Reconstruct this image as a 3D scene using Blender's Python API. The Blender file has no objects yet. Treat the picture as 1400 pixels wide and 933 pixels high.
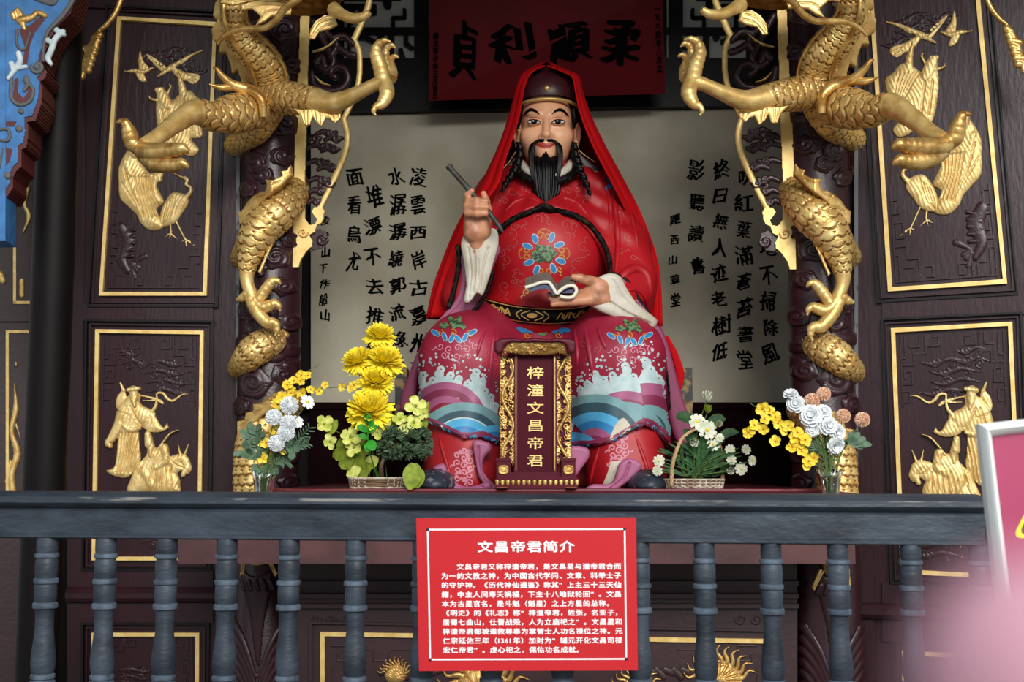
import bpy, math, random
import numpy as np
from mathutils import Vector
from mathutils.bvhtree import BVHTree
R = random.Random(7); RN = np.random.RandomState(5)
SC = bpy.context.scene; COL = SC.collection
# ------------------------------------------------------------------ camera, world, light, exposure
EYE = np.array([0., 0., 1.2]); FPX = 1700.; CX, CY, HZ = 700., 466.5, 640.
PIT = math.atan((HZ - CY) / FPX)
cd = bpy.data.cameras.new('camera'); cam = bpy.data.objects.new('camera', cd); COL.objects.link(cam)
cam.location = EYE; cam.rotation_euler = (math.pi / 2 + PIT, 0, 0)
cd.sensor_width = 36; cd.lens = FPX / 1400 * 36; cd.clip_start = .02
cd.dof.use_dof = True; cd.dof.focus_distance = 3.85; cd.dof.aperture_fstop = 8
SC.camera = cam
SC.view_settings.view_transform = 'Standard'; SC.view_settings.look = 'None'
SC.view_settings.gamma = 1; SC.view_settings.use_curve_mapping = False
SC.view_settings.exposure = 0.35
W = bpy.data.worlds.new('sky'); SC.world = W; W.use_nodes = True
wn = W.node_tree; bg = wn.nodes['Background']
tc = wn.nodes.new('ShaderNodeTexCoord'); sx = wn.nodes.new('ShaderNodeSeparateXYZ'); rp = wn.nodes.new('ShaderNodeValToRGB')
wn.links.new(tc.outputs['Generated'], sx.inputs[0]); wn.links.new(sx.outputs['Z'], rp.inputs[0]); wn.links.new(rp.outputs[0], bg.inputs[0])
rp.color_ramp.elements[0].position = .0; rp.color_ramp.elements[0].color = (.30, .31, .30, 1)
rp.color_ramp.elements[1].position = .22; rp.color_ramp.elements[1].color = (.86, .93, 1.0, 1)
bg.inputs[1].default_value = 1.0
def area(name, loc, target, sx_, sy_, power, col):
    l = bpy.data.lights.new(name, 'AREA'); l.shape = 'RECTANGLE'; l.size = sx_; l.size_y = sy_; l.energy = power; l.color = col
    o = bpy.data.objects.new(name, l); COL.objects.link(o); o.location = loc
    o.rotation_euler = (Vector(target) - Vector(loc)).to_track_quat('-Z', 'Y').to_euler(); return o
area('daylight', (1.9, -4.5, 5.4), (-.1, 4, 1.5), 5, 3, 660, (1, .97, .92))

# ------------------------------------------------------------------ geometry helpers
def ray(x, y):
    a = (x - CX) / FPX; b = -(y - CY) / FPX; c, s = math.cos(PIT), math.sin(PIT)
    return np.array([a, c - b * s, s + b * c])
def P(x, y, d):                                                   # the point at world depth d seen at pixel x, y
    r = ray(x, y); return EYE + r * (d / r[1])
class Plane:                                                      # an upright plane through two pixel/depth pairs
    def __init__(s, x0, d0, x1, d1, z=None):
        a, b = P(x0, HZ, d0), P(x1, HZ, d1); s.o = a; u = b - a; u[2] = 0; s.u = u / np.linalg.norm(u)
        s.n = np.array([s.u[1], -s.u[0], 0.])                     # towards the viewer
    def at(s, x, y, h=0.):
        r = ray(x, y); t = np.dot(s.o + 0 * s.n - EYE, s.n) / np.dot(r, s.n); return EYE + r * t + s.n * h
def cr(pts, n, closed=False):                                     # Catmull-Rom resampling
    p = np.array(pts, float)
    if closed: p = np.vstack([p[-1], p, p[0], p[1]])
    else: p = np.vstack([2 * p[0] - p[1], p, 2 * p[-1] - p[-2]])
    m = len(p) - 3; t = np.linspace(0, m, n, endpoint=not closed); i = np.minimum(t.astype(int), m - 1); f = (t - i)[:, None]
    a, b, c, d = p[i], p[i + 1], p[i + 2], p[i + 3]
    return .5 * (2 * b + (c - a) * f + (2 * a - 5 * b + 4 * c - d) * f ** 2 + (3 * b - a - 3 * c + d) * f ** 3)
class MB:                                                         # collects geometry and builds ONE mesh object
    def __init__(s): s.v = []; s.f = []; s.m = []; s.n = 0
    def add(s, v, f, m=0):
        v = np.asarray(v, float).reshape(-1, 3); s.v.append(v)
        for q in f: s.f.append(tuple(int(i) + s.n for i in q))
        s.m += [m] * len(f) if isinstance(m, int) else list(m)
        s.n += len(v); return s
    def grid(s, g, m=0, cu=False, cv=False, flip=False):          # g[nu, nv, 3]
        g = np.asarray(g); nu, nv = g.shape[:2]; idx = np.arange(nu * nv).reshape(nu, nv)
        if cu: idx = np.vstack([idx, idx[:1]])
        if cv: idx = np.hstack([idx, idx[:, :1]])
        q = np.stack([idx[:-1, :-1], idx[1:, :-1], idx[1:, 1:], idx[:-1, 1:]], -1).reshape(-1, 4)
        if flip: q = q[:, ::-1]
        return s.add(g.reshape(-1, 3), q.tolist(), m)
    def hexa(s, c8, m=0):                                         # 4 bottom/front corners then the 4 opposite
        return s.add(c8, [(0, 1, 2, 3), (7, 6, 5, 4), (0, 4, 5, 1), (1, 5, 6, 2), (2, 6, 7, 3), (3, 7, 4, 0)], m)
    def box(s, lo, hi, m=0):
        (a, b, c), (d, e, f) = lo, hi
        return s.hexa([(a, b, c), (d, b, c), (d, b, f), (a, b, f), (a, e, c), (d, e, c), (d, e, f), (a, e, f)], m)
    def lathe(s, prof, org, n=24, m=0, ax=None, caps=True):       # prof (r, z)
        t = np.linspace(0, 2 * math.pi, n, endpoint=False); p = np.array(prof, float)
        g = np.stack([p[:, :1] * np.cos(t), p[:, :1] * np.sin(t), np.repeat(p[:, 1:2], n, 1)], -1)
        if ax is not None:
            ax = np.array(ax, float); ax /= np.linalg.norm(ax); u = np.cross(ax, [0, 1, .01] if abs(ax[1]) < .9 else [1, 0, 0]); u /= np.linalg.norm(u); w = np.cross(ax, u)
            g = g[..., :1] * u + g[..., 1:2] * w + g[..., 2:] * ax
        g = g + np.array(org); s.grid(g, m, cv=True, flip=True)
        if caps: s.add(g[0], [tuple(range(n))], m); s.add(g[-1], [tuple(range(n))[::-1]], m)
        return s
    def ball(s, c, r, m=0, nu=10, nv=14):
        a = np.linspace(0, math.pi, nu); b = np.linspace(0, 2 * math.pi, nv, endpoint=False); r = np.broadcast_to(np.array(r, float), 3)
        g = np.stack([np.sin(a)[:, None] * np.cos(b), np.sin(a)[:, None] * np.sin(b), np.repeat(np.cos(a)[:, None], nv, 1)], -1) * r + np.array(c)
        return s.grid(g, m, cv=True)
    def sweep(s, pts, rad, n=24, mseg=12, m=0, disp=None, ratio=1., up=(0, -1, 0), raw=False, square=False):
        p = np.array(pts, float) if raw else cr(pts, n); n = len(p)
        r = np.interp(np.linspace(0, 1, n), np.linspace(0, 1, len(rad)), rad) if hasattr(rad, '__len__') else np.full(n, rad)
        t = np.gradient(p, axis=0); t /= np.linalg.norm(t, axis=1)[:, None] + 1e-12
        u = np.zeros_like(p); w = np.zeros_like(p); cur = np.array(up, float)
        for i in range(n):
            cur = cur - t[i] * np.dot(cur, t[i]); k = np.linalg.norm(cur)
            if k < 1e-6: cur = np.cross(t[i], [.3, .2, .9]); k = np.linalg.norm(cur)
            cur = cur / k; u[i] = cur; w[i] = np.cross(t[i], cur)
        th = np.linspace(0, 2 * math.pi, mseg, endpoint=False) + (math.pi / 4 if square else 0)
        rr = r[:, None] * np.ones(mseg)
        if disp is not None:
            L = np.concatenate([[0], np.cumsum(np.linalg.norm(np.diff(p, axis=0), axis=1))]); rr = rr + disp(L[:, None], th[None, :], r[:, None])
        g = p[:, None] + rr[..., None] * (np.cos(th)[None, :, None] * u[:, None] * ratio + np.sin(th)[None, :, None] * w[:, None])
        s.grid(g, m, cv=True, flip=False)
        if getattr(disp, 'mask', None) is not None:               # groove faces between the scales take the darker second material
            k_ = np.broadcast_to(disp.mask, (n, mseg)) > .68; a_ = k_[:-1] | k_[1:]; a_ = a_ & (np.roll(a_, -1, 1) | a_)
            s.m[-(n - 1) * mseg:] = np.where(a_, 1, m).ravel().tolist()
        s.add(g[0], [tuple(range(mseg))[::-1]], m); s.add(g[-1], [tuple(range(mseg))], m); return s
    def build(s, name, mats, parent=None, smooth=True, auto=None):
        me = bpy.data.meshes.new(name); v = np.vstack(s.v); me.from_pydata(v.tolist(), [], s.f)
        for mt in (mats if isinstance(mats, (list, tuple)) else [mats]): me.materials.append(mt)
        me.polygons.foreach_set('material_index', s.m); me.polygons.foreach_set('use_smooth', [bool(smooth)] * len(s.f)); me.update()
        if smooth and auto: me.set_sharp_from_angle(angle=math.radians(auto))
        o = bpy.data.objects.new(name, me); COL.objects.link(o)
        if parent is not None: rel(o, parent)
        return o
def rel(o, parent):                                               # parent, keeping the mesh where it is
    o.parent = parent; loc = absloc(parent)
    if o.type == 'MESH' and loc.length > 0:
        me = o.data; a = np.empty(len(me.vertices) * 3); me.vertices.foreach_get('co', a)
        a = a.reshape(-1, 3) - np.array(absloc(parent)); me.vertices.foreach_set('co', a.ravel()); me.update()
def absloc(o):
    l = Vector(o.location)
    while o.parent: o = o.parent; l += o.location
    return l
def thing(name, label, cat, loc, group=None):
    o = bpy.data.objects.new(name, None); COL.objects.link(o); o.location = [float(v) for v in loc]; o.empty_display_size = .05
    return tag(o, label, cat, group)
def tag(o, label, cat, group=None):
    o['label'] = label; o['category'] = cat
    if group: o['group'] = group
    return o
def struct(o, label=None):
    o['kind'] = 'structure'
    if label: o['label'] = label
    return o
def mirror_tree(o, A, T, parent=None):                            # a mirrored copy of a thing and its parts: vertices x -> A x + T
    c = o.copy(); COL.objects.link(c)
    if parent is None:
        c.location = Vector((A @ np.array(absloc(o)) + T).tolist()); c.parent = None
    else: c.parent = parent
    if o.type == 'MESH':
        me = o.data.copy(); c.data = me; a = np.empty(len(me.vertices) * 3); me.vertices.foreach_get('co', a); base = np.array(absloc(o))
        w = (a.reshape(-1, 3) + base) @ A.T + T; w -= np.array(absloc(c)); me.vertices.foreach_set('co', w.ravel()); me.flip_normals(); me.update()
    for ch in list(o.children): mirror_tree(ch, A, T, c)
    return c
# --- relief: a height field over the pixel grid of a flat carving, mapped onto its plane with real thickness
def seg_d(X, Y, pl, closed=False):
    pl = np.array(pl, float)
    if closed: pl = np.vstack([pl, pl[:1]])
    d = np.full(X.shape, 1e9); 
    for (ax, ay), (bx, by) in zip(pl[:-1], pl[1:]):
        dx, dy = bx - ax, by - ay; q = dx * dx + dy * dy + 1e-9
        t = np.clip(((X - ax) * dx + (Y - ay) * dy) / q, 0, 1); d = np.minimum(d, (X - ax - t * dx) ** 2 + (Y - ay - t * dy) ** 2)
    return np.sqrt(d)
def inside(X, Y, pl):
    r = np.zeros(X.shape, bool); n = len(pl); j = n - 1
    for i in range(n):
        (xi, yi), (xj, yj) = pl[i], pl[j]
        if yi != yj:
            c = ((yi > Y) != (yj > Y)) & (X < (xj - xi) * (Y - yi) / (yj - yi) + xi); r ^= c
        j = i
    return r
def cap_d(X, Y, pl, r):                                           # tapered chain: returns r^2-d^2 style dome height
    pl = np.array(pl, float); rr = np.interp(np.linspace(0, 1, len(pl)), np.linspace(0, 1, len(r)), r) if hasattr(r, '__len__') else np.full(len(pl), r)
    H = np.full(X.shape, -1.)
    for (ax, ay), (bx, by), ra, rb in zip(pl[:-1], pl[1:], rr[:-1], rr[1:]):
        dx, dy = bx - ax, by - ay; q = dx * dx + dy * dy + 1e-9
        t = np.clip(((X - ax) * dx + (Y - ay) * dy) / q, 0, 1); d2 = (X - ax - t * dx) ** 2 + (Y - ay - t * dy) ** 2; r_ = ra + t * (rb - ra)
        H = np.maximum(H, 1 - d2 / (r_ * r_ + 1e-9))
    return H, rr.mean()
def relief(mb, els, mapf, step=1., m=0, back=0., k=1., stria=0.):
    """els: ('poly', pts, h0, amp, Rad) | ('cap', pts, r, h0, hs) | ('flat', pts, h0) | ('line', pts, w, h0) | ('groove', pts, w, depth) | ('wave', ...)"""
    xs = [q[0] for e in els if e[0] not in ('groove',) for q in e[1]]; ys = [q[1] for e in els if e[0] not in ('groove',) for q in e[1]]
    mg = max([(e[2] if not hasattr(e[2], '__len__') else max(e[2])) for e in els if e[0] in ('cap', 'line')] + [0]) + 2
    gx = np.arange(min(xs) - mg, max(xs) + mg, step); gy = np.arange(min(ys) - mg, max(ys) + mg, step)
    X, Y = np.meshgrid(gx, gy, indexing='ij'); H = np.full(X.shape, -1.)
    for e in els:
        if e[0] == 'poly':
            pl = cr(e[1], len(e[1]) * 5, True) if len(e) < 6 else np.array(e[1], float)
            ins = inside(X, Y, pl.tolist()); d = np.where(ins, seg_d(X, Y, pl, True), 0); q = np.clip(d / e[4], 0, 1)
            h = e[2] + e[3] * np.sqrt(np.clip(1 - (1 - q) ** 2, 0, 1)); H = np.where(ins, np.maximum(H, h), H)
        elif e[0] == 'flat':
            ins = inside(X, Y, e[1]); H = np.where(ins, np.maximum(H, e[2]), H)
        elif e[0] == 'cap':
            pl = cr(e[1], max(6, len(e[1]) * 4)) if len(e[1]) > 2 else e[1]
            q, rm = cap_d(X, Y, pl, e[2]); h = e[3] + e[4] * np.sqrt(np.clip(q, 0, 1)); H = np.where(q > 0, np.maximum(H, h), H)
        elif e[0] == 'line':
            d = seg_d(X, Y, e[1]); H = np.where(d < e[2], np.maximum(H, e[3]), H)
        elif e[0] == 'groove':
            pl = cr(e[1], len(e[1]) * 4) if len(e[1]) > 2 else e[1]
            d = seg_d(X, Y, pl); H = np.where(H > 0, np.maximum(H - e[3] * np.exp(-(d / e[2]) ** 2), .15), H)
    if stria: H = np.where(H > 1.5, H + stria * np.sin(1.25 * X + 1.6 * np.sin(.16 * Y) + .5 * Y) * np.clip((H - 1.5) / 2, 0, 1), H)
    M = H > 0; cell = M[:-1, :-1] & M[1:, :-1] & M[:-1, 1:] & M[1:, 1:]
    use = np.zeros(M.shape, bool); use[:-1, :-1] |= cell; use[1:, :-1] |= cell; use[:-1, 1:] |= cell; use[1:, 1:] |= cell
    nid = np.full(M.shape, -1); ii = np.argwhere(use)
    if not len(ii): return mb
    nid[use] = np.arange(len(ii))
    top = [mapf(gx[i], gy[j], H[i, j] * k) for i, j in ii]; bot = [mapf(gx[i], gy[j], -back) for i, j in ii]; N = len(ii)
    c = np.argwhere(cell); F = [(nid[i, j], nid[i, j + 1], nid[i + 1, j + 1], nid[i + 1, j]) for i, j in c]
    cp = np.zeros((cell.shape[0] + 2, cell.shape[1] + 2), bool); cp[1:-1, 1:-1] = cell
    for i, j in c:
        if not cp[i, j + 1]: F.append((nid[i, j + 1], nid[i, j], N + nid[i, j], N + nid[i, j + 1]))
        if not cp[i + 2, j + 1]: F.append((nid[i + 1, j], nid[i + 1, j + 1], N + nid[i + 1, j + 1], N + nid[i + 1, j]))
        if not cp[i + 1, j]: F.append((nid[i, j], nid[i + 1, j], N + nid[i + 1, j], N + nid[i, j]))
        if not cp[i + 1, j + 2]: F.append((nid[i + 1, j + 1], nid[i, j + 1], N + nid[i, j + 1], N + nid[i + 1, j + 1]))
        if back > 0: F.append((N + nid[i, j], N + nid[i + 1, j], N + nid[i + 1, j + 1], N + nid[i, j + 1]))
    return mb.add(top + bot, F, m)
def spiral(cx, cy, r, turns=1.6, a0=0., sgn=1, n=26, r1=.12):
    return [(cx + sgn * r * (1 - (1 - r1) * t) * math.cos(a0 + turns * 6.283 * t), cy + r * (1 - (1 - r1) * t) * math.sin(a0 + turns * 6.283 * t)) for t in np.linspace(0, 1, n)]
def quadmap(q, pl, k=.0024):                                      # q: TL TR BR BL pixel corners; map(u, v, h)
    q = [np.array(c, float) for c in q]
    def f(u, v, h=0.):
        a = q[0] * (1 - u) * (1 - v) + q[1] * u * (1 - v) + q[2] * u * v + q[3] * (1 - u) * v; return pl.at(a[0], a[1], h * k)
    return f
# --- implicit solids meshed with surface nets
def surfnet(f, lo, hi, h):
    ax = [np.arange(lo[i], hi[i] + h, h) for i in range(3)]; X, Y, Z = np.meshgrid(*ax, indexing='ij'); X = X.astype(np.float32); Y = Y.astype(np.float32); Z = Z.astype(np.float32)
    V = f(X, Y, Z).astype(np.float32); s = V < 0; n = np.array(V.shape) - 1
    acc = np.zeros(tuple(n) + (3,), np.float32); cnt = np.zeros(tuple(n), np.float32)
    def sl(a, o): return a[o[0]:n[0] + o[0], o[1]:n[1] + o[1], o[2]:n[2] + o[2]]
    for d in range(3):
        for b in range(2):
            for c in range(2):
                o = [0, 0, 0]; o[(d + 1) % 3] = b; o[(d + 2) % 3] = c; o2 = list(o); o2[d] = 1
                a1, a2 = sl(V, o), sl(V, o2); cm = (a1 < 0) != (a2 < 0); t = np.where(cm, a1 / np.where(cm, a1 - a2, 1), 0)
                cnt += cm
                for e in range(3): acc[..., e] += cm * (o[e] + (t if e == d else 0))
    m = cnt > 0; idx = np.full(m.shape, -1, np.int64); ii = np.argwhere(m); idx[m] = np.arange(len(ii))
    v = (ii + acc[m] / cnt[m][:, None]) * h + np.array([a[0] for a in ax]); F = []
    for d in range(3):
        e, g = (d + 1) % 3, (d + 2) % 3
        a = np.take(s, range(0, n[d]), d); b = np.take(s, range(1, n[d] + 1), d)
        for sgn, cm in ((0, a & ~b), (1, ~a & b)):
            q = np.argwhere(cm); ok = (q[:, e] > 0) & (q[:, g] > 0) & (q[:, e] < n[e]) & (q[:, g] < n[g]); q = q[ok]
            if not len(q): continue
            def gi(de, dg): r = q.copy(); r[:, e] -= de; r[:, g] -= dg; return idx[r[:, 0], r[:, 1], r[:, 2]]
            ff = np.stack([gi(1, 1), gi(0, 1), gi(0, 0), gi(1, 0)], -1)
            F.append(ff if sgn == 0 else ff[:, ::-1])
    return v, np.vstack(F)
def smin(a, b, k): h = np.clip(.5 + .5 * (b - a) / k, 0, 1); return b * (1 - h) + a * h - k * h * (1 - h)
def smax(a, b, k): return -smin(-a, -b, k)
def sd_ell(X, Y, Z, c, r):
    c = np.asarray(c, float); k0 = np.sqrt(((X - c[0]) / r[0]) ** 2 + ((Y - c[1]) / r[1]) ** 2 + ((Z - c[2]) / r[2]) ** 2); k1 = np.sqrt(((X - c[0]) / r[0] ** 2) ** 2 + ((Y - c[1]) / r[1] ** 2) ** 2 + ((Z - c[2]) / r[2] ** 2) ** 2)
    return k0 * (k0 - 1) / (k1 + 1e-6)
def sd_cap(X, Y, Z, a, b, ra, rb):
    a = np.asarray(a, float); d = np.asarray(b, float) - a; q = float(d @ d) + 1e-12
    t = np.clip(((X - a[0]) * d[0] + (Y - a[1]) * d[1] + (Z - a[2]) * d[2]) / q, 0, 1)
    return np.sqrt((X - a[0] - t * d[0]) ** 2 + (Y - a[1] - t * d[1]) ** 2 + (Z - a[2] - t * d[2]) ** 2) - (ra + t * (rb - ra))
def sd_chain(X, Y, Z, pts, rad, k=.006):
    r = None
    for i in range(len(pts) - 1):
        d = sd_cap(X, Y, Z, pts[i], pts[i + 1], rad[i], rad[i + 1]); r = d if r is None else (smin(r, d, k) if k else np.minimum(r, d))
    return r
def sd_box(X, Y, Z, c, b, r):
    qx = np.abs(X - c[0]) - b[0] + r; qy = np.abs(Y - c[1]) - b[1] + r; qz = np.abs(Z - c[2]) - b[2] + r
    return np.sqrt(np.maximum(qx, 0) ** 2 + np.maximum(qy, 0) ** 2 + np.maximum(qz, 0) ** 2) + np.minimum(np.maximum(qx, np.maximum(qy, qz)), 0) - r
def lerpt(t, tab): return np.interp(t, [a for a, b in tab], [b for a, b in tab])
# --- lettering: outlines of Blender's own font, one glyph mesh each
GL = {}
def glyph(ch, bold=.0):
    if (ch, bold) not in GL:
        c = bpy.data.curves.new('glyph', 'FONT'); c.body = ch; c.resolution_u = 2; c.offset = bold; o = bpy.data.objects.new('glyph', c); COL.objects.link(o)
        dg = bpy.context.evaluated_depsgraph_get(); dg.update(); me = bpy.data.meshes.new_from_object(o.evaluated_get(dg))
        v = np.array([x.co[:2] for x in me.vertices]).reshape(-1, 2); f = [tuple(p.vertices) for p in me.polygons]
        bpy.data.objects.remove(o); bpy.data.curves.remove(c); bpy.data.meshes.remove(me); GL[(ch, bold)] = (v, f)
    return GL[(ch, bold)]
def put_glyph(mb, ch, mapf, x, y, w, h, bold=0., h0=.0, m=0, warp=None):
    """centre x, y and size w, h in the map's own units (y down)"""
    v, f = glyph(ch)
    if not len(f): return
    q = np.stack([(v[:, 0] - .5), (.385 - v[:, 1])], -1)
    if warp is not None: q = warp(q)
    for k, (dx, dy) in enumerate([(0, 0)] if not bold else [(t * bold * 1.5, t * bold * .55) for t in (-1, -.5, 0, .5, 1)] if warp is not None else [(bold * c, bold * d) for c, d in ((1, 0), (-1, 0), (0, 1), (0, -1), (.7, .7), (-.7, .7))]):
        mb.add([mapf(x + (a + dx) * w, y + (b + dy) * h, h0 + k * 2e-5) for a, b in q], f, m)
# ------------------------------------------------------------------ materials
def mat(name, col, rough=.5, metal=0., bump=0., bscale=60., var=0., vscale=8., col2=None, spec=.5, coat=0., stretch=None, trans=0., detail=6., lo=.35, hi=.65, sub=0.):
    m = bpy.data.materials.new(name); m.use_nodes = True; nt = m.node_tree; b = nt.nodes['Principled BSDF']
    b.inputs['Base Color'].default_value = (*col, 1); b.inputs['Roughness'].default_value = rough; b.inputs['Metallic'].default_value = metal
    b.inputs['Specular IOR Level'].default_value = spec; b.inputs['Coat Weight'].default_value = coat; b.inputs['Transmission Weight'].default_value = trans
    if sub: b.inputs['Subsurface Weight'].default_value = sub; b.inputs['Subsurface Radius'].default_value = (.01, .005, .003)
    if var or bump or col2:
        t = nt.nodes.new('ShaderNodeTexCoord'); src = t.outputs['Object']
        if stretch:
            mp = nt.nodes.new('ShaderNodeMapping'); mp.inputs['Scale'].default_value = stretch; nt.links.new(src, mp.inputs[0]); src = mp.outputs[0]
    if col2 or var:
        n = nt.nodes.new('ShaderNodeTexNoise'); n.inputs['Scale'].default_value = vscale; n.inputs['Detail'].default_value = detail; nt.links.new(src, n.inputs[0])
        r = nt.nodes.new('ShaderNodeValToRGB'); nt.links.new(n.outputs[0], r.inputs[0]); nt.links.new(r.outputs[0], b.inputs['Base Color'])
        c2 = col2 or tuple(c * (1 - var) for c in col)
        r.color_ramp.elements[0].position = lo; r.color_ramp.elements[0].color = (*c2, 1); r.color_ramp.elements[1].position = hi; r.color_ramp.elements[1].color = (*col, 1)
    if bump:
        n = nt.nodes.new('ShaderNodeTexNoise'); n.inputs['Scale'].default_value = bscale; n.inputs['Detail'].default_value = 5; nt.links.new(src, n.inputs[0])
        bp = nt.nodes.new('ShaderNodeBump'); bp.inputs['Strength'].default_value = bump; bp.inputs['Distance'].default_value = .004; nt.links.new(n.outputs[0], bp.inputs['Height']); nt.links.new(bp.outputs[0], b.inputs['Normal'])
    return m
def srgb(r, g, b):
    return tuple(((c / 255) / 12.92 if c / 255 < .04045 else ((c / 255 + .055) / 1.055) ** 2.4) for c in (r, g, b))
M = {}
M['lacquer'] = mat('brown_lacquer', srgb(50, 24, 31), .34, bump=.2, bscale=90, var=.35, vscale=5, stretch=(1, 1, .25), spec=.35)
M['lacquer_carved'] = mat('carved_brown_lacquer', srgb(52, 27, 33), .32, bump=.2, bscale=120, var=.3, vscale=9, spec=.4)
M['black_wood'] = mat('black_lacquer', srgb(20, 14, 16), .45, spec=.25, bump=.2, bscale=80, var=.4, vscale=6)
M['post_black'] = mat('black_round_post_paint', srgb(16, 10, 11), .55, spec=.15, var=.3, vscale=6)
M['rail_edge'] = mat('lighter_bead_paint', srgb(84, 97, 112), .5, spec=.4, bump=.3, bscale=80, col2=srgb(52, 62, 74), vscale=30)  # paler tone of the rail colour, used on the baluster bead rings
M['line'] = mat('black_edge_line', srgb(20, 24, 34), .45)
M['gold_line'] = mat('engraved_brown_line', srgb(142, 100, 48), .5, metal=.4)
M['gold_pale'] = mat('pale_gold_leaf', srgb(240, 212, 146), .45, metal=.45, bump=.25, bscale=160, col2=srgb(208, 172, 104), vscale=30, spec=.5)
M['gold'] = mat('gold_leaf', srgb(240, 208, 136), .40, metal=.55, bump=.25, bscale=160, col2=srgb(206, 164, 92), vscale=26, spec=.6)
M['gold_dark'] = mat('aged_gold_leaf', srgb(232, 194, 120), .36, metal=.66, bump=.3, bscale=140, col2=srgb(172, 126, 62), vscale=22, spec=.6)
M['gold_flat'] = mat('gold_painted_strip', srgb(244, 214, 140), .45, metal=.3, bump=.12, bscale=120, col2=srgb(224, 186, 108), vscale=30, spec=.5)
M['rail'] = mat('worn_slate_blue_paint', srgb(58, 67, 78), .5, spec=.35, bump=.5, bscale=90, col2=srgb(30, 37, 46), vscale=14, stretch=(.4, .4, 1))
M['rail_worn'] = mat('worn_grey_paint', srgb(40, 47, 56), .55, spec=.3, bump=.4, bscale=60, col2=srgb(124, 120, 116), vscale=16, stretch=(.35, .35, 2.2), lo=.36, hi=.44)
M['redlac'] = mat('dark_red_lacquer', srgb(104, 26, 40), .3, bump=.08, bscale=40, spec=.6, coat=.3)
M['redlac_old'] = mat('worn_red_brown_paint', srgb(84, 46, 46), .6, bump=.2, bscale=50, col2=srgb(62, 30, 32), vscale=8)
M['darkred_wood'] = mat('dark_red_brown_wood', srgb(56, 30, 34), .45, bump=.2, bscale=60, var=.3, vscale=6)
M['stone'] = mat('grey_plaster_slab', srgb(204, 199, 177), .75, bump=.25, bscale=40, col2=srgb(176, 168, 146), vscale=3.2, detail=9)
M['ink'] = mat('black_ink', srgb(14, 13, 14), .9, spec=.05)
M['ink_brown'] = mat('red_brown_stain', srgb(128, 110, 92), .8)
M['plaque'] = mat('deep_red_plaque_paint', srgb(104, 8, 20), .55, spec=.2, var=.25, vscale=4)
M['plaque_ink'] = mat('plaque_black_lettering', srgb(10, 9, 10), .9, spec=.02)
M['lattice_back'] = mat('pale_plaster_behind_lattice', srgb(214, 216, 208), .8, var=.1)
M['signred'] = mat('printed_red', srgb(184, 24, 32), .38, spec=.5)
M['white'] = mat('white_print', srgb(244, 242, 242), .5)
M['floor'] = mat('grey_paving_stone', srgb(120, 118, 114), .8, bump=.3, bscale=20, var=.3, vscale=3)
M['ceil'] = mat('dark_timber_eaves', srgb(44, 34, 34), .6, var=.3, vscale=4)
M['void'] = mat('shade_dark_red_timber', srgb(26, 9, 12), .85, spec=.04)  # deep shade of the gap below the slab, put into the base colour
# ------------------------------------------------------------------ setting: floor, eaves, back wall
fl = MB(); fl.box((-9, -6, -.05), (9, 8, 0)); struct(fl.build('floor', M['floor'], smooth=False))
ce = MB(); ce.box((-6, 1.7, 3.35), (6, 6.5, 3.5)); struct(ce.build('ceiling', M['ceil'], smooth=False))
BW = Plane(425, 5.05, 1083, 4.95)
def slab(mb, pl, x0, y0, x1, y1, h0, h1, m=0):                    # a board on a plane between pixel corners
    c = [(x0, y1), (x1, y1), (x1, y0), (x0, y0)]
    return mb.hexa([pl.at(x, y, 0) + pl.n * h1 for x, y in c] + [pl.at(x, y, 0) + pl.n * h0 for x, y in c], m)
def qslab(mb, pl, q, h0, h1, m=0):                                # q: TL TR BR BL
    c = [q[3], q[2], q[1], q[0]]
    return mb.hexa([pl.at(x, y) + pl.n * h1 for x, y in c] + [pl.at(x, y) + pl.n * h0 for x, y in c], m)
w = MB(); slab(w, BW, 60, -160, 1440, 980, -.2, -.03); wb = struct(w.build('wall_back', M['black_wood'], smooth=False))
for nm, xa, da, xb, db in (('wall_left', 306, 4.42, 350, 5.04), ('wall_right', 1192, 4.24, 1150, 4.94)):
    a, b = P(xa, HZ, da), P(xb, HZ, db); t = .03 if nm == 'wall_left' else -.03
    s = MB(); s.hexa([(a[0], a[1], .0), (b[0], b[1], .0), (b[0], b[1], 3.35), (a[0], a[1], 3.35), (a[0] - t, a[1], .0), (b[0] - t, b[1], .0), (b[0] - t, b[1], 3.35), (a[0] - t, a[1], 3.35)])
    struct(s.build(nm, M['black_wood'], smooth=False))
w = MB(); slab(w, BW, 425, 560, 1085, 700, -.03, .02); slab(w, BW, 380, 551, 1120, 560, -.03, .03); struct(w.build('trim_1', M['void'], smooth=False))
w = MB(); qslab(w, BW, [(330, 120), (1180, 112), (1180, 146), (330, 159)], -.03, .045); w_ = struct(w.build('trim_2', M['black_wood'], smooth=False))
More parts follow.
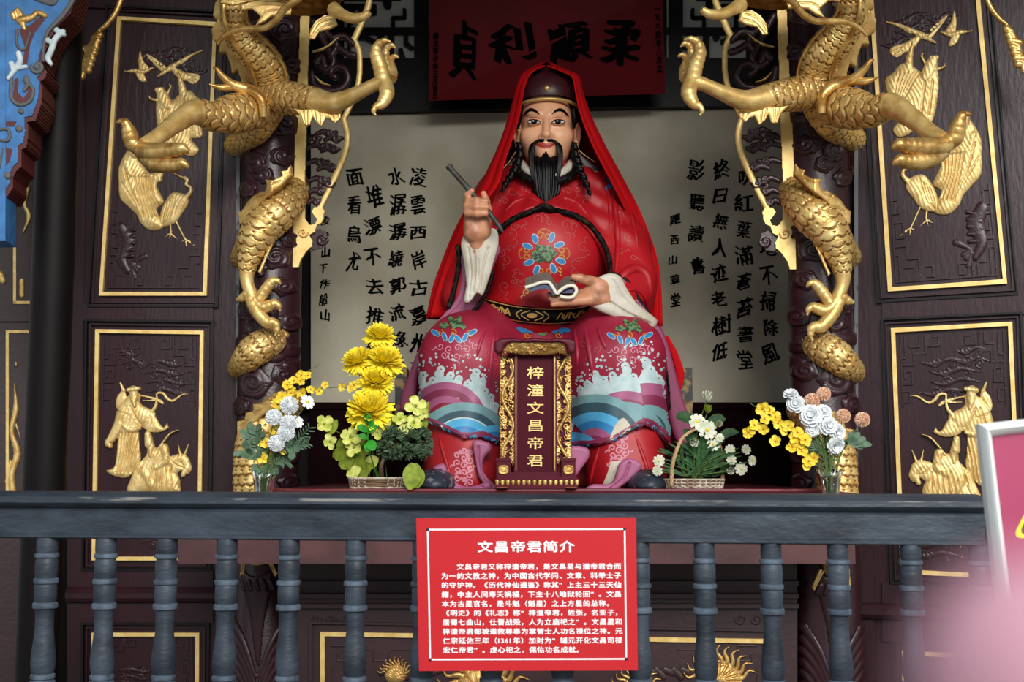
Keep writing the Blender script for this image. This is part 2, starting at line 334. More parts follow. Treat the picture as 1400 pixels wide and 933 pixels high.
# calligraphy slab
sl = thing('calligraphy_slab', 'large grey plaster slab with brushed black Chinese poems behind the statue', 'stone slab', BW.at(754, 556))
w = MB(); qslab(w, BW, [(425, 158), (1083, 148), (1083, 554), (425, 556)], -.03, .0); w.build('slab', M['stone'], sl, smooth=False)
cols = [(573, 232, 505, '凌雲西岸古嘉州江', 24, 0), (543, 232, 500, '水潺潺繞郭流綠影', 25, 0), (511, 258, 470, '堆漂不去推船', 24, 0), (484, 232, 352, '面看烏尤', 22, 0),
        (1052, 330, 478, '地不掃除風', 24, 1), (1018, 232, 490, '吹紅葉滿蒼苔書堂', 24, 1), (985, 222, 478, '終日無人迹老樹低', 25, 1), (953, 222, 358, '影聽讀書', 24, 1)]
small = [(443, 292, 425, '凌雲山下作船山', 14, 0), (922, 290, 404, '題西山草堂', 15, 1)]
def brush(seed):
    r = np.random.RandomState(seed); a = r.uniform(-.14, .14); k = r.uniform(-.1, .15); sx_, sy_ = r.uniform(.85, 1.08), r.uniform(.9, 1.2); ph = r.uniform(0, 6, 4)
    def f(q):
        x, y = q[:, 0] * sx_, q[:, 1] * sy_
        x2 = x + k * y + .05 * np.sin(5 * y + ph[0]) + .03 * np.sin(9 * y + ph[1]); y2 = y - .18 * x * .6 + .05 * np.sin(5 * x + ph[2]) + .02 * np.sin(11 * x + ph[3])
        return np.stack([x2 * math.cos(a) - y2 * math.sin(a), x2 * math.sin(a) + y2 * math.cos(a)], -1)
    return f
sd = 3
for big, cs in ((1, cols), (0, small)):
    for side in (0, 1):
        mb = MB()
        for x, y0, y1, tx, sz, s_ in cs:
            if s_ != side: continue
            st = (y1 - y0) / max(1, len(tx) - 1)
            for i, ch in enumerate(tx):
                sd += 1; put_glyph(mb, ch, lambda u, v, h: BW.at(u, v, h), x + R.uniform(-2, 2), y0 + 10 + i * (st * .97), sz * R.uniform(.88, 1.08), sz * R.uniform(.92, 1.16), .024 if big else .028, .0015, warp=brush(sd))
        if mb.n:
            o = mb.build('inscription' if big else 'signature', M['ink'], sl, smooth=False)
# plaque
PQ = [np.array(P(588, -14, 4.62)), np.array(P(905, -14, 4.58)), np.array(P(910, 128, 4.78)), np.array(P(586, 138, 4.80))]
pn = np.cross(PQ[3] - PQ[0], PQ[1] - PQ[0]); pn /= np.linalg.norm(pn)
if pn[1] > 0: pn = -pn
def pmap(u, v, h=0.): return PQ[0] * (1 - u) * (1 - v) + PQ[1] * u * (1 - v) + PQ[2] * u * v + PQ[3] * (1 - u) * v + pn * h
pq = thing('plaque', 'deep red hanging plaque with four black characters above the statue', 'plaque', PQ[3])
w = MB(); w.hexa([pmap(0, 1, 0), pmap(1, 1, 0), pmap(1, 0, 0), pmap(0, 0, 0)] + [pmap(0, 1, -.025), pmap(1, 1, -.025), pmap(1, 0, -.025), pmap(0, 0, -.025)]); w.build('board', M['plaque'], pq, smooth=False)
def pxy(x, y): return ((x - 588) / 318., (y + 14) / 147.)
w = MB()
for i, (ch, x, y, sw, sh) in enumerate((('貞', 637, 66, 40, 68), ('利', 702, 58, 56, 56), ('順', 778, 58, 58, 58), ('柔', 849, 56, 54, 62))):
    put_glyph(w, ch, lambda a, b, h: pmap(*pxy(a, b), h), x, y, sw, sh, .035, .009, warp=brush(70 + i))
w.build('lettering', M['plaque_ink'], pq, smooth=False)
w = MB()
for i, ch in enumerate('歲次甲子年三月吉日'): put_glyph(w, ch, lambda a, b, h: pmap(*pxy(a, b), h), 597, 46 + i * 10, 8, 10, .03, .007)
w.build('small_lettering', M['plaque_ink'], pq, smooth=False); w = MB()
for i, ch in enumerate('一九八四年八月立'): put_glyph(w, ch, lambda a, b, h: pmap(*pxy(a, b), h), 899, 12 + i * 12, 8, 11, .03, .007)
w.build('small_lettering', M['plaque_ink'], pq, smooth=False)
# lattice transoms: pale plaster with a black fret in front
def fret(name, x0, x1, y0, y1, mir):
    t = thing(name, ('black fretwork transom left of the red plaque, pale behind its openings' if not mir else 'black fretwork transom right of the red plaque, pale behind its openings'), 'transom', BW.at((x0 + x1) / 2, y1))
    b = MB(); slab(b, BW, x0, y0, x1, y1, -.029, -.01); b.build('backing', M['lattice_back'], t, smooth=False)
    els = []; L = lambda p, w_=5.5: els.append(('line', [((1500 - a) if mir else a, c) for a, c in p], w_, 1))
    L([(470, 43), (585, 43)]); L([(470, 10), (512, 10), (512, 18), (494, 18), (494, 40)], 4); L([(530, -30), (530, 8)]); L([(553, 14), (553, 25), (538, 25), (538, 37)], 3); L([(570, -40), (570, 90)], 4); L([(470, 86), (590, 86)], 6)
    L([(535, 46), (535, 86)], 5); L([(555, 47), (555, 60), (562, 66)], 4); L([(553, 86), (548, 70)], 4); L([(470, 50), (500, 52), (512, 58)], 4); L([(521, 45), (521, 52)], 5); L([(480, 10), (480, 30)], 5); L([(470, -5), (545, -5)], 7); L([(470, 104), (590, 104)], 13); L([(580, -40), (580, 120)], 6); L([(478, 22), (478, 90)], 3)
    m2 = MB(); relief(m2, els, lambda u, v, h: BW.at(u, v, h * .012), 1.2, back=.5); m2.build('fretwork', M['black_wood'], t, smooth=False); return t
fret('lattice_transom', 470, 586, -40, 118, 0); fret('lattice_transom', 912, 1030, -40, 114, 1)
# ------------------------------------------------------------------ carved door panels beside the pillars
PL = Plane(90, 4.12, 325, 4.15); PR = Plane(1170, 3.97, 1400, 3.80)
LQ = {'up': [(163, 25), (294, 33), (280, 402), (138, 402)], 'lo': [(133, 453), (276, 455), (272, 764), (128, 764)], 'bt': [(128, 868), (270, 868), (268, 1100), (126, 1100)]}
RQ = {'up': [(1191, -6), (1333, -42), (1374, 385), (1217, 396)], 'lo': [(1221, 452), (1381, 443), (1396, 790), (1234, 782)], 'bt': [(1236, 893), (1396, 902), (1400, 1150), (1240, 1140)]}
def qlerp(q, u, v):
    q = [np.array(c, float) for c in q]; a = q[0] * (1 - u) * (1 - v) + q[1] * u * (1 - v) + q[2] * u * v + q[3] * (1 - u) * v; return (a[0], a[1])
def frame_ring(mb, q, pl, w, h0, h1, out=0., m=0):                # rectangular moulding along a pixel quad
    q = [np.array(c, float) for c in q]; c = sum(q) / 4
    def off(d): return [p + np.array([d * math.copysign(1, p[0] - c[0]), d * math.copysign(1, p[1] - c[1])]) for p in q]
    A, B = off(out + w / 2), off(out - w / 2)
    for i in range(4):
        j = (i + 1) % 4; pts = [A[i], A[j], B[j], B[i]]
        g = [pl.at(p[0], p[1], h0) for p in pts] + [pl.at(p[0], p[1], h1) for p in pts]
        mb.add(g, [(7, 6, 5, 4), (0, 1, 5, 4), (1, 2, 6, 5), (2, 3, 7, 6), (3, 0, 4, 7)], m)
fret_els = []
def fr(pts, w=.009, h=2.2): fret_els.append((pts, w, h))
for s in (0, 1):
    X_ = (lambda a: a) if s == 0 else (lambda a: 1 - a)
    # corner fretwork at the end v=1; key shapes in panel units
    fr([(X_(.06), .70), (X_(.12), .70), (X_(.12), .745), (X_(.06), .745)]); fr([(X_(.06), .775), (X_(.15), .775), (X_(.15), .83), (X_(.09), .83), (X_(.09), .80)])
    fr([(X_(.06), .855), (X_(.17), .855), (X_(.17), .90), (X_(.27), .90), (X_(.27), .975)]); fr([(X_(.10), .975), (X_(.10), .885), (X_(.06), .885)]); fr([(X_(.14), .93), (X_(.22), .93), (X_(.22), .975)]); fr([(X_(.30), .975), (X_(.30), .93), (X_(.39), .93), (X_(.39), .965), (X_(.34), .965)]); fr([(X_(.06), .68), (X_(.06), .98)], .006); fr([(X_(.06), .975), (.5, .975)], .006)
    fr([(X_(.42), .95), (.5, .95)], .006)
def inner_lines(mb, f, flipv, flipu, asp):
    els = []
    for pts, w, h in fret_els:
        els.append(('line', [((1 - u if flipu else u) * 143, (1 - v if flipv else v) * 143 * asp) for u, v in pts], w * 185, 1))
    relief(mb, els, lambda x, y, h: f(x / 143, y / (143 * asp), h * 2.6), 1.3)
def cloudband(x, y, w, n=3):                                      # ruyi cloud outline strokes in panel pixels
    e = []
    for i in range(n):
        xx, yy = x + R.uniform(-.3, .3) * w, y + i * 13
        e += [('cap', [(xx - w * .5, yy), (xx - w * .1, yy - 5), (xx + w * .25, yy + 1), (xx + w * .55, yy - 3)], [1.2, 3.5, 4, 1], .2, 1.6), ('cap', spiral(xx + w * .2, yy - 2, 7, 1.4, R.uniform(0, 6)), 1.6, .3, 1.6), ('cap', spiral(xx - w * .2, yy + 2, 6, 1.3, R.uniform(0, 6), -1), 1.5, .3, 1.6)]
    return e
# figures in left-panel pixels --------------------------------------------------
def Fig_upper():
    F = {}
    F['flying_crane'] = [[('cap', [(215, 104), (232, 92), (248, 82), (257, 76)], [1.5, 4.5, 2.5, 1], .5, 3), ('poly', [(228, 92), (205, 74), (199, 75), (214, 92), (222, 98)], .5, 2, 4), ('poly', [(232, 90), (238, 102), (252, 110), (262, 104), (246, 94)], .5, 2, 4), ('cap', [(246, 84), (262, 74), (276, 68)], [4, 2.5, 1.2], .4, 2.5), ('groove', [(204, 78), (226, 94)], 1, 1.2), ('groove', [(210, 80), (228, 93)], 1, 1)],
        [('cap', [(172, 97), (184, 96), (196, 97), (208, 92)], [1, 3.5, 3.5, 1.5], .5, 3), ('poly', [(190, 95), (188, 78), (191, 68), (196, 82), (203, 92)], .5, 2, 3), ('poly', [(184, 98), (190, 110), (200, 110), (194, 98)], .5, 2, 3), ('cap', [(172, 97), (168, 95)], [1.5, .6], .4, 1.5)]]
    F['immortal_figure'] = [[('poly', [(243, 98), (268, 99), (273, 104), (271, 110), (262, 114), (246, 104)], .6, 1.6, 4), ('groove', [(246, 100), (268, 109)], .8, .9), ('groove', [(246, 101), (264, 112)], .8, .9), ('groove', [(247, 99), (271, 104)], .8, .9),
        ('cap', [(243, 99), (248, 116), (250, 128)], [2, 5, 6], .8, 4), ('poly', [(215, 128), (232, 136), (244, 128), (258, 122), (270, 132), (280, 140), (276, 165), (276, 186), (262, 190), (272, 203), (262, 214), (240, 206), (222, 200), (214, 170), (212, 145)], .5, 5, 14),
        ('poly', [(212, 122), (219, 119), (227, 124), (234, 136), (236, 146), (228, 152), (218, 142)], 3, 4, 7), ('cap', [(214, 123), (222, 121)], [3, 2], 4, 3), ('cap', [(216, 137), (206, 135), (204, 131)], [2.4, 1.6, 1], 3, 2), ('cap', [(229, 127), (233, 118), (231, 115)], [2, 1.6, 1], 3, 2),
        ] + [('groove', [(232 + i * 6, 132 + i), (246 + i * 4, 150), (262 + i * 2, 176 + 2 * i)], 1., 1.6) for i in range(6)] + [('groove', [(220, 150), (226, 190)], 1.2, 2), ('groove', [(230, 150), (238, 200)], 1.2, 2)]]
    F['robed_figure'] = [[('poly', [(174, 203), (184, 199), (192, 206), (190, 216), (196, 226), (206, 236), (222, 232), (222, 242), (214, 252), (218, 262), (224, 276), (214, 286), (222, 302), (222, 312), (206, 315), (192, 306), (186, 294), (176, 284), (163, 270), (161, 248), (162, 226)], .5, 6, 16), ('cap', [(180, 200), (184, 210)], [5, 7], 4, 5),
        ('cap', [(172, 222), (180, 240), (202, 240)], [5, 5, 4], 3, 4), ('cap', [(216, 232), (218, 246)], [3, 3], 2, 3)] + [('groove', [(184 + i * 5, 242), (190 + i * 4, 268), (198 + i * 5, 300 - 2 * i)], 1.1, 2.2) for i in range(6)] + [('groove', [(170, 232), (180, 262), (200, 300)], 1.1, 2), ('groove', [(166, 250), (186, 280)], 1., 1.6)]]
    F['standing_crane'] = [[('poly', [(254, 266), (258, 276), (250, 290), (240, 304), (226, 310), (217, 308), (218, 292), (224, 276), (236, 262)], .5, 5, 10), ('cap', [(252, 272), (260, 262), (260, 256), (254, 252), (256, 246), (252, 243)], [4, 3, 2.6, 2.4, 2.6, 3], 2, 3), ('cap', [(251, 243), (244, 240), (236, 236)], [2, 1.2, .7], 2, 2)] + [('groove', [(240 - i * 4, 268 + i * 4), (232 - i * 3, 296), (222, 306)], .9, 1.4) for i in range(4)],
        [('cap', [(232, 306), (233, 318), (229, 320)], [1.6, 1.4, 1.2], .6, 2), ('cap', [(240, 302), (250, 322), (254, 328)], [1.6, 1.4, 1.3], .6, 2)] + [('cap', [(233, 319), (226 + 5 * i, 323 + (i % 2) * 3)], [1.4, .8], .5, 1.6) for i in range(4)] + [('cap', [(253, 327), (248 + 6 * i, 330 + (i % 2) * 6)], [1.4, .8], .5, 1.6) for i in range(4)]]
    return F
def Fig_lower():
    F = {}
    F['scholar_figure'] = [[('poly', [(176, 540), (191, 538), (192, 552), (206, 560), (212, 566), (208, 582), (218, 590), (228, 578), (227, 588), (214, 592), (204, 588), (191, 586), (190, 606), (192, 628), (184, 644), (172, 654), (156, 652), (144, 644), (156, 636), (160, 600), (163, 584), (150, 604), (146, 606), (154, 580), (160, 558), (168, 548)], .5, 6, 13),
        ('cap', [(182, 534), (183, 545)], [7, 6], 3, 6), ('poly', [(174, 531), (190, 529), (191, 534), (175, 537)], 6, 4, 3), ('poly', [(170, 532), (160, 540), (157, 552), (160, 560), (172, 552)], .6, 2.5, 6), ('cap', [(164, 524), (168, 534)], [1.5, 3], 1, 2.5),
        ('poly', [(192, 556), (204, 570), (206, 560), (214, 572), (222, 584), (228, 578), (224, 574), (230, 586), (212, 592), (194, 584)], 2, 4, 8), ('cap', [(205, 566), (212, 556), (214, 545)], [3.5, 2.5, 1.6], 2, 3), ('cap', [(163, 580), (152, 600), (147, 606), (150, 610)], [8, 6, 5, 4], 2, 5), ('cap', [(169, 582), (178, 588), (190, 586)], [3, 5, 3], 5, 3),
        ('cap', [(183, 548), (185, 556)], [4, 1.5], 7, 3)] + [('groove', [(166 + i * 5, 592), (163 + i * 4.5, 620), (158 + i * 5, 646)], 1.0, 2.2) for i in range(6)] + [('groove', [(178, 556), (186, 572), (192, 580)], 1, 1.8), ('groove', [(172, 556), (166, 576)], 1, 1.8), ('groove', [(160, 562), (176, 568)], 1, 1.6)],
        [('cap', [(192, 541), (202, 543), (212, 546), (222, 552), (218, 547), (208, 548), (194, 548)], [1.4, 1.8, 2.4, 1.6, 1.6, 1.4, 1], .6, 2.4), ('cap', [(214, 546), (214, 538), (222, 538), (228, 545), (236, 548), (248, 540), (257, 539)], [1.6, 2, 2.4, 2.6, 2.2, 1.6, .9], .6, 2.4)]]
    F['donkey_rider_figure'] = [[('poly', [(198, 594), (206, 594), (208, 606), (214, 612), (224, 606), (231, 614), (232, 636), (244, 652), (246, 664), (240, 676), (176, 674), (178, 662), (188, 650), (186, 636), (194, 628), (200, 618)], .5, 7, 14), ('cap', [(202, 594), (204, 608)], [4.5, 6.5], 4, 6), ('cap', [(206, 610), (206, 624)], [5, 2], 5, 4), ('cap', [(224, 612), (226, 630), (214, 640)], [6, 6, 5], 4, 5),
        ('poly', [(228, 628), (246, 620), (256, 624), (260, 632), (262, 642), (256, 650), (248, 644), (240, 650), (232, 652)], .6, 5, 8), ('cap', [(246, 622), (243, 608)], [2.2, .8], 1.5, 2.5), ('cap', [(252, 622), (257, 608)], [2.2, .8], 1.5, 2.5), ('cap', [(254, 640), (250, 650)], [4.5, 3.5], 2, 4), ('cap', [(190, 640), (186, 656), (182, 668)], [6, 8, 9], 2, 5), ('cap', [(198, 646), (206, 662)], [7, 8], 4, 5),
        ('cap', [(216, 614), (232, 594), (244, 588)], [1.5, 1.6, 1], 5, 2.6)] + [('groove', [(210 + i * 6, 636), (206 + i * 7, 656), (204 + i * 8, 674)], 1., 2) for i in range(5)] + [('groove', [(230, 626), (240, 636), (250, 640)], 1, 1.8), ('groove', [(196, 630), (190, 650)], 1, 2), ('groove', [(247, 632), (252, 640)], .9, 1.6)]]
    return F
def to_uv(q, x, y):                                               # inverse bilinear of a pixel quad (few Newton steps)
    u, v = .5, .5
    for _ in range(12):
        a = np.array(qlerp(q, u, v)); e = 1e-4; du = (np.array(qlerp(q, u + e, v)) - a) / e; dv = (np.array(qlerp(q, u, v + e)) - a) / e
        s = np.linalg.solve(np.stack([du, dv], 1), np.array([x, y]) - a); u += s[0]; v += s[1]
    return u, v
def panel_side(name, pl, Q, mir, ext, label):
    root = thing(name, label, 'carved panel', [*pl.at((ext[0] + ext[1]) / 2, 640)[:2], 0.])
    b = MB(); slab(b, pl, ext[0], -150, ext[1], 1330, -.06, -.012); b.build('backboard', M['lacquer'], root, smooth=False)
    b = MB()                                                      # stiles, rails and the beads around each field
    for key, mo in (('up', 17), ('lo', 15), ('bt', 15)):
        q = Q[key]; frame_ring(b, q, pl, 3.0, -.014, .006, mo, 1); frame_ring(b, q, pl, 2.0, -.014, .002, mo - 5.5, 0)
    ym = [(Q['up'][3][1] + 14, Q['up'][2][1] + 14), (Q['lo'][0][1] - 14, Q['lo'][1][1] - 14), (Q['lo'][3][1] + 16, Q['lo'][2][1] + 16), (Q['bt'][0][1] - 16, Q['bt'][1][1] - 16), (-150, -150), (Q['up'][0][1] - 16, Q['up'][1][1] - 16)]
    xl = (min(Q['lo'][0][0], Q['lo'][3][0]) - 15, max(Q['lo'][1][0], Q['lo'][2][0]) + 15)
    def bar(q): qslab(b, pl, q, -.012, .0)
    bar([(ext[0], -150), (xl[0] if not mir else Q['up'][0][0] - 16, -150), (xl[0], 1330), (ext[0], 1330)])
    bar([(xl[1] if mir else Q['up'][1][0] + 16, -150), (ext[1], -150), (ext[1], 1330), (xl[1], 1330)])
    bar([(xl[0], ym[0][0]), (xl[1], ym[0][1]), (xl[1], ym[1][1]), (xl[0], ym[1][0])])
    bar([(xl[0], ym[2][0]), (xl[1], ym[2][1]), (xl[1], ym[3][1]), (xl[0], ym[3][0])]); 
    bar([(ext[0], -150), (ext[1], -150), (ext[1], ym[5][1]), (ext[0], ym[5][0])])
    yb = (ym[2][0] + ym[3][0]) / 2
    a0, a1 = pl.at(ext[0], yb - 2, .0), pl.at(ext[1], (ym[2][1] + ym[3][1]) / 2 - 2, .0); b.sweep([a0, (a0 + a1) / 2, a1], .026, 6, 10, 0, up=(0, 0, 1))
    b.build('frame', [M['lacquer'], M['black_wood']], root, smooth=True, auto=30)
    for key in ('up', 'lo', 'bt'):
        g = MB(); frame_ring(g, Q[key], pl, 5. if not mir else 5.8, -.012, .004); g.build('gold_border', M['gold_flat'], root, smooth=False)
        f = quadmap(Q[key], pl); d = MB(); inner_lines(d, lambda u, v, h: f(u, v, h - 5), key != 'up', mir, 2.6 if key == 'up' else 2.2)
        els = []
        if key == 'up':
            els = cloudband(95, 40, 50, 3) + cloudband(45, 48, 40, 2)
            els += [('cap', [(20, 282), (30, 300), (24, 322), (34, 340)], [9, 12, 8, 5], .3, 3)] + [('cap', [(38, 330), (50 + 7 * math.cos(a * 1.1), 333 + 16 * math.sin(a * 1.3 - 2.2))], [2, 4.5], .3, 2) for a in range(5)] + [('cap', [(22, 290 + 8 * i), (40, 284 + 9 * i)], [2, 3], .3, 3) for i in range(5)]
        elif key == 'lo': els = cloudband(80, 45, 60, 4) + cloudband(45, 32, 40, 2) + cloudband(90, 280, 60, 2)
        else: els = cloudband(40, 70, 50, 3)
        asp = 2.6 if key == 'up' else 2.2
        relief(d, els, lambda x, y, h: f(1 - x / 143 if mir else x / 143, y / (143 * asp), h * 1. - 5), 1.2)
        if mir: d.f = [q[::-1] for q in d.f]
        # plain fret lines were mirrored through u, so only the clouds need turning back
        d.build('carved_ground', M['lacquer_carved'], root, smooth=True, auto=50)
    for key, figs in (('up', Fig_upper()), ('lo', Fig_lower())):
        f = quadmap(Q[key], pl)
        def mp(x, y, h, key=key, f=f):
            u, v = to_uv_fast(key, x, y); return f(1 - u if mir else u, v, h * (1.0 if h > 0 else 4) - 4.8)
        for nm, groups in figs.items():
            for els in groups:
                g = MB(); relief(g, els, mp, .8, back=.0, stria=.2)
                if mir: g.f = [q[::-1] for q in g.f]
                g.build(nm, M['gold_pale'], root, smooth=True, auto=70)
    return root
_aff = {}
def to_uv_fast(key, x, y):                                        # affine fit is exact enough inside a near-rectangular quad
    if key not in _aff:
        q = LQ[key]; c = [(x_, y_, *to_uv(q, x_, y_)) for x_ in np.linspace(q[3][0], q[1][0], 5) for y_ in np.linspace(q[0][1], q[2][1], 7)]
        A = np.array([[1, a, b, a * b, b * b, a * a] for a, b, _, _ in c]); _aff[key] = np.linalg.lstsq(A, np.array([[u, v] for _, _, u, v in c]), rcond=None)[0]
    return np.array([1, x, y, x * y, y * y, x * x]) @ _aff[key]
panel_side('carved_door_panel', PL, LQ, False, (92, 326), 'dark lacquered door with gold immortals and cranes, left of the left dragon pillar')
panel_side('carved_door_panel', PR, RQ, True, (1172, 1440), 'dark lacquered door with gold immortals and cranes, right of the right dragon pillar')
for i_, (x_, y_pl, nm_t) in enumerate(((326, PL, 'trim_3'), (1171, PR, 'trim_4'))):
    b = MB(); slab(b, y_pl, x_ - 2.5, -150, x_ + 2.5, 1330, -.02, .012); struct(b.build(nm_t, mat('worn_black_edge_%d' % i_, srgb(24, 26, 34), .5, col2=srgb(96, 96, 100), vscale=40, lo=.6, hi=.66, stretch=(1, 1, .4)), smooth=False))
# ------------------------------------------------------------------ left round post, side door and blue carved bracket
def pz(y, d): return P(CX, y, d)[2]
c0 = P(70, 430, 3.74); mb = MB(); mb.lathe([(.062, 0), (.062, 3.34)], (c0[0], c0[1], 0.), 40); mb.lathe([(.085, 0), (.085, .12), (.066, .16)], (c0[0], c0[1], 0.), 40)
o = mb.build('column_left', M['post_black'], auto=40); struct(o, 'dark round timber post')
SP = Plane(-90, 4.5, 60, 4.62)
root = thing('side_door_panel', 'dark red side door with thin gold lines at the left edge behind the round post', 'carved panel', [*SP.at(0, 640)[:2], 0.])
b = MB(); slab(b, SP, -120, -145, 70, 1100, -.05, 0); slab(b, SP, -120, 424, 70, 440, 0, .012); b.build('board', M['darkred_wood'], root, smooth=False)
b = MB()
for q in ((18, 250, 22, 416), (18, 412, 60, 416), (8, 456, 12, 700), (8, 452, 60, 456), (20, 120, 24, 250)): slab(b, SP, *q, 0, .006)
b.build('gold_line', M['gold_flat'], root, smooth=False)
b = MB(); spm = lambda x, y, h: SP.at(x, y, h * .0024)
relief(b, [('cap', [(38, 258), (34, 280), (40, 296), (32, 318)], [4, 3, 4, 1.5], .5, 3), ('cap', [(30, 384), (30, 404)], [4, 4], .5, 2), ('cap', [(0, 376), (4, 384)], [6, 5], .5, 3), ('cap', [(22, 496), (22, 500)], [2, 2], .5, 2)], spm, .9); b.build('gold_blossom', M['gold'], root)
b = MB(); relief(b, [('cap', [(20, 525), (22, 560), (16, 590), (24, 620), (16, 650), (20, 690)], [1, 5, 4, 6, 5, 7], .5, 4), ('cap', [(22, 580), (28, 600)], [2, 1], .5, 2), ('cap', [(14, 630), (8, 660)], [2, 2], .5, 2)], spm, .9); b.build('gold_vine', M['gold'], root)
# blue bracket
BP = Plane(0, 3.5, 100, 3.52); bpm = lambda x, y, h: BP.at(x, y, h * .0021)
BLUE = mat('blue_bracket_paint', srgb(52, 118, 178), .6, col2=srgb(42, 92, 144), vscale=20, bump=.3); GREYP = mat('grey_scroll_paint', srgb(92, 92, 92), .65, var=.2, vscale=30); REDB = mat('red_brown_bracket_body', srgb(86, 22, 24), .6, var=.3); WHP = mat('white_carving_paint', srgb(208, 220, 226), .6, col2=srgb(170, 186, 190), vscale=30)
root = thing('painted_bracket', 'blue painted carved bracket with grey scrolls hanging at the top left corner', 'bracket', BP.at(20, 262))
outl = [(-60, -60), (110, -60), (97, 0), (92, 14), (77, 28), (64, 48), (55, 74), (53, 85), (61, 91), (58, 101), (51, 106), (55, 112), (53, 135), (45, 159), (34, 161), (35, 180), (32, 196), (25, 200), (26, 222), (19, 228), (14, 238), (14, 251), (6, 263), (-60, 268)]
b = MB(); relief(b, [('flat', outl, 1)], bpm, 1.1, back=.0); b.build('blue_face', BLUE, root, auto=40)
b = MB(); relief(b, [('flat', [(x + (4 if x > 0 else 0), y + 6) for x, y in outl] , .3)], lambda x, y, h: BP.at(x, y, h * .002 - .002), 1.3, back=70); b.build('body', REDB, root, auto=40)
b = MB(); G = lambda p, r=3.: ('cap', p, r, 1., 3.)
relief(b, [G([(108, -20), (98, 4), (84, 24), (66, 44), (60, 66), (60, 84)], [4, 4, 4, 3, 2.5, 2]), G(spiral(52, 92, 9, 1.2, 0, -1), 3), G([(24, 42), (24, 62), (34, 68), (42, 46)], 2.2), G([(16, 108), (16, 134), (28, 144), (42, 138), (46, 124), (40, 116), (34, 124)], 3), G([(36, 108), (37, 112)], 4.5), G([(28, 152), (30, 153)], 4), G([(26, 176), (27, 177)], 5), G([(10, 240), (11, 241)], 5), G([(-5, 192), (12, 192), (12, 178), (0, 178)], 2.5), G([(0, 300 - 70), (4, 205)], 2), G([(48, -4), (70, 4), (76, 0)], 5)], bpm, .9); b.build('scroll', GREYP, root)
for pl_ in ([(26, 40), (42, 34), (58, 20), (62, 28), (48, 46), (42, 62), (38, 88), (31, 90), (34, 66)], [(20, 108), (26, 106), (25, 126), (32, 134), (38, 126), (34, 116), (40, 112), (46, 124), (42, 140), (28, 146), (17, 136)], [(8, 166), (24, 166), (20, 174), (8, 174)], [(8, 202), (18, 204), (14, 222), (8, 228)]): b = MB(); relief(b, [('flat', pl_, 1.4)], bpm, .8); b.build('red_recess', REDB, root, auto=40)
b = MB(); slab(b, BP, -30, -60, 8, 330, -.1, .004); b.build('blue_post', BLUE, root, smooth=False)
b = MB(); relief(b, [('cap', [(20 + 4 * i, 26), (18 + 3 * i, 14 + abs(i - 2) * 3)], [3, 4], 1, 3) for i in range(4)] + [('cap', [(28, 28), (44, 24), (52, 18), (62, 22)], [6, 5, 4, 4], 1, 4), ('cap', [(30, 30), (34, 40)], [5, 3], 1, 3)], bpm, .8); b.build('gilt_flower', M['gold_dark'], root)
for pts in ([[(26, 74), (28, 84), (22, 94), (12, 108)], [(20, 94), (36, 92)], [(16, 88), (18, 96)]], [[(86, 44), (76, 54), (70, 70), (66, 80), (70, 88)], [(66, 56), (72, 60)], [(78, 42), (88, 48)]]):
    b = MB(); relief(b, [('cap', p, [4.5] * (len(p) - 1) + [3], 1, 4) for p in pts], bpm, .8); b.build('white_carving', WHP, root)
# gilt hanging ornaments under the eaves
def hang(label, mir):
    HP = Plane(100, 3.86, 180, 3.86) if not mir else Plane(1340, 3.62, 1400, 3.6)
    f = (lambda x, y, h: HP.at(x, y, h * .0022)) if not mir else (lambda x, y, h: HP.at(1512 - x * 1.0 , y * 1.0 - 8, h * .0022))
    b = MB(); relief(b, [('cap', [(180, -60), (167, -6), (158, 18), (146, 34), (136, 42)], [4, 4, 4, 3.5, 2.5], .5, 4)] + [('cap', [(136 - 2.6 * i, 48 + 8 * i), (130 - 3 * i + 6 * math.sin(2.3 * i), 52 + 7.4 * i)], [6, 5], .5, 5) for i in range(7)] + [('cap', [(134, 46), (124, 66), (116, 90), (112, 106)], [4, 6, 5, 4], .5, 4)], f, 1., back=1.5)
    if mir: b.f = [q[::-1] for q in b.f]
    o = b.build('hanging_ornament', M['gold_dark']); tag(o, label, 'ornament'); return o
hang('gilt carved ornament hanging in the dark gap beside the blue bracket', False); hang('gilt carved ornament hanging at the top right corner above the right door', True)
# ------------------------------------------------------------------ dragon pillars
YL = 4.15; r_c = .103
def xcol(y): return 365 + (430 - y) * .0205
def cmap(x, y, h, k=.0024):                                       # pillar surface: pixel offsets wrap around the shaft
    s = np.clip((x - xcol(y)) / 43., -.985, .985); a = math.asin(s); ax = P(365, HZ, YL); d = YL - (r_c) * math.cos(a)
    z = P(CX, y, d)[2]; rr = r_c + h * k; return np.array([ax[0] + rr * math.sin(a), ax[1] - rr * math.cos(a), z])
ax0 = P(365, HZ, YL)
pil = thing('carved_pillar', 'dark pillar carved with clouds, left of the statue', 'pillar', (ax0[0], ax0[1], 0.))
b = MB(); b.lathe([(.13, 0), (.13, .1), (.115, .16), (r_c, .2), (r_c, 3.34)], (ax0[0], ax0[1], 0.), 48); b.build('shaft', M['lacquer_carved'], pil, auto=40)
els = []
def cloud(x, y, r, sgn=1, a0=0., turns=1.5, h0=.4):
    n = 9; pts = [(x + r * (1 + .10 * math.cos(5 * t + a0)) * math.cos(t), y + r * .86 * (1 + .10 * math.cos(5 * t + a0)) * math.sin(t)) for t in np.linspace(0, 6.283, 14, endpoint=False)]
    els.append(('poly', pts, h0, 3.2, r * .5)); els.append(('cap', spiral(x, y, r * .72, turns, a0, sgn), r * .15, h0 + 2.2, 2.4))
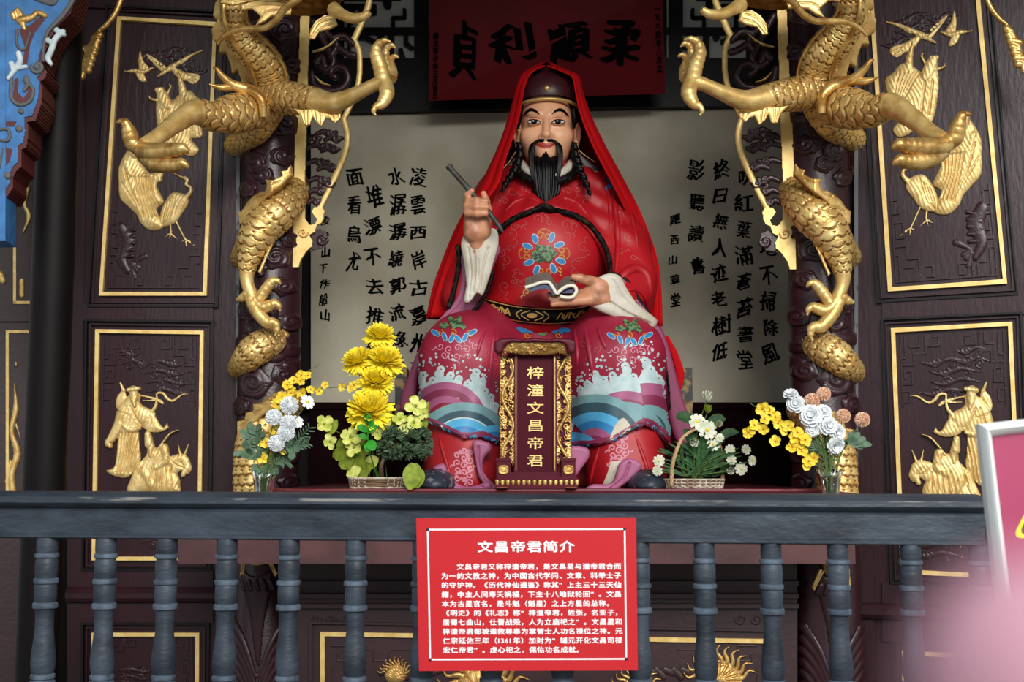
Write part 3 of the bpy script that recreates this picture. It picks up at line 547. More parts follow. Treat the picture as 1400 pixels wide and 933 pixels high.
for x, y, r, s_, a0 in ((340, 258, 15, 1, 1), (352, 222, 18, -1, 3), (388, 214, 16, 1, 0), (380, 352, 20, -1, 2.5), (356, 368, 14, 1, 1), (390, 392, 16, 1, 4), (340, 425, 16, 1, 2), (398, 440, 16, -1, 1), (352, 448, 18, 1, 5), (382, 474, 20, -1, 3), (350, 524, 26, 1, .4), (330, 556, 16, -1, 2), (390, 512, 17, 1, 5), (396, 560, 16, 1, 3), (392, 620, 18, -1, 2), (396, 660, 15, 1, 2), (334, 185, 14, 1, 3), (392, 170, 20, 1, 2), (400, 90, 16, -1, 2), (334, 120, 14, 1, 0), (392, 40, 20, 1, 3), (340, 30, 16, -1, 1), (370, 4, 16, 1, 3), (398, 130, 14, 1, 2), (366, 240, 14, 1, 4), (398, 328, 13, -1, 2), (372, 430, 13, -1, 2), (340, 612, 14, 1, 1), (374, 590, 15, -1, 3)):
    cloud(x, y, r, s_, a0)
for x, y in ((352, 492), (376, 488), (398, 480), (350, 470), (404, 500), (326, 470)): els.append(('poly', [(x + 17 * math.cos(t), y + 9 * math.sin(t)) for t in np.linspace(0, 6.28, 10, endpoint=False)], .5, 3, 7))
b = MB(); relief(b, els, cmap, 1.05); b.build('cloud_carving', M['lacquer_carved'], pil)
els = [('poly', [(333, 782), (352, 788), (378, 782), (366, 850), (360, 905), (354, 905), (345, 840)], .4, 3, 8)]
for k in range(5): els.append(('cap', [(337 + k * 9, 795), (340 + k * 9, 806)], [3, 2.5], 3, 3))
for k in range(7):
    for s_ in (-1, 1): els.append(('cap', [(356 + s_ * 2, 925 + k * 14), (356 + s_ * 18, 880 + k * 14), (356 + s_ * 36, 850 + k * 15)], [3, 5, 6], .3, 4))
b = MB(); relief(b, els, cmap, 1.2); b.build('leaf_carving', M['lacquer_carved'], pil)
# thin blue-black edge strip between door and pillar
# --- bracket with gold outline and cloud openwork
KP = Plane(402, 4.1, 500, 4.1); km = lambda x, y, h: KP.at(x, y, h * .0024)
brk = thing('openwork_bracket', 'gold edged openwork bracket with dark cloud carving on the left dragon pillar', 'bracket', KP.at(402, 366))
b = MB()
relief(b, [('flat', [(414, -60), (428, -60), (424, 20), (420, 160), (417, 270), (418, 300), (424, 308), (431, 307), (434, 301), (430, 296), (426, 290), (430, 284), (440, 283), (444, 290), (443, 300), (440, 306), (434, 309), (431, 318), (424, 322), (428, 330), (427, 338), (420, 344), (412, 356), (409, 366), (400, 366), (403, 200), (408, 100)], 4)], km, .8, back=3); b.build('gold_upright', M['gold_flat'], brk, auto=40)
b = MB(); relief(b, [('cap', spiral(415, 319, 7, 1.3), 1.4, 4, 2)], km, .7); b.build('gold_curl', M['gold_dark'], brk)
b = MB(); relief(b, [('cap', [(510, -60), (505, 0), (498, 22), (488, 46), (484, 54)], 4.5, 1, 3), ('cap', [(484, 54), (491, 70), (492, 95), (489, 118), (480, 142), (470, 163)], 4, 1, 3), ('cap', [(470, 163), (475, 185), (472, 208), (460, 238), (446, 268), (438, 284), (441, 290)], [4, 4.5, 4.5, 4.5, 4, 4.5, 4], 1, 3)], km, .8, back=3); b.build('gold_outline', M['gold_flat'], brk)
els = []
for x, y, w_ in ((446, 182, 14), (436, 200, 16), (452, 205, 12), (434, 222, 15), (449, 230, 14), (436, 246, 14), (447, 252, 10), (434, 262, 12), (430, 276, 9), (430, 190, 8), (456, 190, 12)):
    els.append(('cap', [(x - w_, y + 2), (x - 3, y - 2), (x + 4, y + 2), (x + w_, y - 1)], [3, 4.5, 4.5, 3], .6, 3)); els.append(('cap', spiral(x + w_ * .4, y, 5.5, 1.2, y), 2, 2, 2.4))
for p in ([(428, 30), (440, 52), (450, 70), (456, 84), (448, 96), (438, 92)], [(482, 60), (470, 50), (456, 52)], [(426, 100), (430, 116), (446, 124), (466, 122), (476, 108), (470, 94), (458, 92), (452, 100), (458, 106)], [(432, 86), (440, 78), (444, 90)], [(462, 66), (476, 74), (484, 76)], [(440, 40), (460, 60), (452, 78)]): els.append(('cap', p, [5] * len(p), .6, 5))
b = MB(); relief(b, els, km, .9, back=2); b.build('cloud_openwork', M['lacquer_carved'], brk); b = MB()
relief(b, [('flat', [(424, 322), (436, 312), (446, 316), (448, 326), (440, 340), (428, 342), (422, 346)], 1.5), ('cap', spiral(440, 328, 7, 1.2), 2.5, 1.5, 2)], lambda x, y, h: KP.at(x, y, h * .0024 - .008), .9, back=2); b.build('cloud_tip', M['lacquer_carved'], brk)
for p in ([(428, 72), (446, 66), (463, 53)], [(430, 104), (440, 114), (452, 118)]): b = MB(); relief(b, [('cap', p, [.8, 2.5, .8], 3, 3)], km, .7); b.build('gold_leaf_tip', M['gold'], brk)
# --- the dragon
drg = thing('dragon_carving', 'gilt wooden dragon coiled around the pillar left of the statue', 'dragon carving', P(345, 640, 3.98))
K = .00236
def scl(nth, L, amp, belly=None):
    def f(s, th, r):
        a = s / L + 0 * th; b_ = th / 6.2832 * nth + 0 * s; i = np.floor(a); out = None
        def one(k): x = ((b_ + .5 * (k % 2)) % 1 - .5) * 2; e = 1 + .62 * np.sqrt(np.clip(1 - x * x, 0, 1)); return a - k, e
        y1, e1 = one(i - 1); y0, e0 = one(i); h = np.where(y1 < e1, y1 / e1, np.minimum(y0 / e0, 1) * .8)
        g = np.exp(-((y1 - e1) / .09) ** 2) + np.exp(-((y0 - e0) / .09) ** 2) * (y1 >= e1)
        d = amp * (.42 * h - .62 * g - .1) * (1 + 0 * r)
        if belly is not None:
            t0, t1 = belly; m = (th + 0 * s > t0) & (th + 0 * s < t1); pl = amp * (((s / (L * .75)) % 1) - .5) * .9; d = np.where(m, pl - amp * .3, d)
            ed = np.exp(-((th - t0) / .07) ** 2) + np.exp(-((th - t1) / .07) ** 2); d = d + amp * 1.1 * ed
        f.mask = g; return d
    return f
def scale_part(nth, L, amp, lim):
    h = scl(nth, L, amp)
    def f(s, th, r): d = np.where(s < lim, h(s, th, r), 0); f.mask = np.where(s < lim, h.mask, 0); return d
    return f
def pxr(pts): return [P(x, y, d) for x, y, d, _ in pts], [r * K for *_, r in pts]
body = [(300, -60, 3.74, 17), (312, -20, 3.72, 16), (320, 9, 3.74, 17), (321, 30, 3.77, 18), (333, 54, 3.82, 22), (357, 80, 3.87, 24), (369, 103, 3.92, 24), (372, 128, 3.95, 24), (364, 152, 3.98, 23), (350, 174, 4.01, 22), (334, 190, 4.08, 18), (318, 204, 4.2, 16), (326, 222, 4.3, 16), (365, 240, 4.36, 18), (398, 248, 4.26, 20), (400, 264, 4.11, 23), (380, 290, 4.005, 26), (356, 314, 4.0, 25), (341, 338, 4.05, 19), (330, 362, 4.2, 15), (350, 402, 4.34, 18), (388, 436, 4.24, 16), (384, 456, 4.13, 18), (367, 469, 4.06, 22), (348, 480, 4.03, 22), (336, 493, 4.06, 19), (326, 512, 4.22, 15), (350, 540, 4.34, 18), (392, 542, 4.25, 18), (394, 550, 4.14, 21), (380, 562, 4.05, 23), (362, 582, 4.0, 25), (349, 608, 3.985, 26), (346, 640, 3.98, 26), (346, 672, 3.98, 26), (346, 710, 4.0, 24), (352, 740, 4.03, 18), (352, 770, 4.05, 10)]
pts, rad = pxr(body); b = MB(); n_ = 1500; p_ = cr(pts, n_); r_ = cr([[q, 0, 0] for q in rad], n_)[:, 0]
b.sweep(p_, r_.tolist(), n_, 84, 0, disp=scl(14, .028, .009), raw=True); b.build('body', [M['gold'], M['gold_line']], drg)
def limb(name, pts, disp=None, m='gold', n=230, ms=60, ratio=1.):
    p, r = pxr(pts); b = MB(); b.sweep(p, cr([[q, 0, 0] for q in r], n)[:, 0].tolist(), n, ms, 0, disp=disp, ratio=ratio); return b
ridge = lambda amp, L: (lambda s, th, r: amp * np.abs(np.sin(s / L)) * (np.cos(th) > -.3))
b = limb('leg', [(372, 132, 3.93, 22), (396, 134, 3.88, 22), (428, 138, 3.82, 18), (456, 141, 3.78, 14), (484, 130, 3.74, 10), (508, 118, 3.71, 8.5), (524, 112, 3.70, 10)], scale_part(9, .026, .008, .21))
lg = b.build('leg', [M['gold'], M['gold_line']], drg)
b = MB()
for q in ([(524, 112, 3.70, 9.5), (520, 92, 3.69, 9.5), (514, 74, 3.68, 8), (517, 62, 3.67, 5.5), (525, 56, 3.66, 3.5), (534, 57, 3.66, .8)], [(526, 114, 3.70, 9.5), (529, 128, 3.68, 9.5), (522, 142, 3.67, 7), (513, 147, 3.66, 3.5), (511, 153, 3.66, 2.4), (514, 158, 3.66, .7)], [(530, 106, 3.74, 8), (527, 84, 3.75, 7), (528, 68, 3.75, 4), (535, 62, 3.74, 3), (541, 66, 3.74, .8)], [(534, 108, 3.73, 8), (536, 98, 3.75, 7), (534, 84, 3.76, 4), (539, 77, 3.75, 3), (545, 79, 3.75, .8)]):
    p, r = pxr(q); b.sweep(p, r, 36, 18, 0, disp=ridge(.0018, .006))
b.build('claw', M['gold'], lg)
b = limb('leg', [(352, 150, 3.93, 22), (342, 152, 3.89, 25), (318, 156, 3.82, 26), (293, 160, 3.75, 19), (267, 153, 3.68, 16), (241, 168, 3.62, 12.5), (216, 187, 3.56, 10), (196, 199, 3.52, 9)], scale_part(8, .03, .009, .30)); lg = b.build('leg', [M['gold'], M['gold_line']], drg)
b = MB()
for q in ([(194, 204, 3.52, 10), (181, 196, 3.51, 9), (177, 182, 3.50, 9), (173, 171, 3.49, 6), (168, 166, 3.49, 4), (160, 167, 3.49, .8)], [(192, 206, 3.51, 10), (212, 208, 3.47, 11), (236, 206, 3.44, 9), (250, 204, 3.42, 7), (258, 208, 3.42, 2)], [(196, 212, 3.52, 9), (214, 224, 3.48, 10.5), (238, 226, 3.45, 9), (250, 224, 3.43, 6), (258, 229, 3.43, 1.5)]):
    p, r = pxr(q); b.sweep(p, r, 40, 18, 0, disp=ridge(.002, .0065))
b.build('claw', M['gold_dark'], lg)
b = MB()
for q in ([(352, 128, 3.86, 9), (335, 122, 3.84, 9), (318, 116, 3.82, 6.5), (304, 104, 3.80, 4.5), (296, 94, 3.79, 3), (291, 92, 3.79, .8)], [(322, 118, 3.83, 6), (305, 120, 3.81, 5), (294, 118, 3.80, 3), (286, 115, 3.79, .8)], [(360, 160, 3.84, 5), (358, 138, 3.83, 6.5), (346, 126, 3.83, 6), (330, 122, 3.84, 5)]):
    p, r = pxr(q); b.sweep(p, r, 40, 16, 0)
b.build('flame_tuft', M['gold_dark'], lg)
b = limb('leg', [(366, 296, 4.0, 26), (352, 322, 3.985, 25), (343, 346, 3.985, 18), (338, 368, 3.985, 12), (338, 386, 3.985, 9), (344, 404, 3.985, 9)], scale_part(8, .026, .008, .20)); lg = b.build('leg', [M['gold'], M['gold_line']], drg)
b = MB()
for q in ([(342, 402, 3.985, 8), (352, 412, 3.98, 8), (362, 398, 3.975, 7.5), (372, 386, 3.97, 7), (379, 384, 3.965, 4), (384, 389, 3.965, .8)], [(342, 404, 3.985, 8), (358, 420, 3.975, 8), (374, 416, 3.97, 7), (381, 418, 3.965, 4), (383, 426, 3.965, .8)], [(342, 406, 3.985, 8), (350, 424, 3.975, 8.5), (364, 440, 3.97, 8), (376, 442, 3.965, 6), (379, 452, 3.965, 3.5), (376, 460, 3.965, .8)], [(340, 402, 3.985, 8), (330, 408, 3.99, 5), (324, 410, 3.995, 2)]):
    p, r = pxr(q); b.sweep(p, r, 40, 18, 0, disp=ridge(.0016, .006))
b.build('claw', M['gold'], lg)
def fin(pts, d, h=3., gro=(), m='gold_dark', nm='fin', amp=1.6, par=None, dx=0., dy=0.):
    b = MB(); f = (lambda x, y, hh: P(x, y, d(x, y) if callable(d) else d) + np.array([0, -hh * K, 0]))
    relief(b, [('poly', pts, .5, amp, 5, 0)] + [('groove', g, .9, 1.2) for g in gro], f, .8, back=12 if nm == 'dorsal_fin' else 2.5); return b.build(nm, M[m], par or drg)
fin([(306, -14), (294, 4), (291, 22), (297, 28), (289, 40), (291, 54), (301, 60), (299, 72), (309, 72), (315, 88), (317, 101), (325, 96), (329, 108), (329, 122), (340, 113), (352, 116), (350, 96), (338, 74), (320, 50), (310, 28), (312, 0)], lambda x, y: 3.79 + max(0, y) * .0012, gro=[[(300, 8), (306, 20)], [(298, 26), (308, 40)], [(302, 44), (316, 60)], [(312, 62), (328, 82)], [(326, 84), (342, 104)]], nm='dorsal_fin', m='gold')
fin([(327, 306), (326, 290), (332, 286), (338, 276), (346, 268), (356, 262), (362, 262), (365, 252), (362, 246), (374, 246), (386, 240), (384, 234), (392, 232), (398, 224), (400, 240), (384, 256), (362, 272), (344, 292), (334, 310)], lambda x, y: 3.935 + abs(x - 372) * .0010, nm='dorsal_fin', gro=[[(334, 290), (345, 284)], [(350, 270), (362, 266)], [(372, 252), (384, 248)]])
fin([(320, 616), (324, 592), (324, 576), (334, 574), (336, 564), (346, 562), (346, 552), (358, 552), (364, 546), (376, 548), (380, 536), (392, 534), (400, 528), (402, 540), (386, 556), (360, 568), (340, 586), (328, 612)], lambda x, y: 3.915 + abs(x - 372) * .001, nm='dorsal_fin', gro=[[(328, 584), (338, 576)], [(346, 566), (358, 560)], [(372, 554), (386, 546)]])
fin([(330, 760), (338, 760), (334, 786), (328, 788)], 3.98, nm='tail_fin', gro=[[(335, 762), (331, 786)]]); fin([(362, 762), (370, 760), (380, 784), (376, 790)], 3.98, nm='tail_fin', gro=[[(366, 762), (377, 786)]])
fin([(400, 148), (414, 150), (440, 148), (462, 150), (468, 146), (466, 162), (458, 170), (452, 164), (446, 162), (440, 174), (432, 168), (428, 160), (424, 172), (416, 172), (412, 160)], 3.79, nm='leg_fringe', m='gold', gro=[[(420, 152), (420, 170)], [(436, 152), (438, 170)], [(452, 152), (456, 164)], [(414, 152), (417, 168)], [(430, 152), (432, 164)], [(460, 152), (462, 162)]])
for k in range(9): fin([(352 + 4 * k, 372 - 10 * k), (362 + 4.4 * k, 352 - 9.6 * k), (368 + 4 * k, 340 - 8 * k), (364 + 4 * k, 356 - 9 * k), (356 + 4 * k, 376 - 10 * k)], 3.97 + .004 * k, nm='leg_hair', m='gold') if k < 5 else None
# head, mostly above the frame
b = MB(); hd = lambda c, r, rot=0: b.ball(P(*c), np.array(r) * K, 0, 18, 24)
def hball(X, Y, Z): 
    C = lambda *a: P(*a); d = sd_ell(X, Y, Z, C(405, -18, 3.66), np.array([62, 60, 42]) * K); d = smin(d, sd_ell(X, Y, Z, C(440, 0, 3.60), np.array([44, 26, 36]) * K), .03)
    d = smin(d, sd_ell(X, Y, Z, C(396, 12, 3.64), np.array([26, 20, 28]) * K), .03); d = smin(d, sd_ell(X, Y, Z, C(455, 12, 3.56), np.array([13, 20, 13]) * K), .015); d = smin(d, sd_cap(X, Y, Z, C(300, -40, 3.72), C(390, -30, 3.68), 20 * K, 30 * K), .03)
    d = smin(d, sd_ell(X, Y, Z, C(432, 2, 3.57), np.array([15, 10, 10]) * K), .01); d = smin(d, sd_ell(X, Y, Z, C(410, -52, 3.56), np.array([16, 14, 12]) * K), .01)
    return d + .0022 * np.sin(260 * Z + 90 * X) * np.sin(70 * X)
lo, hi = P(270, 40, 3.9), P(500, -130, 3.4); v, f = surfnet(hball, (lo[0], 3.4, lo[2]), (hi[0], 3.85, hi[2] + .05), .005); b = MB(); b.add(v, f.tolist()); head = b.build('head', M['gold_dark'], drg)
b = MB()
for q in ([(409, -4, 3.54, 6), (400, 3, 3.54, 5), (389, 12, 3.56, 4.8), (377, 28, 3.58, 4.4), (362, 38, 3.6, 4), (345, 39, 3.62, 4), (323, 41, 3.64, 3.8), (306, 50, 3.66, 3.4), (297, 60, 3.67, 2.2)],):
    p, r = pxr(q); b.sweep(p, r, 80, 14, 0)
b.build('whisker', M['gold_dark'], head)
for q in ([(306, -30, 3.70, 3), (306, 10, 3.70, 3), (309, 36, 3.72, 3.2), (322, 62, 3.775, 3.4), (338, 84, 3.82, 3.4), (347, 106, 3.865, 3.2), (350, 124, 3.90, 2.6)], [(334, 14, 3.71, 1.4), (338, 30, 3.73, 1.4), (353, 46, 3.765, 1.4), (374, 68, 3.82, 1.5), (389, 94, 3.865, 1.5), (393, 120, 3.90, 1.5), (386, 142, 3.93, 1.5)]):
    b = MB(); p, r = pxr(q); b.sweep(p, r, 70, 12, 0); b.build('spine_ridge', M['gold_dark'], drg)
b = MB(); p, r = pxr([(456, 12, 3.55, 9), (468, 20, 3.52, 7), (482, 25, 3.5, 6.5), (496, 23, 3.48, 5.5), (505, 17, 3.47, 4)]); b.sweep(p, r, 40, 16, 0); b.build('tusk', M['gold'], head)
fin([(422, 54), (424, 40), (432, 28), (444, 20), (458, 22), (462, 34), (452, 40), (436, 44), (430, 54)], 3.60, nm='beard_tuft', m='gold', par=head, gro=[[(426, 48), (436, 32), (452, 26)], [(428, 52), (440, 38), (456, 32)], [(424, 42), (434, 30), (446, 22)]])
fin([(330, 6), (360, -2), (400, 2), (398, 20), (372, 22), (362, 30), (348, 36), (356, 22), (344, 12), (330, 14)], 3.63, nm='mane', m='gold', par=head, gro=[[(334, 10), (362, 6), (396, 8)], [(350, 34), (364, 16), (396, 14)], [(340, 6), (370, 2), (396, 4)]])
fin([(300, 4), (308, -6), (336, -4), (366, -12), (392, -10), (392, 4), (366, 6), (340, 2), (318, 8)], 3.64, nm='mane', m='gold', par=head, gro=[[(310, 0), (340, -2), (380, -6)], [(320, 4), (350, 0), (386, 0)]])
# --- mirrored pillar, bracket and dragon on the right
phi = math.radians(-6); cR = P(1128, HZ, 4.0); Mx = np.diag([-1., 1., 1.]); Rz = np.array([[math.cos(phi), -math.sin(phi), 0], [math.sin(phi), math.cos(phi), 0], [0, 0, 1.]])
A_ = Rz @ Mx; T_ = np.array([cR[0], cR[1], 0]) - A_ @ np.array([ax0[0], ax0[1], 0]) + np.array([0, 0, -.03])
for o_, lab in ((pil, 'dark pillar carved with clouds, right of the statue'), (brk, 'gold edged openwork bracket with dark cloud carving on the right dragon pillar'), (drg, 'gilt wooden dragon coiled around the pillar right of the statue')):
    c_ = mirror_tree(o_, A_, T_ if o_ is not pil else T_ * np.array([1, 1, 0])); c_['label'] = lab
# ------------------------------------------------------------------ altar table and cabinet
def uz(y, d): return P(CX, y, d)[2]
z_low, z_top = uz(700, 3.6), uz(669, 3.62)
alt = thing('altar_table', 'dark red lacquer altar table the statue sits on behind the railing', 'altar table', (.05, 3.9, 0.))
b = MB(); a0, a1 = P(246, HZ, 3.6)[0], P(1166, HZ, 3.6)[0]; zb = uz(771, 3.6)
b.box((a0, 3.6, zb), (a1, 3.84, z_low)); b.box((-.66, 3.84, zb), (.86, 4.9, z_low)); b.build('table_top', M['redlac_old'], alt, smooth=False)
b = MB(); fx0, fx1 = P(376, HZ, 3.66)[0], P(1124, HZ, 3.66)[0]; b.box((fx0, 3.66, z_low), (fx1, 4.85, z_top)); b.sweep([(fx0, 3.658, z_top - .006), (0, 3.658, z_top - .006), (fx1, 3.658, z_top - .006)], .0065, 4, 8)
for s_, x0, x1, y1 in ((1, 376, 318, 678), (-1, 1124, 1183, 677)):
    q0, q1 = P(x0, HZ, 3.66), P(x1, HZ, 3.66); zt = uz(y1, 3.66)
    c = [(q0[0], 3.66, z_low), (q1[0], 3.66, z_low), (q1[0], 3.66, zt), (q0[0], 3.66, z_top), (q0[0], 3.8, z_low), (q1[0], 3.8, z_low), (q1[0], 3.8, zt), (q0[0], 3.8, z_top)]
    b.hexa(c)
b.build('plinth', M['redlac'], alt, smooth=False)
CP = Plane(420, 3.95, 1060, 3.93)
b = MB(); slab(b, CP, 392, 770, 1092, 1290, -.5, -.02)
for y in (795, 812, 826): slab(b, CP, 392, y, 1092, y + 6, -.02, .004)
frame_ring(b, [(438, 866), (1050, 877), (1050, 1250), (438, 1250)], CP, 3, -.02, -.005, 14); b.build('cabinet_front', M['darkred_wood'], alt, smooth=False)
b = MB(); frame_ring(b, [(440, 868), (1048, 878), (1048, 1250), (440, 1250)], CP, 6, -.02, -.01); b.build('gold_border', M['gold_flat'], alt, smooth=False)
cpm = lambda x, y, h: CP.at(x, y, h * .0023 - .02)
els = []
for s_ in (1, -1):
    g = (lambda x: x) if s_ == 1 else (lambda x: 1488 - x)
    for p in ([(452, 885), (478, 885), (478, 905), (460, 905), (460, 895)], [(452, 915), (452, 935)], [(490, 890), (510, 890), (510, 905), (530, 905), (530, 890), (560, 890)], [(470, 920), (490, 920), (490, 940)]): els.append(('line', [(g(a), c) for a, c in p], 1.6, 1.5))
    els += [('cap', [(g(520 + 12 * i), 922 + (i % 2) * 6), (g(530 + 12 * i), 918)], 5, .3, 2) for i in range(7)] + [('cap', spiral(g(430 + 22 * i), 848, 8, 1.4, 0, s_), 1.5, .3, 1.5) for i in range(3)]
b = MB(); relief(b, els, cpm, 1.2); b.build('carved_ground', M['darkred_wood'], alt)
for cx, cy, sc in ((540, 925, .6), (660, 948, 1.5), (985, 935, 1.2), (870, 950, .9)):                   # gilt lion mane tips
    els = [('poly', [(cx + 26 * sc * math.cos(t), cy + 22 * sc * math.sin(t)) for t in np.linspace(0, 6.28, 12, endpoint=False)], .5, 8, 18 * sc)]
    for i in range(11):
        t = -2.9 + i * .26; e = np.array([math.cos(t), math.sin(t)]); n_ = np.array([-e[1], e[0]]); c = np.array([cx, cy]); els.append(('cap', [tuple(c + e * 14 * sc), tuple(c + e * 26 * sc + n_ * 3 * sc), tuple(c + e * 36 * sc - n_ * 3 * sc), tuple(c + e * 44 * sc + n_ * 2 * sc)], [4 * sc, 3 * sc, 2 * sc, .6], .5, 3))
    els += [('groove', [(cx + math.cos(t) * 8 * sc, cy + math.sin(t) * 8 * sc), (cx + math.cos(t + .3) * 24 * sc, cy + math.sin(t + .3) * 22 * sc)], 1.1, 3) for t in np.linspace(-3, 0, 9)]
    b = MB(); relief(b, els, cpm, .9); b.build('lion_carving', M['gold_dark'], alt)
# ------------------------------------------------------------------ railing
RP = Plane(0, 2.8, 1340, 2.45)
def rz(x, yl, yr): return 0
rail = thing('railing', 'slate blue wooden railing with turned balusters in front of the altar', 'railing', [*RP.at(700, 700)[:2], 0.])
xa, xb = -60, 1346
def rline(x, y_l, y_r, h):                                        # pixel height interpolated along the rail
    y = y_l + (y_r - y_l) * x / 1340.; return RP.at(x, y, h)
prof = [(672.5, 677, -.085), (673, 678.5, -.03), (675, 681, .0), (679, 686, .0135), (683.5, 690.5, .0160), (687, 694, .016), (692, 699, .008), (695, 702, -.002), (697, 704, .0), (698, 705, .004), (729, 739, .004), (731, 740, .009), (734, 745, .009), (736, 747, .002), (737, 748, -.06)]
def rail_grid(pr, n=60):
    g = []
    for x in np.linspace(xa, xb, n): g.append([rline(x, a, c, h) for a, c, h in pr])
    return np.array(g)
b = MB(); g = rail_grid(prof); 
back = np.array([[q[0] + RP.n * -.0 for q in [p]] [0] for p in g]);
b.grid(g, 0, cv=True)
mi = []
for f_ in b.f: 
    col = min(i % len(prof) for i in f_); mi.append(1 if col == 3 else 0)
b.m = mi
b.add(g[-1], [tuple(range(len(prof)))], 0); b.add(g[0], [tuple(range(len(prof)))[::-1]], 0)
b.build('handrail', [M['rail'], M['rail_worn']], rail, auto=30)
b = MB(); q0, q1 = RP.at(-60, 640, 0), RP.at(1346, 640, 0); b.hexa([(*(q0 + RP.n * .03)[:2], .12), (*(q1 + RP.n * .03)[:2], .12), (*(q1 + RP.n * .03)[:2], .2), (*(q0 + RP.n * .03)[:2], .2), (*(q0 - RP.n * .04)[:2], .12), (*(q1 - RP.n * .04)[:2], .12), (*(q1 - RP.n * .04)[:2], .2), (*(q0 - RP.n * .04)[:2], .2)]); b.build('bottom_rail', M['rail'], rail, smooth=False)
bprof_old = [(22, 0), (22, 8), (24, 14), (23.5, 20), (24.5, 24), (28, 28), (28, 32), (24, 36), (25, 42), (25.2, 52), (24.5, 57), (28, 60), (28, 64), (25, 67.5), (25, 84), (24, 89), (29, 93), (29, 98), (23, 102), (21, 108), (21.5, 124), (25, 140), (28.5, 156), (29, 166), (27, 176), (24, 180), (28, 184), (28, 188), (25, 191), (29, 195), (29, 200), (25, 203), (28, 210), (24, 226), (29, 232), (29, 240), (24, 244), (24, 330)]
def bead(c, r, h): return [(r - 3, c - h), (r - .6, c - h * .75), (r, c), (r - .6, c + h * .75), (r - 3, c + h)]
bprof = [(24.5, 0), (25.5, 6), (25.5, 17), (24, 20.5)] + bead(24, 29, 3) + [(24, 28), (26.5, 32), (26.8, 46), (25, 54)] + bead(58, 29.5, 3.4) + [(25, 62), (26.5, 66), (26.5, 80), (25, 86)] + bead(90.5, 30, 4) + [(23, 95), (22, 102), (22, 122), (24, 134), (27.5, 150), (29.5, 164), (28, 174), (24.5, 180)] + bead(184, 29.5, 3) + [(25, 188)] + bead(193, 30, 4) + [(25, 198), (28, 204), (29.5, 212), (27, 224), (25, 230)] + bead(236, 30, 4) + [(24, 242), (24, 300)]
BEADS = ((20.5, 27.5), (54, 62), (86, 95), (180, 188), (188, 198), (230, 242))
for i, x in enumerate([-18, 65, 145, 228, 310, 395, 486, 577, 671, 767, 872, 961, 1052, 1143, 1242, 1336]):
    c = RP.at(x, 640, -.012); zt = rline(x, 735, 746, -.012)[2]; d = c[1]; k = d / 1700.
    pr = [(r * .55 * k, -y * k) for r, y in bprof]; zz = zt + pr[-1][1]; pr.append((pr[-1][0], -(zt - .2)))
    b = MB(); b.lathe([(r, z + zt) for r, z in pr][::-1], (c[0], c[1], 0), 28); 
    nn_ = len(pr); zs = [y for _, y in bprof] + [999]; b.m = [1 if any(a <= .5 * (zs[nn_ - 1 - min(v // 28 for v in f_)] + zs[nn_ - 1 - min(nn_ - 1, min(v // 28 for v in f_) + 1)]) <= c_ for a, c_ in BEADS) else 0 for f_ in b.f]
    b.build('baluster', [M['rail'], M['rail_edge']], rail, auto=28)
# end post at the left edge
c = RP.at(-10, 640, .0); b = MB(); 
# ------------------------------------------------------------------ red notice on the railing
SQ = [(569, 709), (869.5, 708), (872, 917), (573, 918)]; SPl = Plane(0, 2.752, 1340, 2.402)
sg = thing('notice_board', 'red printed notice with white Chinese text fixed to the middle of the railing', 'sign', SPl.at(720, 918))
b = MB(); qslab(b, SPl, SQ, -.006, .0); b.build('panel', M['signred'], sg, smooth=False)
def smap(x, y, h=0.): return quad_s(x, y, h)
sq_ = [np.array(c, float) for c in SQ]
def quad_s(u, v, h=0.):
    a = sq_[0] * (1 - u) * (1 - v) + sq_[1] * u * (1 - v) + sq_[2] * u * v + sq_[3] * (1 - u) * v; return SPl.at(a[0], a[1], h)
b = MB(); fx, fy = .052, .075
for (u0, v0, u1, v1) in ((fx, fy, 1 - fx, fy), (fx, 1 - fy, 1 - fx, 1 - fy), (fx, fy, fx, 1 - fy), (1 - fx, fy, 1 - fx, 1 - fy)):
    e, g_ = .0035, .005
    if v0 == v1: c = [(u0, v0 + g_), (u1, v0 + g_), (u1, v0 - g_), (u0, v0 - g_)]
    else: c = [(u0 - e, v1), (u0 + e, v1), (u0 + e, v0), (u0 - e, v0)]
    b.add([quad_s(x, y, .0008) for x, y in c], [(0, 1, 2, 3)])
b.build('white_border', M['white'], sg, smooth=False)
for u, v in ((fx, fy), (1 - fx, fy), (fx, 1 - fy), (1 - fx, 1 - fy)):
    b = MB(); b.lathe([(.0032, 0), (.0028, .0016), (.001, .0024)], quad_s(u, v, 0), 12, ax=SPl.n); b.build('screw', M['line'], sg)
b = MB()
for i, ch in enumerate('文昌帝君简介'): put_glyph(b, ch, quad_s, .312 + i * .0745, .187, .072, .078, .022, .0009)
b.build('title', M['white'], sg, smooth=False)
lines = ['　　文昌帝君又称梓潼帝君，是文昌星与潼帝君合而', '为一的文教之神，为中国古代学问、文章、科举士子', '的守护神。《历代神仙通鉴》称其“上主三十三天仙', '籍，中主人间寿夭祸福，下主十八地狱轮回”。文昌', '本为古星官名，是斗魁（魁星）之上方星的总称。', '《明史》的《礼志》称“梓潼帝君，姓张，名亚子，', '居蜀七曲山，仕晋战殁，人为立庙祀之”。文昌星和', '梓潼帝君都被道教尊奉为掌管士人功名禄位之神。元', '仁宗延佑三年（1361年）加封为“辅元开化文昌司禄', '宏仁帝君”。虔心祀之，保佑功名成就。']
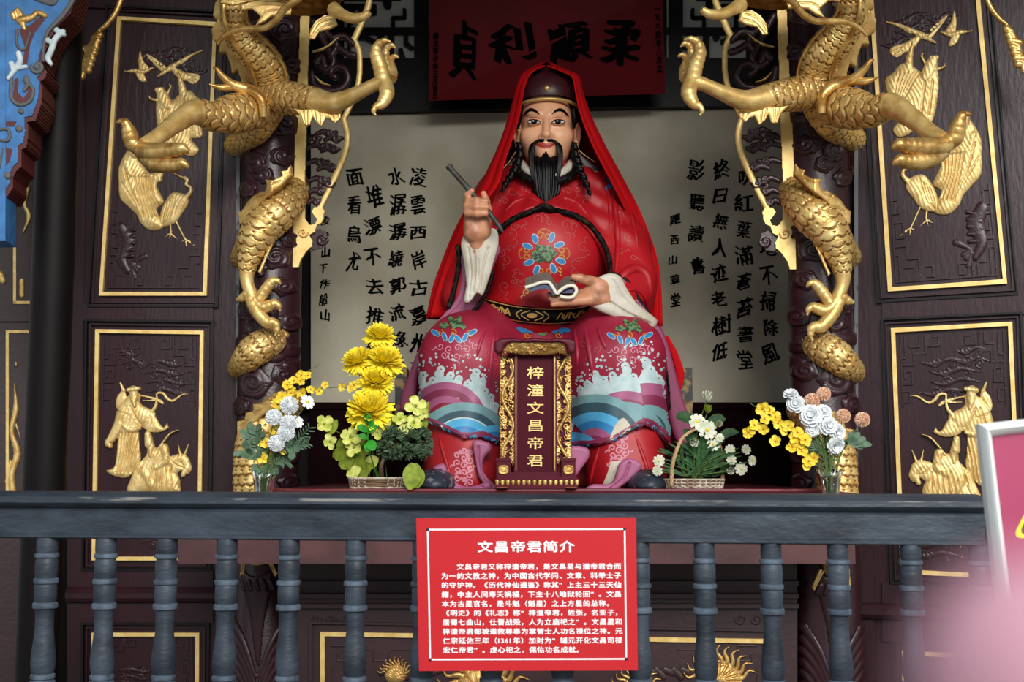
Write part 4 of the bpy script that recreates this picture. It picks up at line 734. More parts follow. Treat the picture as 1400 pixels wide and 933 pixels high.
for j, ln in enumerate(lines):
    b = MB(); x = .1085 + (0 if j < 5 else .002)
    for ch in ln:
        if ch.isdigit(): put_glyph(b, ch, quad_s, x + .014, .318 + j * .0605, .034, .043, .018, .0009); x += .0175
        else:
            if ch != '　': put_glyph(b, ch, quad_s, x + .0175, .318 + j * .0605, .034, .043, .022, .0009)
            x += .0358
    b.build('text_line', M['white'], sg, smooth=False)
# ------------------------------------------------------------------ the seated statue
M['red'] = mat('crimson_robe_paint', srgb(178, 16, 28), .5, bump=.12, bscale=50, col2=srgb(156, 11, 23), vscale=7, spec=.5)
M['rose'] = mat('rose_red_skirt_paint', srgb(160, 32, 62), .48, bump=.15, bscale=45, col2=srgb(138, 22, 48), vscale=8, spec=.45)
M['veil'] = mat('bright_red_cloth', srgb(178, 6, 14), .8, spec=.15, bump=.15, bscale=120)
M['pink'] = mat('mauve_pink_lining', srgb(172, 96, 132), .5, var=.25, vscale=9, bump=.1)
M['mauve'] = mat('magenta_mantle', srgb(134, 44, 84), .55, var=.2, vscale=6)
M['cuff'] = mat('off_white_cuff_paint', srgb(208, 202, 188), .55, col2=srgb(172, 162, 142), vscale=12, bump=.15)
M['skin'] = mat('painted_skin', srgb(228, 172, 134), .34, col2=srgb(222, 162, 124), vscale=9, spec=.5)
M['skin_hand'] = mat('dusty_painted_skin', srgb(198, 138, 104), .45, col2=srgb(138, 90, 66), vscale=20, bump=.2, bscale=90, lo=.25, hi=.5)
M['hair'] = mat('black_hair_paint', srgb(7, 6, 7), .4, spec=.2)
M['hat'] = mat('dark_maroon_hat', srgb(62, 22, 28), .4, var=.2, vscale=12)
M['lip'] = mat('red_lips', srgb(170, 34, 22), .4); M['eye'] = mat('white_of_eye', srgb(225, 222, 214), .3)
M['trim'] = mat('black_ornamented_trim', srgb(46, 38, 26), .55, spec=.12, col2=srgb(10, 8, 9), vscale=70, lo=.56, hi=.62)
M['goldline'] = mat('gold_relief_line', srgb(206, 166, 84), .5, metal=.2); M['redline'] = mat('pale_red_relief_line', srgb(176, 66, 64), .55); M['pinkline'] = mat('pale_pink_relief_line', srgb(206, 132, 150), .55)
M['blue'] = mat('bright_blue_paint', srgb(44, 128, 188), .5, var=.15, vscale=30); M['lightblue'] = mat('light_blue_paint', srgb(78, 170, 214), .5, var=.1, vscale=30); M['teal'] = mat('grey_teal_paint', srgb(116, 158, 162), .55, var=.15, vscale=30); M['darkteal'] = mat('dark_teal_paint', srgb(52, 84, 96), .55, var=.15, vscale=30)
M['foam'] = mat('pale_foam_paint', srgb(196, 214, 214), .6, col2=srgb(164, 188, 190), vscale=30); M['green'] = mat('green_flower_paint', srgb(96, 128, 84), .5, col2=srgb(40, 60, 44), vscale=90, lo=.45, hi=.5); M['orange'] = mat('ochre_paint', srgb(190, 116, 40), .5, var=.3, vscale=40); M['mauve_band'] = mat('mauve_band_paint', srgb(164, 84, 124), .5, var=.15, vscale=30); M['wine'] = mat('wine_paint', srgb(128, 40, 74), .5)
M['bare'] = mat('chipped_plaster', srgb(206, 198, 178), .7, var=.15, vscale=30); M['shoe'] = mat('dark_grey_boot_paint', srgb(120, 122, 124), .45, col2=srgb(40, 46, 58), vscale=40, lo=.56, hi=.64, bump=.2); M['navy'] = mat('navy_book_cover', srgb(30, 46, 84), .5); M['page'] = mat('white_page_edge', srgb(224, 218, 200), .6); M['pagegrey'] = mat('dusty_grey_page', srgb(122, 108, 98), .8, var=.3, vscale=40)
st = thing('deity_statue', 'large seated bearded statue in red robes with red cloth over its hat', 'statue', P(742, 668, 4.1))
q3 = lambda x, y, d: P(x, y, d)
def bvh(v, f): return BVHTree.FromPolygons([tuple(a) for a in v], [tuple(int(i) for i in q) for q in f])
class Decal:                                                      # painted relief laid on a surface
    def __init__(s, v, f, off=.0016): s.t = bvh(v, f); s.off = off; s.mb = MB(); s.mb.add(v, f.tolist(), 0)
    def pt(s, x, y):
        r = ray(x, y); h = s.t.ray_cast(Vector(EYE), Vector(r / np.linalg.norm(r)))
        if h[0] is None: return None
        n = np.array(h[1]); n = n if n @ r < 0 else -n
        return np.array(h[0]) + n * s.off
    def grid(s, G, m):
        nu, nv = len(G), len(G[0]); V = []; ix = {}
        for i in range(nu):
            for j in range(nv):
                p = s.pt(*G[i][j])
                if p is not None: ix[i, j] = len(V); V.append(p)
        F = []
        for i in range(nu - 1):
            for j in range(nv - 1):
                k = [(i, j), (i + 1, j), (i + 1, j + 1), (i, j + 1)]
                if all(q in ix for q in k):
                    d = [V[ix[q]][1] for q in k]
                    if max(d) - min(d) < .04: F.append([ix[q] for q in k])
        if F: s.mb.add(V, F, m)
    def stroke(s, pts, w, m, n=None, off=None):
        p = cr(pts, n or max(6, len(pts) * 5)); t = np.gradient(p, axis=0); t /= np.linalg.norm(t, axis=1)[:, None] + 1e-9; nn = np.stack([-t[:, 1], t[:, 0]], 1)
        ww = np.interp(np.linspace(0, 1, len(p)), np.linspace(0, 1, len(w)), w) if hasattr(w, '__len__') else np.full(len(p), w)
        o = s.off; s.off = off or o; s.grid([[tuple(a + b * k * v / 2) for k in (-1, 0, 1)] for a, b, v in zip(p, nn, ww)], m); s.off = o
    def disc(s, x, y, rx, ry, m, lob=0, la=.15, rot=0., n=18, off=None):
        o = s.off; s.off = off or o; c, sn = math.cos(rot), math.sin(rot); G = []
        for k in np.linspace(0.02, 1, 4):
            row = []
            for t in np.linspace(0, 2 * math.pi, n + 1):
                q = k * (1 + la * math.cos(lob * t) if lob else 1); a, b = rx * q * math.cos(t), ry * q * math.sin(t); row.append((x + a * c - b * sn, y + a * sn + b * c))
            G.append(row)
        s.grid(G, m); s.off = o
    def band(s, A, B, m, n=26, k=5, off=None):
        o = s.off; s.off = off or o; a, b = cr(A, n), cr(B, n); s.grid([[tuple(p * (1 - t) + q * t) for t in np.linspace(0, 1, k)] for p, q in zip(a, b)], m); s.off = o
def curl(D, x, y, r, m, w=1.3, a0=0., sg=1, tail=1.):
    D.stroke(spiral(x, y, r, 1.15, a0, sg, 12, .2), w, m, 22); e = a0 + 2.2
    D.stroke([(x + sg * r * math.cos(a0), y + r * math.sin(a0)), (x + sg * r * 1.7 * math.cos(a0 + .5), y + r * 1.7 * math.sin(a0 + .5)), (x + sg * r * 2.3 * math.cos(a0 + .3) * tail, y + r * 2.3 * math.sin(a0 + .3) * tail)], w, m, 8)
# --- belly robe
def f_belly(X, Y, Z):
    d = sd_ell(X, Y, Z, q3(744, 356, 4.26), (.222, .235, .235)); d = smin(d, sd_ell(X, Y, Z, q3(746, 282, 4.30), (.20, .15, .15)), .05); d = smin(d, sd_ell(X, Y, Z, q3(742, 440, 4.28), (.25, .24, .12)), .06); return d
bv, bf = surfnet(f_belly, (-.25, 3.98, 1.4), (.45, 4.5, 2.35), .011)
D = Decal(bv, bf); cx, cy = 744, 347
MATS = [M[k] for k in ('red', 'goldline', 'redline', 'blue', 'green', 'orange', 'trim', 'foam')]
for i in range(4):
    a = i * math.pi / 2; e = lambda u, v, a=a: (cx + (u * math.cos(a) - v * math.sin(a)) * 1.02, cy + u * math.sin(a) + v * math.cos(a))
    for u, v, r_ in ((22, 10, .5), (12, 20, 1.07)): x, y = e(u + 0, v); D.disc(x, y, 7.5, 4.2, 7, 0, 0, a + (.35 if u > v else 1.25), off=.0018); D.disc(x, y, 6.4, 3.3, 3, 0, 0, a + (.35 if u > v else 1.25), off=.003)
    for sg in (-1, 1): x, y = e(24, sg * 5); D.stroke(spiral(x, y, 5.5, 1.1, a + sg * 1.2, sg, 12, .25), 2.4, 5, 20)
    x, y = e(32, 0); D.stroke([e(29, -8), e(33, -3), e(33, 3), e(29, 8)], 2, 5)
for dx, dy in ((-6, -6), (5, -5), (6, 6), (-6, 6), (0, 0), (-11, 3), (10, 0)): D.disc(cx + dx, cy + dy, 6.6, 6.6, 4, 5, .14, dx, off=.003)
for a in np.arange(0, 6.28, math.pi / 4):
    for k, (rr, sp) in enumerate(((45, .16), (56, .0), (50, -.18))):
        x, y = cx + rr * math.cos(a + sp) * 1.05, cy + rr * math.sin(a + sp) * .95
        if y < 396: curl(D, x, y, 5 + k, 2, 1.2, a + k * 2, 1 if k % 2 else -1)
curl(D, 690, 392, 9, 2, 1.4, 1); curl(D, 706, 386, 5, 2, 1.3, 3, -1); curl(D, 720, 400, 5, 1, 1.4, 2); curl(D, 722, 392, 4, 1, 1.3, 4, -1); curl(D, 765, 368, 4, 1, 1.2, 1)
D.mb.build('robe_front', MATS, st)
# --- jacket with sleeves
def f_jacket(X, Y, Z):
    d = smin(f_belly(X, Y, Z) - .012, sd_cap(X, Y, Z, q3(690, 268, 4.30), q3(806, 268, 4.30), .10, .10), .05)
    d = smin(d, sd_chain(X, Y, Z, [q3(812, 280, 4.28), q3(848, 345, 4.2), q3(852, 400, 4.12)], [.095, .11, .10]), .05); d = smin(d, sd_chain(X, Y, Z, [q3(858, 385, 4.12), q3(850, 412, 4.0)], [.085, .055]), .05); d = smin(d, sd_ell(X, Y, Z, q3(868, 430, 4.16), (.05, .08, .1)), .04)
    l = sd_chain(X, Y, Z, [q3(682, 280, 4.28), q3(650, 350, 4.18), q3(632, 405, 4.1)], [.09, .085, .07]); l = smin(l, sd_cap(X, Y, Z, q3(634, 410, 4.08), q3(650, 362, 4.02), .055, .04), .04); d = smin(d, l, .04)
    c = q3(748, 402, 4.05); ell = np.sqrt(((X - c[0]) / .215) ** 2 + ((Z - c[2]) / .285) ** 2) - 1
    d = smax(d, -np.where(Y < 4.3, ell * .2, 1.), .012)
    d = d + .0035 * np.sin(70 * (X * .8 + Z * .55) + 6 * np.sin(9 * Z)) * np.clip((X - .16) * 8, 0, 1) + .003 * np.sin(95 * X - 40 * Z) * np.clip((.30 - np.abs(X - .11)) * 5, 0, 1) * np.clip((Z - 1.95) * 6, 0, 1) 
    return smax(d, -(Z - q3(742, 455, 4.1)[2]), .01)
jv, jf = surfnet(f_jacket, (-.42, 3.9, 1.55), (.52, 4.55, 2.3), .0095)
D = Decal(jv, jf)
for x, y, r_, a, s_ in ((700, 262, 7, 0, 1), (716, 258, 5, 2, -1), (790, 256, 7, 1, -1), (776, 262, 6, 3, 1), (806, 268, 6, 2, 1), (836, 262, 6, 0, 1), (842, 285, 7, 2, -1), (846, 305, 5, 4, 1), (858, 325, 6, 1, 1), (850, 345, 5, 3, -1), (866, 352, 5, 0, 1), (690, 276, 6, 3, 1)): curl(D, x, y, r_, 2, 1.2, a, s_)
for x, y, r_ in ((833, 247, .4), (840, 256, 1.4), (832, 256, 2.6)): D.disc(x, y, 6, 3.2, 3, 0, 0, r_, off=.003)
D.disc(842, 250, 4, 4, 4, 5, .2, off=.003); D.stroke(spiral(846, 262, 5, 1.1), 2, 5)
for ln, rw_ in (([(837, 258), (842, 295), (845, 335), (842, 376)], .010), ([(828, 248), (834, 280), (835, 315)], .008), ([(843, 396), (852, 378), (868, 368), (884, 378), (890, 408)], .017), ([(848, 408), (862, 396), (878, 402), (886, 424)], .009), ([(690, 290), (706, 276), (726, 272), (738, 277)], .007), ([(704, 300), (722, 286), (738, 283)], .006), ([(806, 298), (790, 280), (772, 272), (758, 276)], .007), ([(684, 300), (676, 330), (672, 360)], .008), ([(852, 262), (864, 300), (872, 340)], .008), ([(680, 262), (672, 290), (668, 315)], .007)):
    pp = [D.pt(x, y) for x, y in cr(ln, 26)]; pp = [p + np.array([0, rw_ * .45, 0]) for p in pp if p is not None]
    if len(pp) > 8: D.mb.sweep(pp, [rw_ * .2, rw_, rw_ * 1.1, rw_, rw_ * .2], len(pp), 12, 0, raw=True)
D.mb.build('jacket', MATS, st)
arc = [(671, 372), (673, 340), (682, 318), (700, 301), (722, 291), (746, 287), (774, 291), (800, 304), (820, 326), (832, 352), (836, 384), (832, 408)]
b = MB(); pts = [D.pt(x, y) for x, y in cr(arc, 60)]; pts = [p + np.array([0, -.004, 0]) for p in pts if p is not None]; b.sweep(pts, .0095, len(pts), 12, 0, raw=True, disp=lambda s, th, r: .002 * np.sin(s * 260) * np.sin(3 * th)); b.build('piping', M['trim'], st)
b = MB()
for yy in ((1, -3),): 
    for x0, x1 in ((-1, 1),): b.sweep([D.pt(744 + i, 284 + abs(i) * .25) + np.array([0, -.012, 0]) for i in (-18, -8, 0, 8, 18)], [.006, .012, .014, .012, .006], 20, 10)
b.build('clasp', M['trim'], st)
# --- skirt over the knees
hemx = [(540, 552), (562, 566), (578, 577), (592, 581), (612, 590), (636, 600), (660, 598), (690, 611), (742, 622), (790, 611), (812, 610), (842, 602), (866, 588), (882, 580), (900, 590), (922, 612), (950, 630)]
HX = [P(x, y, 3.86)[0] for x, y in hemx]; HZZ = [P(x, y, 3.86)[2] for x, y in hemx]
def f_legs(X, Y, Z, e=0., low=0):
    L = sd_chain(X, Y, Z, [q3(690, 452, 4.36), q3(640, 493, 4.0), q3(633, 600, 3.97)], [.14 - e, .152 - e, .146 - e], .03); Rr = sd_chain(X, Y, Z, [q3(790, 452, 4.36), q3(844, 494, 4.0), q3(852, 602, 3.97)], [.14 - e, .153 - e, .146 - e], .03)
    d = smin(L, Rr, .07); d = smin(d, sd_chain(X, Y, Z, [q3(742, 470, 4.24), q3(742, 560, 4.12), q3(742, 660, 4.06)], [.15 - e, .12 - e, .10 - e]), .10); d = smin(d, sd_box(X, Y, Z, q3(742, 560, 4.35), (.36 - e, .2, .28), .06), .08)
    return d
def f_skirt(X, Y, Z):
    d = f_legs(X, Y, Z); hz = np.interp(X, HX, HZZ); fold = .004 * np.sin(58 * X + 3 * np.sin(7 * Z)) * np.clip((1.75 - Z) * 3, 0, 1)
    d = d + fold - .010 * np.exp(-((Z - hz) / .012) ** 2)
    return smax(smax(d, hz - Z, .006), -(f_legs(X, Y, Z, .018)), .004) if False else smax(d, hz - Z, .006)
sv, sf = surfnet(f_skirt, (-.56, 3.74, 1.2), (.66, 4.5, 1.86), .0105)
D = Decal(sv, sf, .0016)
SM = [M[k] for k in ('rose', 'goldline', 'redline', 'blue', 'green', 'orange', 'foam', 'teal', 'darkteal', 'lightblue', 'wine', 'mauve_band', 'bare', 'pinkline')]
def arcs(cx, cy, r0, r1, a0, a1, m, off, sy=.95): 
    t = np.radians(np.linspace(a0, a1, 16)); D.band([(cx + r0 * math.cos(a), cy - r0 * sy * math.sin(a)) for a in t], [(cx + r1 * math.cos(a), cy - r1 * sy * math.sin(a)) for a in t], m, 30, 5, off)
def waves(cx, cy, rs, a0, a1, off, sy=.95):                       # concentric coloured wave bands
    for (r, m), (r2, _) in zip(rs[:-1], rs[1:]): arcs(cx, cy, r2, r, a0, a1, m, off, sy)
# left knee
foamL = [(566, 552), (570, 528), (577, 520), (590, 527), (601, 512), (614, 520), (625, 525), (637, 532), (649, 516), (657, 528), (660, 542), (668, 550), (674, 562), (680, 576)]
def foam(pts, base, sgn, o=.0018):
    D.band(pts, base, 6, 40, 6, o)
    for i, (x, y) in enumerate(pts[1:-1]): 
        D.disc(x, y, 6.5, 6.5, 6, 0, off=o); curl_r = 4.2; D.stroke(spiral(x + sgn * 3, y - 6, 5, .9, 2.2, sgn, 10, .4), 4.2, 6, 14, off=o)
        for k in range(8): D.disc(x + R.uniform(-12, 12), y - R.uniform(10, 34), *(2 * [R.uniform(.9, 2.2)]), 6, n=8, off=o)
foam(foamL, [(564, 556), (572, 552), (585, 556), (600, 545), (614, 548), (630, 548), (640, 552), (650, 548), (660, 560), (668, 572), (674, 584), (680, 592), (682, 598), (684, 604)], 1)
waves(610, 574, [(54, 11), (44, 10), (34, 11), (24, 10)], 20, 172, .0022); waves(566, 574, [(22, 7), (15, 8), (6, 8), (2, 8)], 0, 120, .0022)
waves(600, 600, [(38, 7), (28, 8), (16, 7), (3, 8)], 25, 165, .0026)
waves(634, 612, [(66, 7), (54, 8), (44, 6), (42, 9), (31, 3), (22, 11), (13, 10), (5, 7), (1, 7)], -5, 172, .0032, .93)
waves(676, 612, [(40, 9), (28, 3), (16, 9), (2, 9)], 70, 178, .0040, .75)
# right knee
foamR = [(779, 572), (786, 552), (797, 540), (806, 532), (816, 518), (828, 526), (840, 520), (857, 507), (868, 522), (884, 500), (892, 512), (902, 524), (909, 534)]
foam(foamR, [(778, 606), (786, 580), (794, 566), (804, 556), (816, 548), (830, 546), (842, 540), (858, 536), (872, 540), (884, 530), (894, 536), (904, 544), (912, 552)], -1)
waves(856, 590, [(58, 11), (46, 10), (36, 7), (24, 8), (4, 8)], 10, 150, .0022); waves(886, 590, [(66, 11), (50, 10), (36, 7), (24, 8), (14, 9), (2, 9)], -12, 100, .0028, 1.0)
waves(852, 600, [(56, 7), (42, 8), (22, 8), (2, 8)], 5, 110, .0032, .9)
waves(814, 610, [(76, 7), (64, 8), (50, 9), (37, 3), (26, 11), (15, 10), (2, 10)], 10, 130, .0040, .93); waves(786, 618, [(34, 9), (22, 3), (10, 9), (1, 9)], 30, 140, .0046, .8)
D.band([(836, 594), (842, 580), (852, 572), (862, 582)], [(834, 602), (842, 599), (852, 594), (862, 588)], 12, off=.0055)
def knee(x, y, fl=1):
    for i, (u, v) in enumerate(((-18, 2), (-6, -5), (6, -5), (0, 2), (12, 2))): D.disc(x + u * .8, y - 8 + v, 6.5, 4, 4, 5, .15, i, off=.003)
    for u, v, a in ((-26, 4, .6), (-14, 9, 1.2), (14, 10, -1.1), (4, 12, .9), (24, 3, -.5), (-4, 11, 2)): D.disc(x + u, y + v, 7, 3.4, 6, 0, 0, a, off=.0022); D.disc(x + u, y + v, 6, 2.6, 3, 0, 0, a, off=.003)
    for u in (-20, -2, 20): D.stroke(spiral(x + u, y + 4, 5, 1.1, u), 2, 5, 18, off=.0028)
    for i, (u, v) in enumerate(((-20, 22), (-8, 26), (4, 24), (16, 26), (28, 22), (-14, 34), (2, 36), (18, 36))): curl(D, x + u, y + v, 5.5, 13, 1.2, i * 1.3, 1 if i % 2 else -1)
knee(622, 452); knee(862, 456)
for x, y in ((668, 482), (676, 496), (662, 498), (816, 478), (806, 490), (798, 470)): curl(D, x, y, 5.5, 2, 1.2, x, 1)
for u, v in ((-18, 0), (-8, -4), (0, -2), (8, -4), (18, 0), (0, 4)): D.disc(742 + u, 452 + v, 6, 4, 4 if abs(u) < 10 else 3, 5, .15, u, off=.003)
for u in (-30, -22, 24, 32): D.disc(742 + u, 452, 7, 3, 3, 0, 0, .3 * u, off=.003)
for u in (-22, 22): D.stroke(spiral(742 + u, 459, 5, 1.1), 2, 5, 18, off=.003)
D.stroke([(x, y - 3.5) for x, y in hemx[1:-1]], 7, 10, 80, off=.0062)
def ridges(D, lst, m=0):
    for ln, rw_ in lst:
        pp = [D.pt(x, y) for x, y in cr(ln, 26)]; pp = [p + np.array([0, rw_ * .45, 0]) for p in pp if p is not None]
        if len(pp) > 8: D.mb.sweep(pp, [rw_ * .2, rw_, rw_ * 1.1, rw_, rw_ * .2], len(pp), 12, m, raw=True)
ridges(D, [([(676, 446), (672, 480), (668, 530)], .007), ([(694, 450), (690, 480), (688, 500)], .008), ([(664, 452), (656, 470), (652, 490)], .006), ([(800, 448), (806, 480), (812, 520)], .008), ([(816, 446), (824, 466), (830, 480)], .007), ([(786, 450), (790, 480), (790, 500)], .006)])
D.mb.build('skirt', SM, st)
# --- under robe, feet
def f_under(X, Y, Z):
    L = sd_chain(X, Y, Z, [q3(636, 560, 3.99), q3(634, 655, 3.94)], [.125, .128]); Rr = sd_chain(X, Y, Z, [q3(850, 560, 3.99), q3(856, 655, 3.94)], [.125, .130]); d = smin(L, Rr, .03)
    d = smin(d, sd_box(X, Y, Z, q3(742, 620, 4.3), (.40, .18, .2), .05), .05); d = d + .007 * np.sin(46 * X + 8 * Z) * np.clip((1.36 - Z) * 4, 0, 1)
    return smax(d, z_top + .001 - Z, .004)
uv_, uf_ = surfnet(f_under, (-.5, 3.74, z_top - .02), (.6, 4.5, 1.5), .0115); D = Decal(uv_, uf_)
for cx_, cy_ in ((634, 640), (846, 620)):
    for k in range(15): curl(D, cx_ + 10 * math.sin(k * 2.1), cy_ + (k - 7) * 3.4, 5, 2, 1.9, k * 1.7, 1 if k % 2 else -1)
D.band([(836, 632), (832, 645), (826, 660), (822, 670)], [(850, 630), (846, 645), (842, 656), (836, 670)], 3, off=.003)
ridges(D, [([(600, 594), (606, 618), (614, 645), (620, 668)], .006), ([(868, 594), (876, 616), (884, 640), (886, 655)], .006), ([(820, 612), (812, 640), (806, 668)], .006)])
D.mb.build('under_robe', [M['red'], M['goldline'], M['pinkline'], M['bare']], st)
def pillow(name, pts, dfn, amp, mt, rad=7, gro=(), parent=st, back=3., step=.8, k=.0024, cap=None):
    b = MB(); f = (lambda x, y, h: P(x, y, dfn(x, y) if callable(dfn) else dfn) + np.array([0, -h * k, 0]))
    els = ([('poly', pts, .4, amp, rad)] if pts else []) + (cap or []) + [('groove', g, w_, dp) for g, w_, dp in gro]; relief(b, els, f, step, back=back)
    return b.build(name, M[mt] if isinstance(mt, str) else mt, parent)
pillow('lining', [(646, 603), (668, 605), (672, 616), (662, 628), (662, 646), (676, 662), (692, 671), (672, 671), (656, 656), (650, 632)], 3.80, 6, 'pink', 6, [([(654, 612), (656, 640), (672, 666)], 1.6, 3)])
pillow('lining', [(592, 640), (608, 634), (616, 652), (632, 664), (650, 664), (668, 658), (669, 670), (612, 671), (604, 656)], 3.78, 6, 'pink', 6, [([(602, 644), (614, 662), (660, 666)], 1.6, 3)])
pillow('lining', [(778, 612), (802, 612), (806, 624), (796, 640), (786, 652), (780, 640)], 3.80, 5, 'pink', 6)
pillow('lining', [(846, 634), (862, 626), (878, 636), (868, 652), (852, 664), (838, 671), (800, 671), (810, 662), (836, 660)], 3.78, 6, 'pink', 6, [([(860, 634), (852, 654), (834, 668)], 1.6, 3)])
for c in ((596, 660), (884, 661)):
    def f_shoe(X, Y, Z, c=c): d = sd_ell(X, Y, Z, q3(c[0], c[1] + 4, 3.80), (.062, .12, .052)); return smax(d, z_top + .001 - Z, .004)
    p = q3(*c, 3.8); v, f = surfnet(f_shoe, (p[0] - .1, 3.64, z_top - .02), (p[0] + .1, 3.96, z_top + .12), .006); b = MB(); b.add(v, f.tolist()); b.build('boot', M['shoe'], st)
# --- mantle edges hanging outside the knees
pillow('mantle', [(606, 436), (588, 452), (572, 478), (560, 508), (549, 540), (547, 560), (556, 562), (568, 548), (572, 515), (582, 486), (600, 460), (612, 445)], lambda x, y: 4.10, 4, 'mauve', 8, back=40, step=1.)
pillow('mantle', [(886, 448), (902, 446), (912, 466), (922, 500), (934, 545), (948, 590), (942, 612), (926, 606), (914, 570), (908, 520), (902, 490)], lambda x, y: 4.10, 4, 'mauve', 8, back=40, step=1.)
pillow('mantle_edge', None, 4.06, 0, 'trim', cap=[('cap', [(896, 452), (906, 480), (913, 520), (916, 560)], 1.8, .5, 2)])
pillow('mantle_edge', None, 4.10, 0, 'veil', 4, back=30, cap=[('cap', [(912, 462), (922, 484), (930, 510), (930, 530)], [3, 5, 6, 3], .5, 2)])
# --- belt
D2 = Decal(bv, bf, .006); b = MB(); top = [(655, 407), (680, 413), (710, 419), (752, 422), (790, 420), (822, 412)]; bot = [(655, 420), (680, 431), (706, 440), (752, 444), (790, 440), (822, 428)]
D2.mb = MB(); A, B = cr(top, 60), cr(bot, 60)
G = [[tuple(a * (1 - t) + c * t) for t in np.linspace(0, 1, 7)] for a, c in zip(A, B)]
V = np.array([[(D2.pt(*p) if D2.pt(*p) is not None else q3(p[0], p[1], 4.2)) + np.array([0, -.012 * (1 - (2 * j / 6 - 1) ** 6), 0]) for j, p in enumerate(r)] for r in G]); b.grid(V, 0)
D3 = Decal(V.reshape(-1, 3), np.array(b.f), .0015); 
def bl(t, u): i = np.clip(t, 0, 1) * 59; a, c = A[int(i)], B[int(i)]; return tuple(a * (1 - u) + c * u)
for s_ in (-1, 1):
    g = lambda t: .5 + s_ * t
    for k in (0.07, .11): D3.stroke([bl(g(k - .05), .2), bl(g(k), .5), bl(g(k - .05), .8)], 1.3, 1, 10)
    for k in (.2, .28, .36, .44): D3.stroke([bl(g(k - .05), .7), bl(g(k - .02), .3), bl(g(k + .01), .7), bl(g(k + .04), .3)], 1.6, 1, 16); D3.stroke(spiral(*bl(g(k), .5), 4, 1.1), 1.2, 1, 14)
    D3.stroke([bl(g(t), .08) for t in np.linspace(0, .48, 8)], 1, 1); D3.stroke([bl(g(t), .92) for t in np.linspace(0, .48, 8)], 1, 1)
D3.disc(*bl(.5, .5), 7, 3.4, 1); D3.mb.build('belt', [M['hair'], M['goldline']], st)
# --- cuffs and sleeve linings
pillow('sleeve_lining', [(632, 344), (631, 380), (624, 408), (606, 430), (597, 441), (622, 438), (648, 424), (664, 396), (676, 362), (684, 338), (660, 330)], lambda x, y: 4.0 + (y - 340) * .0003, 5, 'pink', 9, [([(640, 380), (632, 412), (612, 434)], 1.5, 2)], back=12)
pillow('sleeve_trim', None, 4.02, 0, 'trim', back=6, cap=[('cap', [(626, 338), (628, 360), (622, 392), (614, 420)], 4, .5, 3)]); pillow('sleeve_trim', None, 3.99, 0, 'trim', back=6, cap=[('cap', [(674, 372), (666, 398), (652, 420), (634, 436), (612, 440)], 3, .5, 3)])
pillow('cuff', [(634, 322), (630, 336), (634, 362), (637, 390), (634, 412), (642, 414), (652, 402), (660, 404), (668, 384), (676, 356), (682, 334), (680, 316), (670, 312), (648, 316)], lambda x, y: 3.96 - .02 * math.cos((x - 656) * .05), 5, 'cuff', 8, [([(648, 345), (650, 370), (646, 400)], 1.6, 3), ([(640, 340), (644, 372), (641, 408)], 1.3, 2), ([(668, 340), (660, 368), (656, 398)], 1.4, 2.5), ([(654, 356), (654, 384)], 1.2, 1.5)], back=10)
pillow('cuff', [(812, 386), (820, 378), (834, 374), (848, 378), (858, 396), (872, 416), (890, 430), (898, 438), (896, 447), (884, 450), (862, 442), (838, 434), (816, 424), (806, 416), (820, 412), (826, 400)], lambda x, y: 3.925 + max(0, x - 840) * .0006, 6, 'cuff', 8, [([(834, 414), (856, 428), (888, 443)], 1.4, 3.5), ([(838, 384), (852, 408), (878, 430)], 1.6, 1.5)], back=12)
pillow('sleeve_trim', None, 3.99, 0, 'trim', back=6, cap=[('cap', [(838, 374), (856, 386), (870, 408), (886, 428)], [3, 5, 5, 3], .5, 3)]); pillow('sleeve_lining', None, 3.985, 0, 'pink', back=5, cap=[('cap', [(852, 384), (864, 404), (884, 428), (898, 440)], 2.2, .5, 4)])
# --- hands
def hand(chains, lo, hi, name, k=.008):
    def f(X, Y, Z):
        d = None
        for pts, rad in chains:
            c = sd_chain(X, Y, Z, [q3(*p) for p in pts], rad, .005); d = c if d is None else smin(d, c, k)
        return d
    v, ff = surfnet(f, lo, hi, .0033); b = MB(); b.add(v, ff.tolist()); return b.build(name, M['skin_hand'], st)
h1 = [([(651, 352, 3.97), (652, 336, 3.955), (653, 316, 3.94)], [.030, .031, .036]), ([(648, 318, 3.93), (646, 298, 3.925)], [.034, .028]), ([(658, 316, 3.93), (658, 296, 3.92)], [.032, .028])]
lo, hi = q3(615, 365, 3.85), q3(690, 250, 4.02)
hnd = hand(h1 + [([(643, 296, 3.92), (640, 291, 3.885), (652, 292, 3.868), (664, 292, 3.872)], [.015, .0135, .0128, .010]), ([(642, 288, 3.92), (639, 283, 3.885), (652, 283, 3.862), (665, 283.5, 3.868)], [.015, .0135, .0128, .010]), ([(643, 282, 3.92), (641, 276, 3.885), (652, 275, 3.864), (664, 275.5, 3.87)], [.015, .013, .0122, .0095]), ([(644, 284, 3.925), (639, 274, 3.905), (640, 267, 3.89), (645, 261, 3.88)], [.015, .013, .012, .009]), ([(664, 300, 3.925), (666, 286, 3.905), (664, 275, 3.89), (661, 265, 3.882)], [.019, .015, .013, .010])], (lo[0], 3.82, lo[2]), (hi[0], 4.02, hi[2]), 'hand', .006)
b = MB(); br = [q3(613, 227, 3.90), q3(640, 258, 3.888), q3(668, 290, 3.875), q3(674, 298, 3.872)]; b.sweep(br, [.0085, .0095, .0085, .0075], 30, 14, 0); b.sweep([q3(674, 298, 3.872), q3(679, 305, 3.87), q3(684, 312, 3.868), q3(688, 318, 3.866)], [.0085, .010, .0075, .0012], 20, 14, 0); 
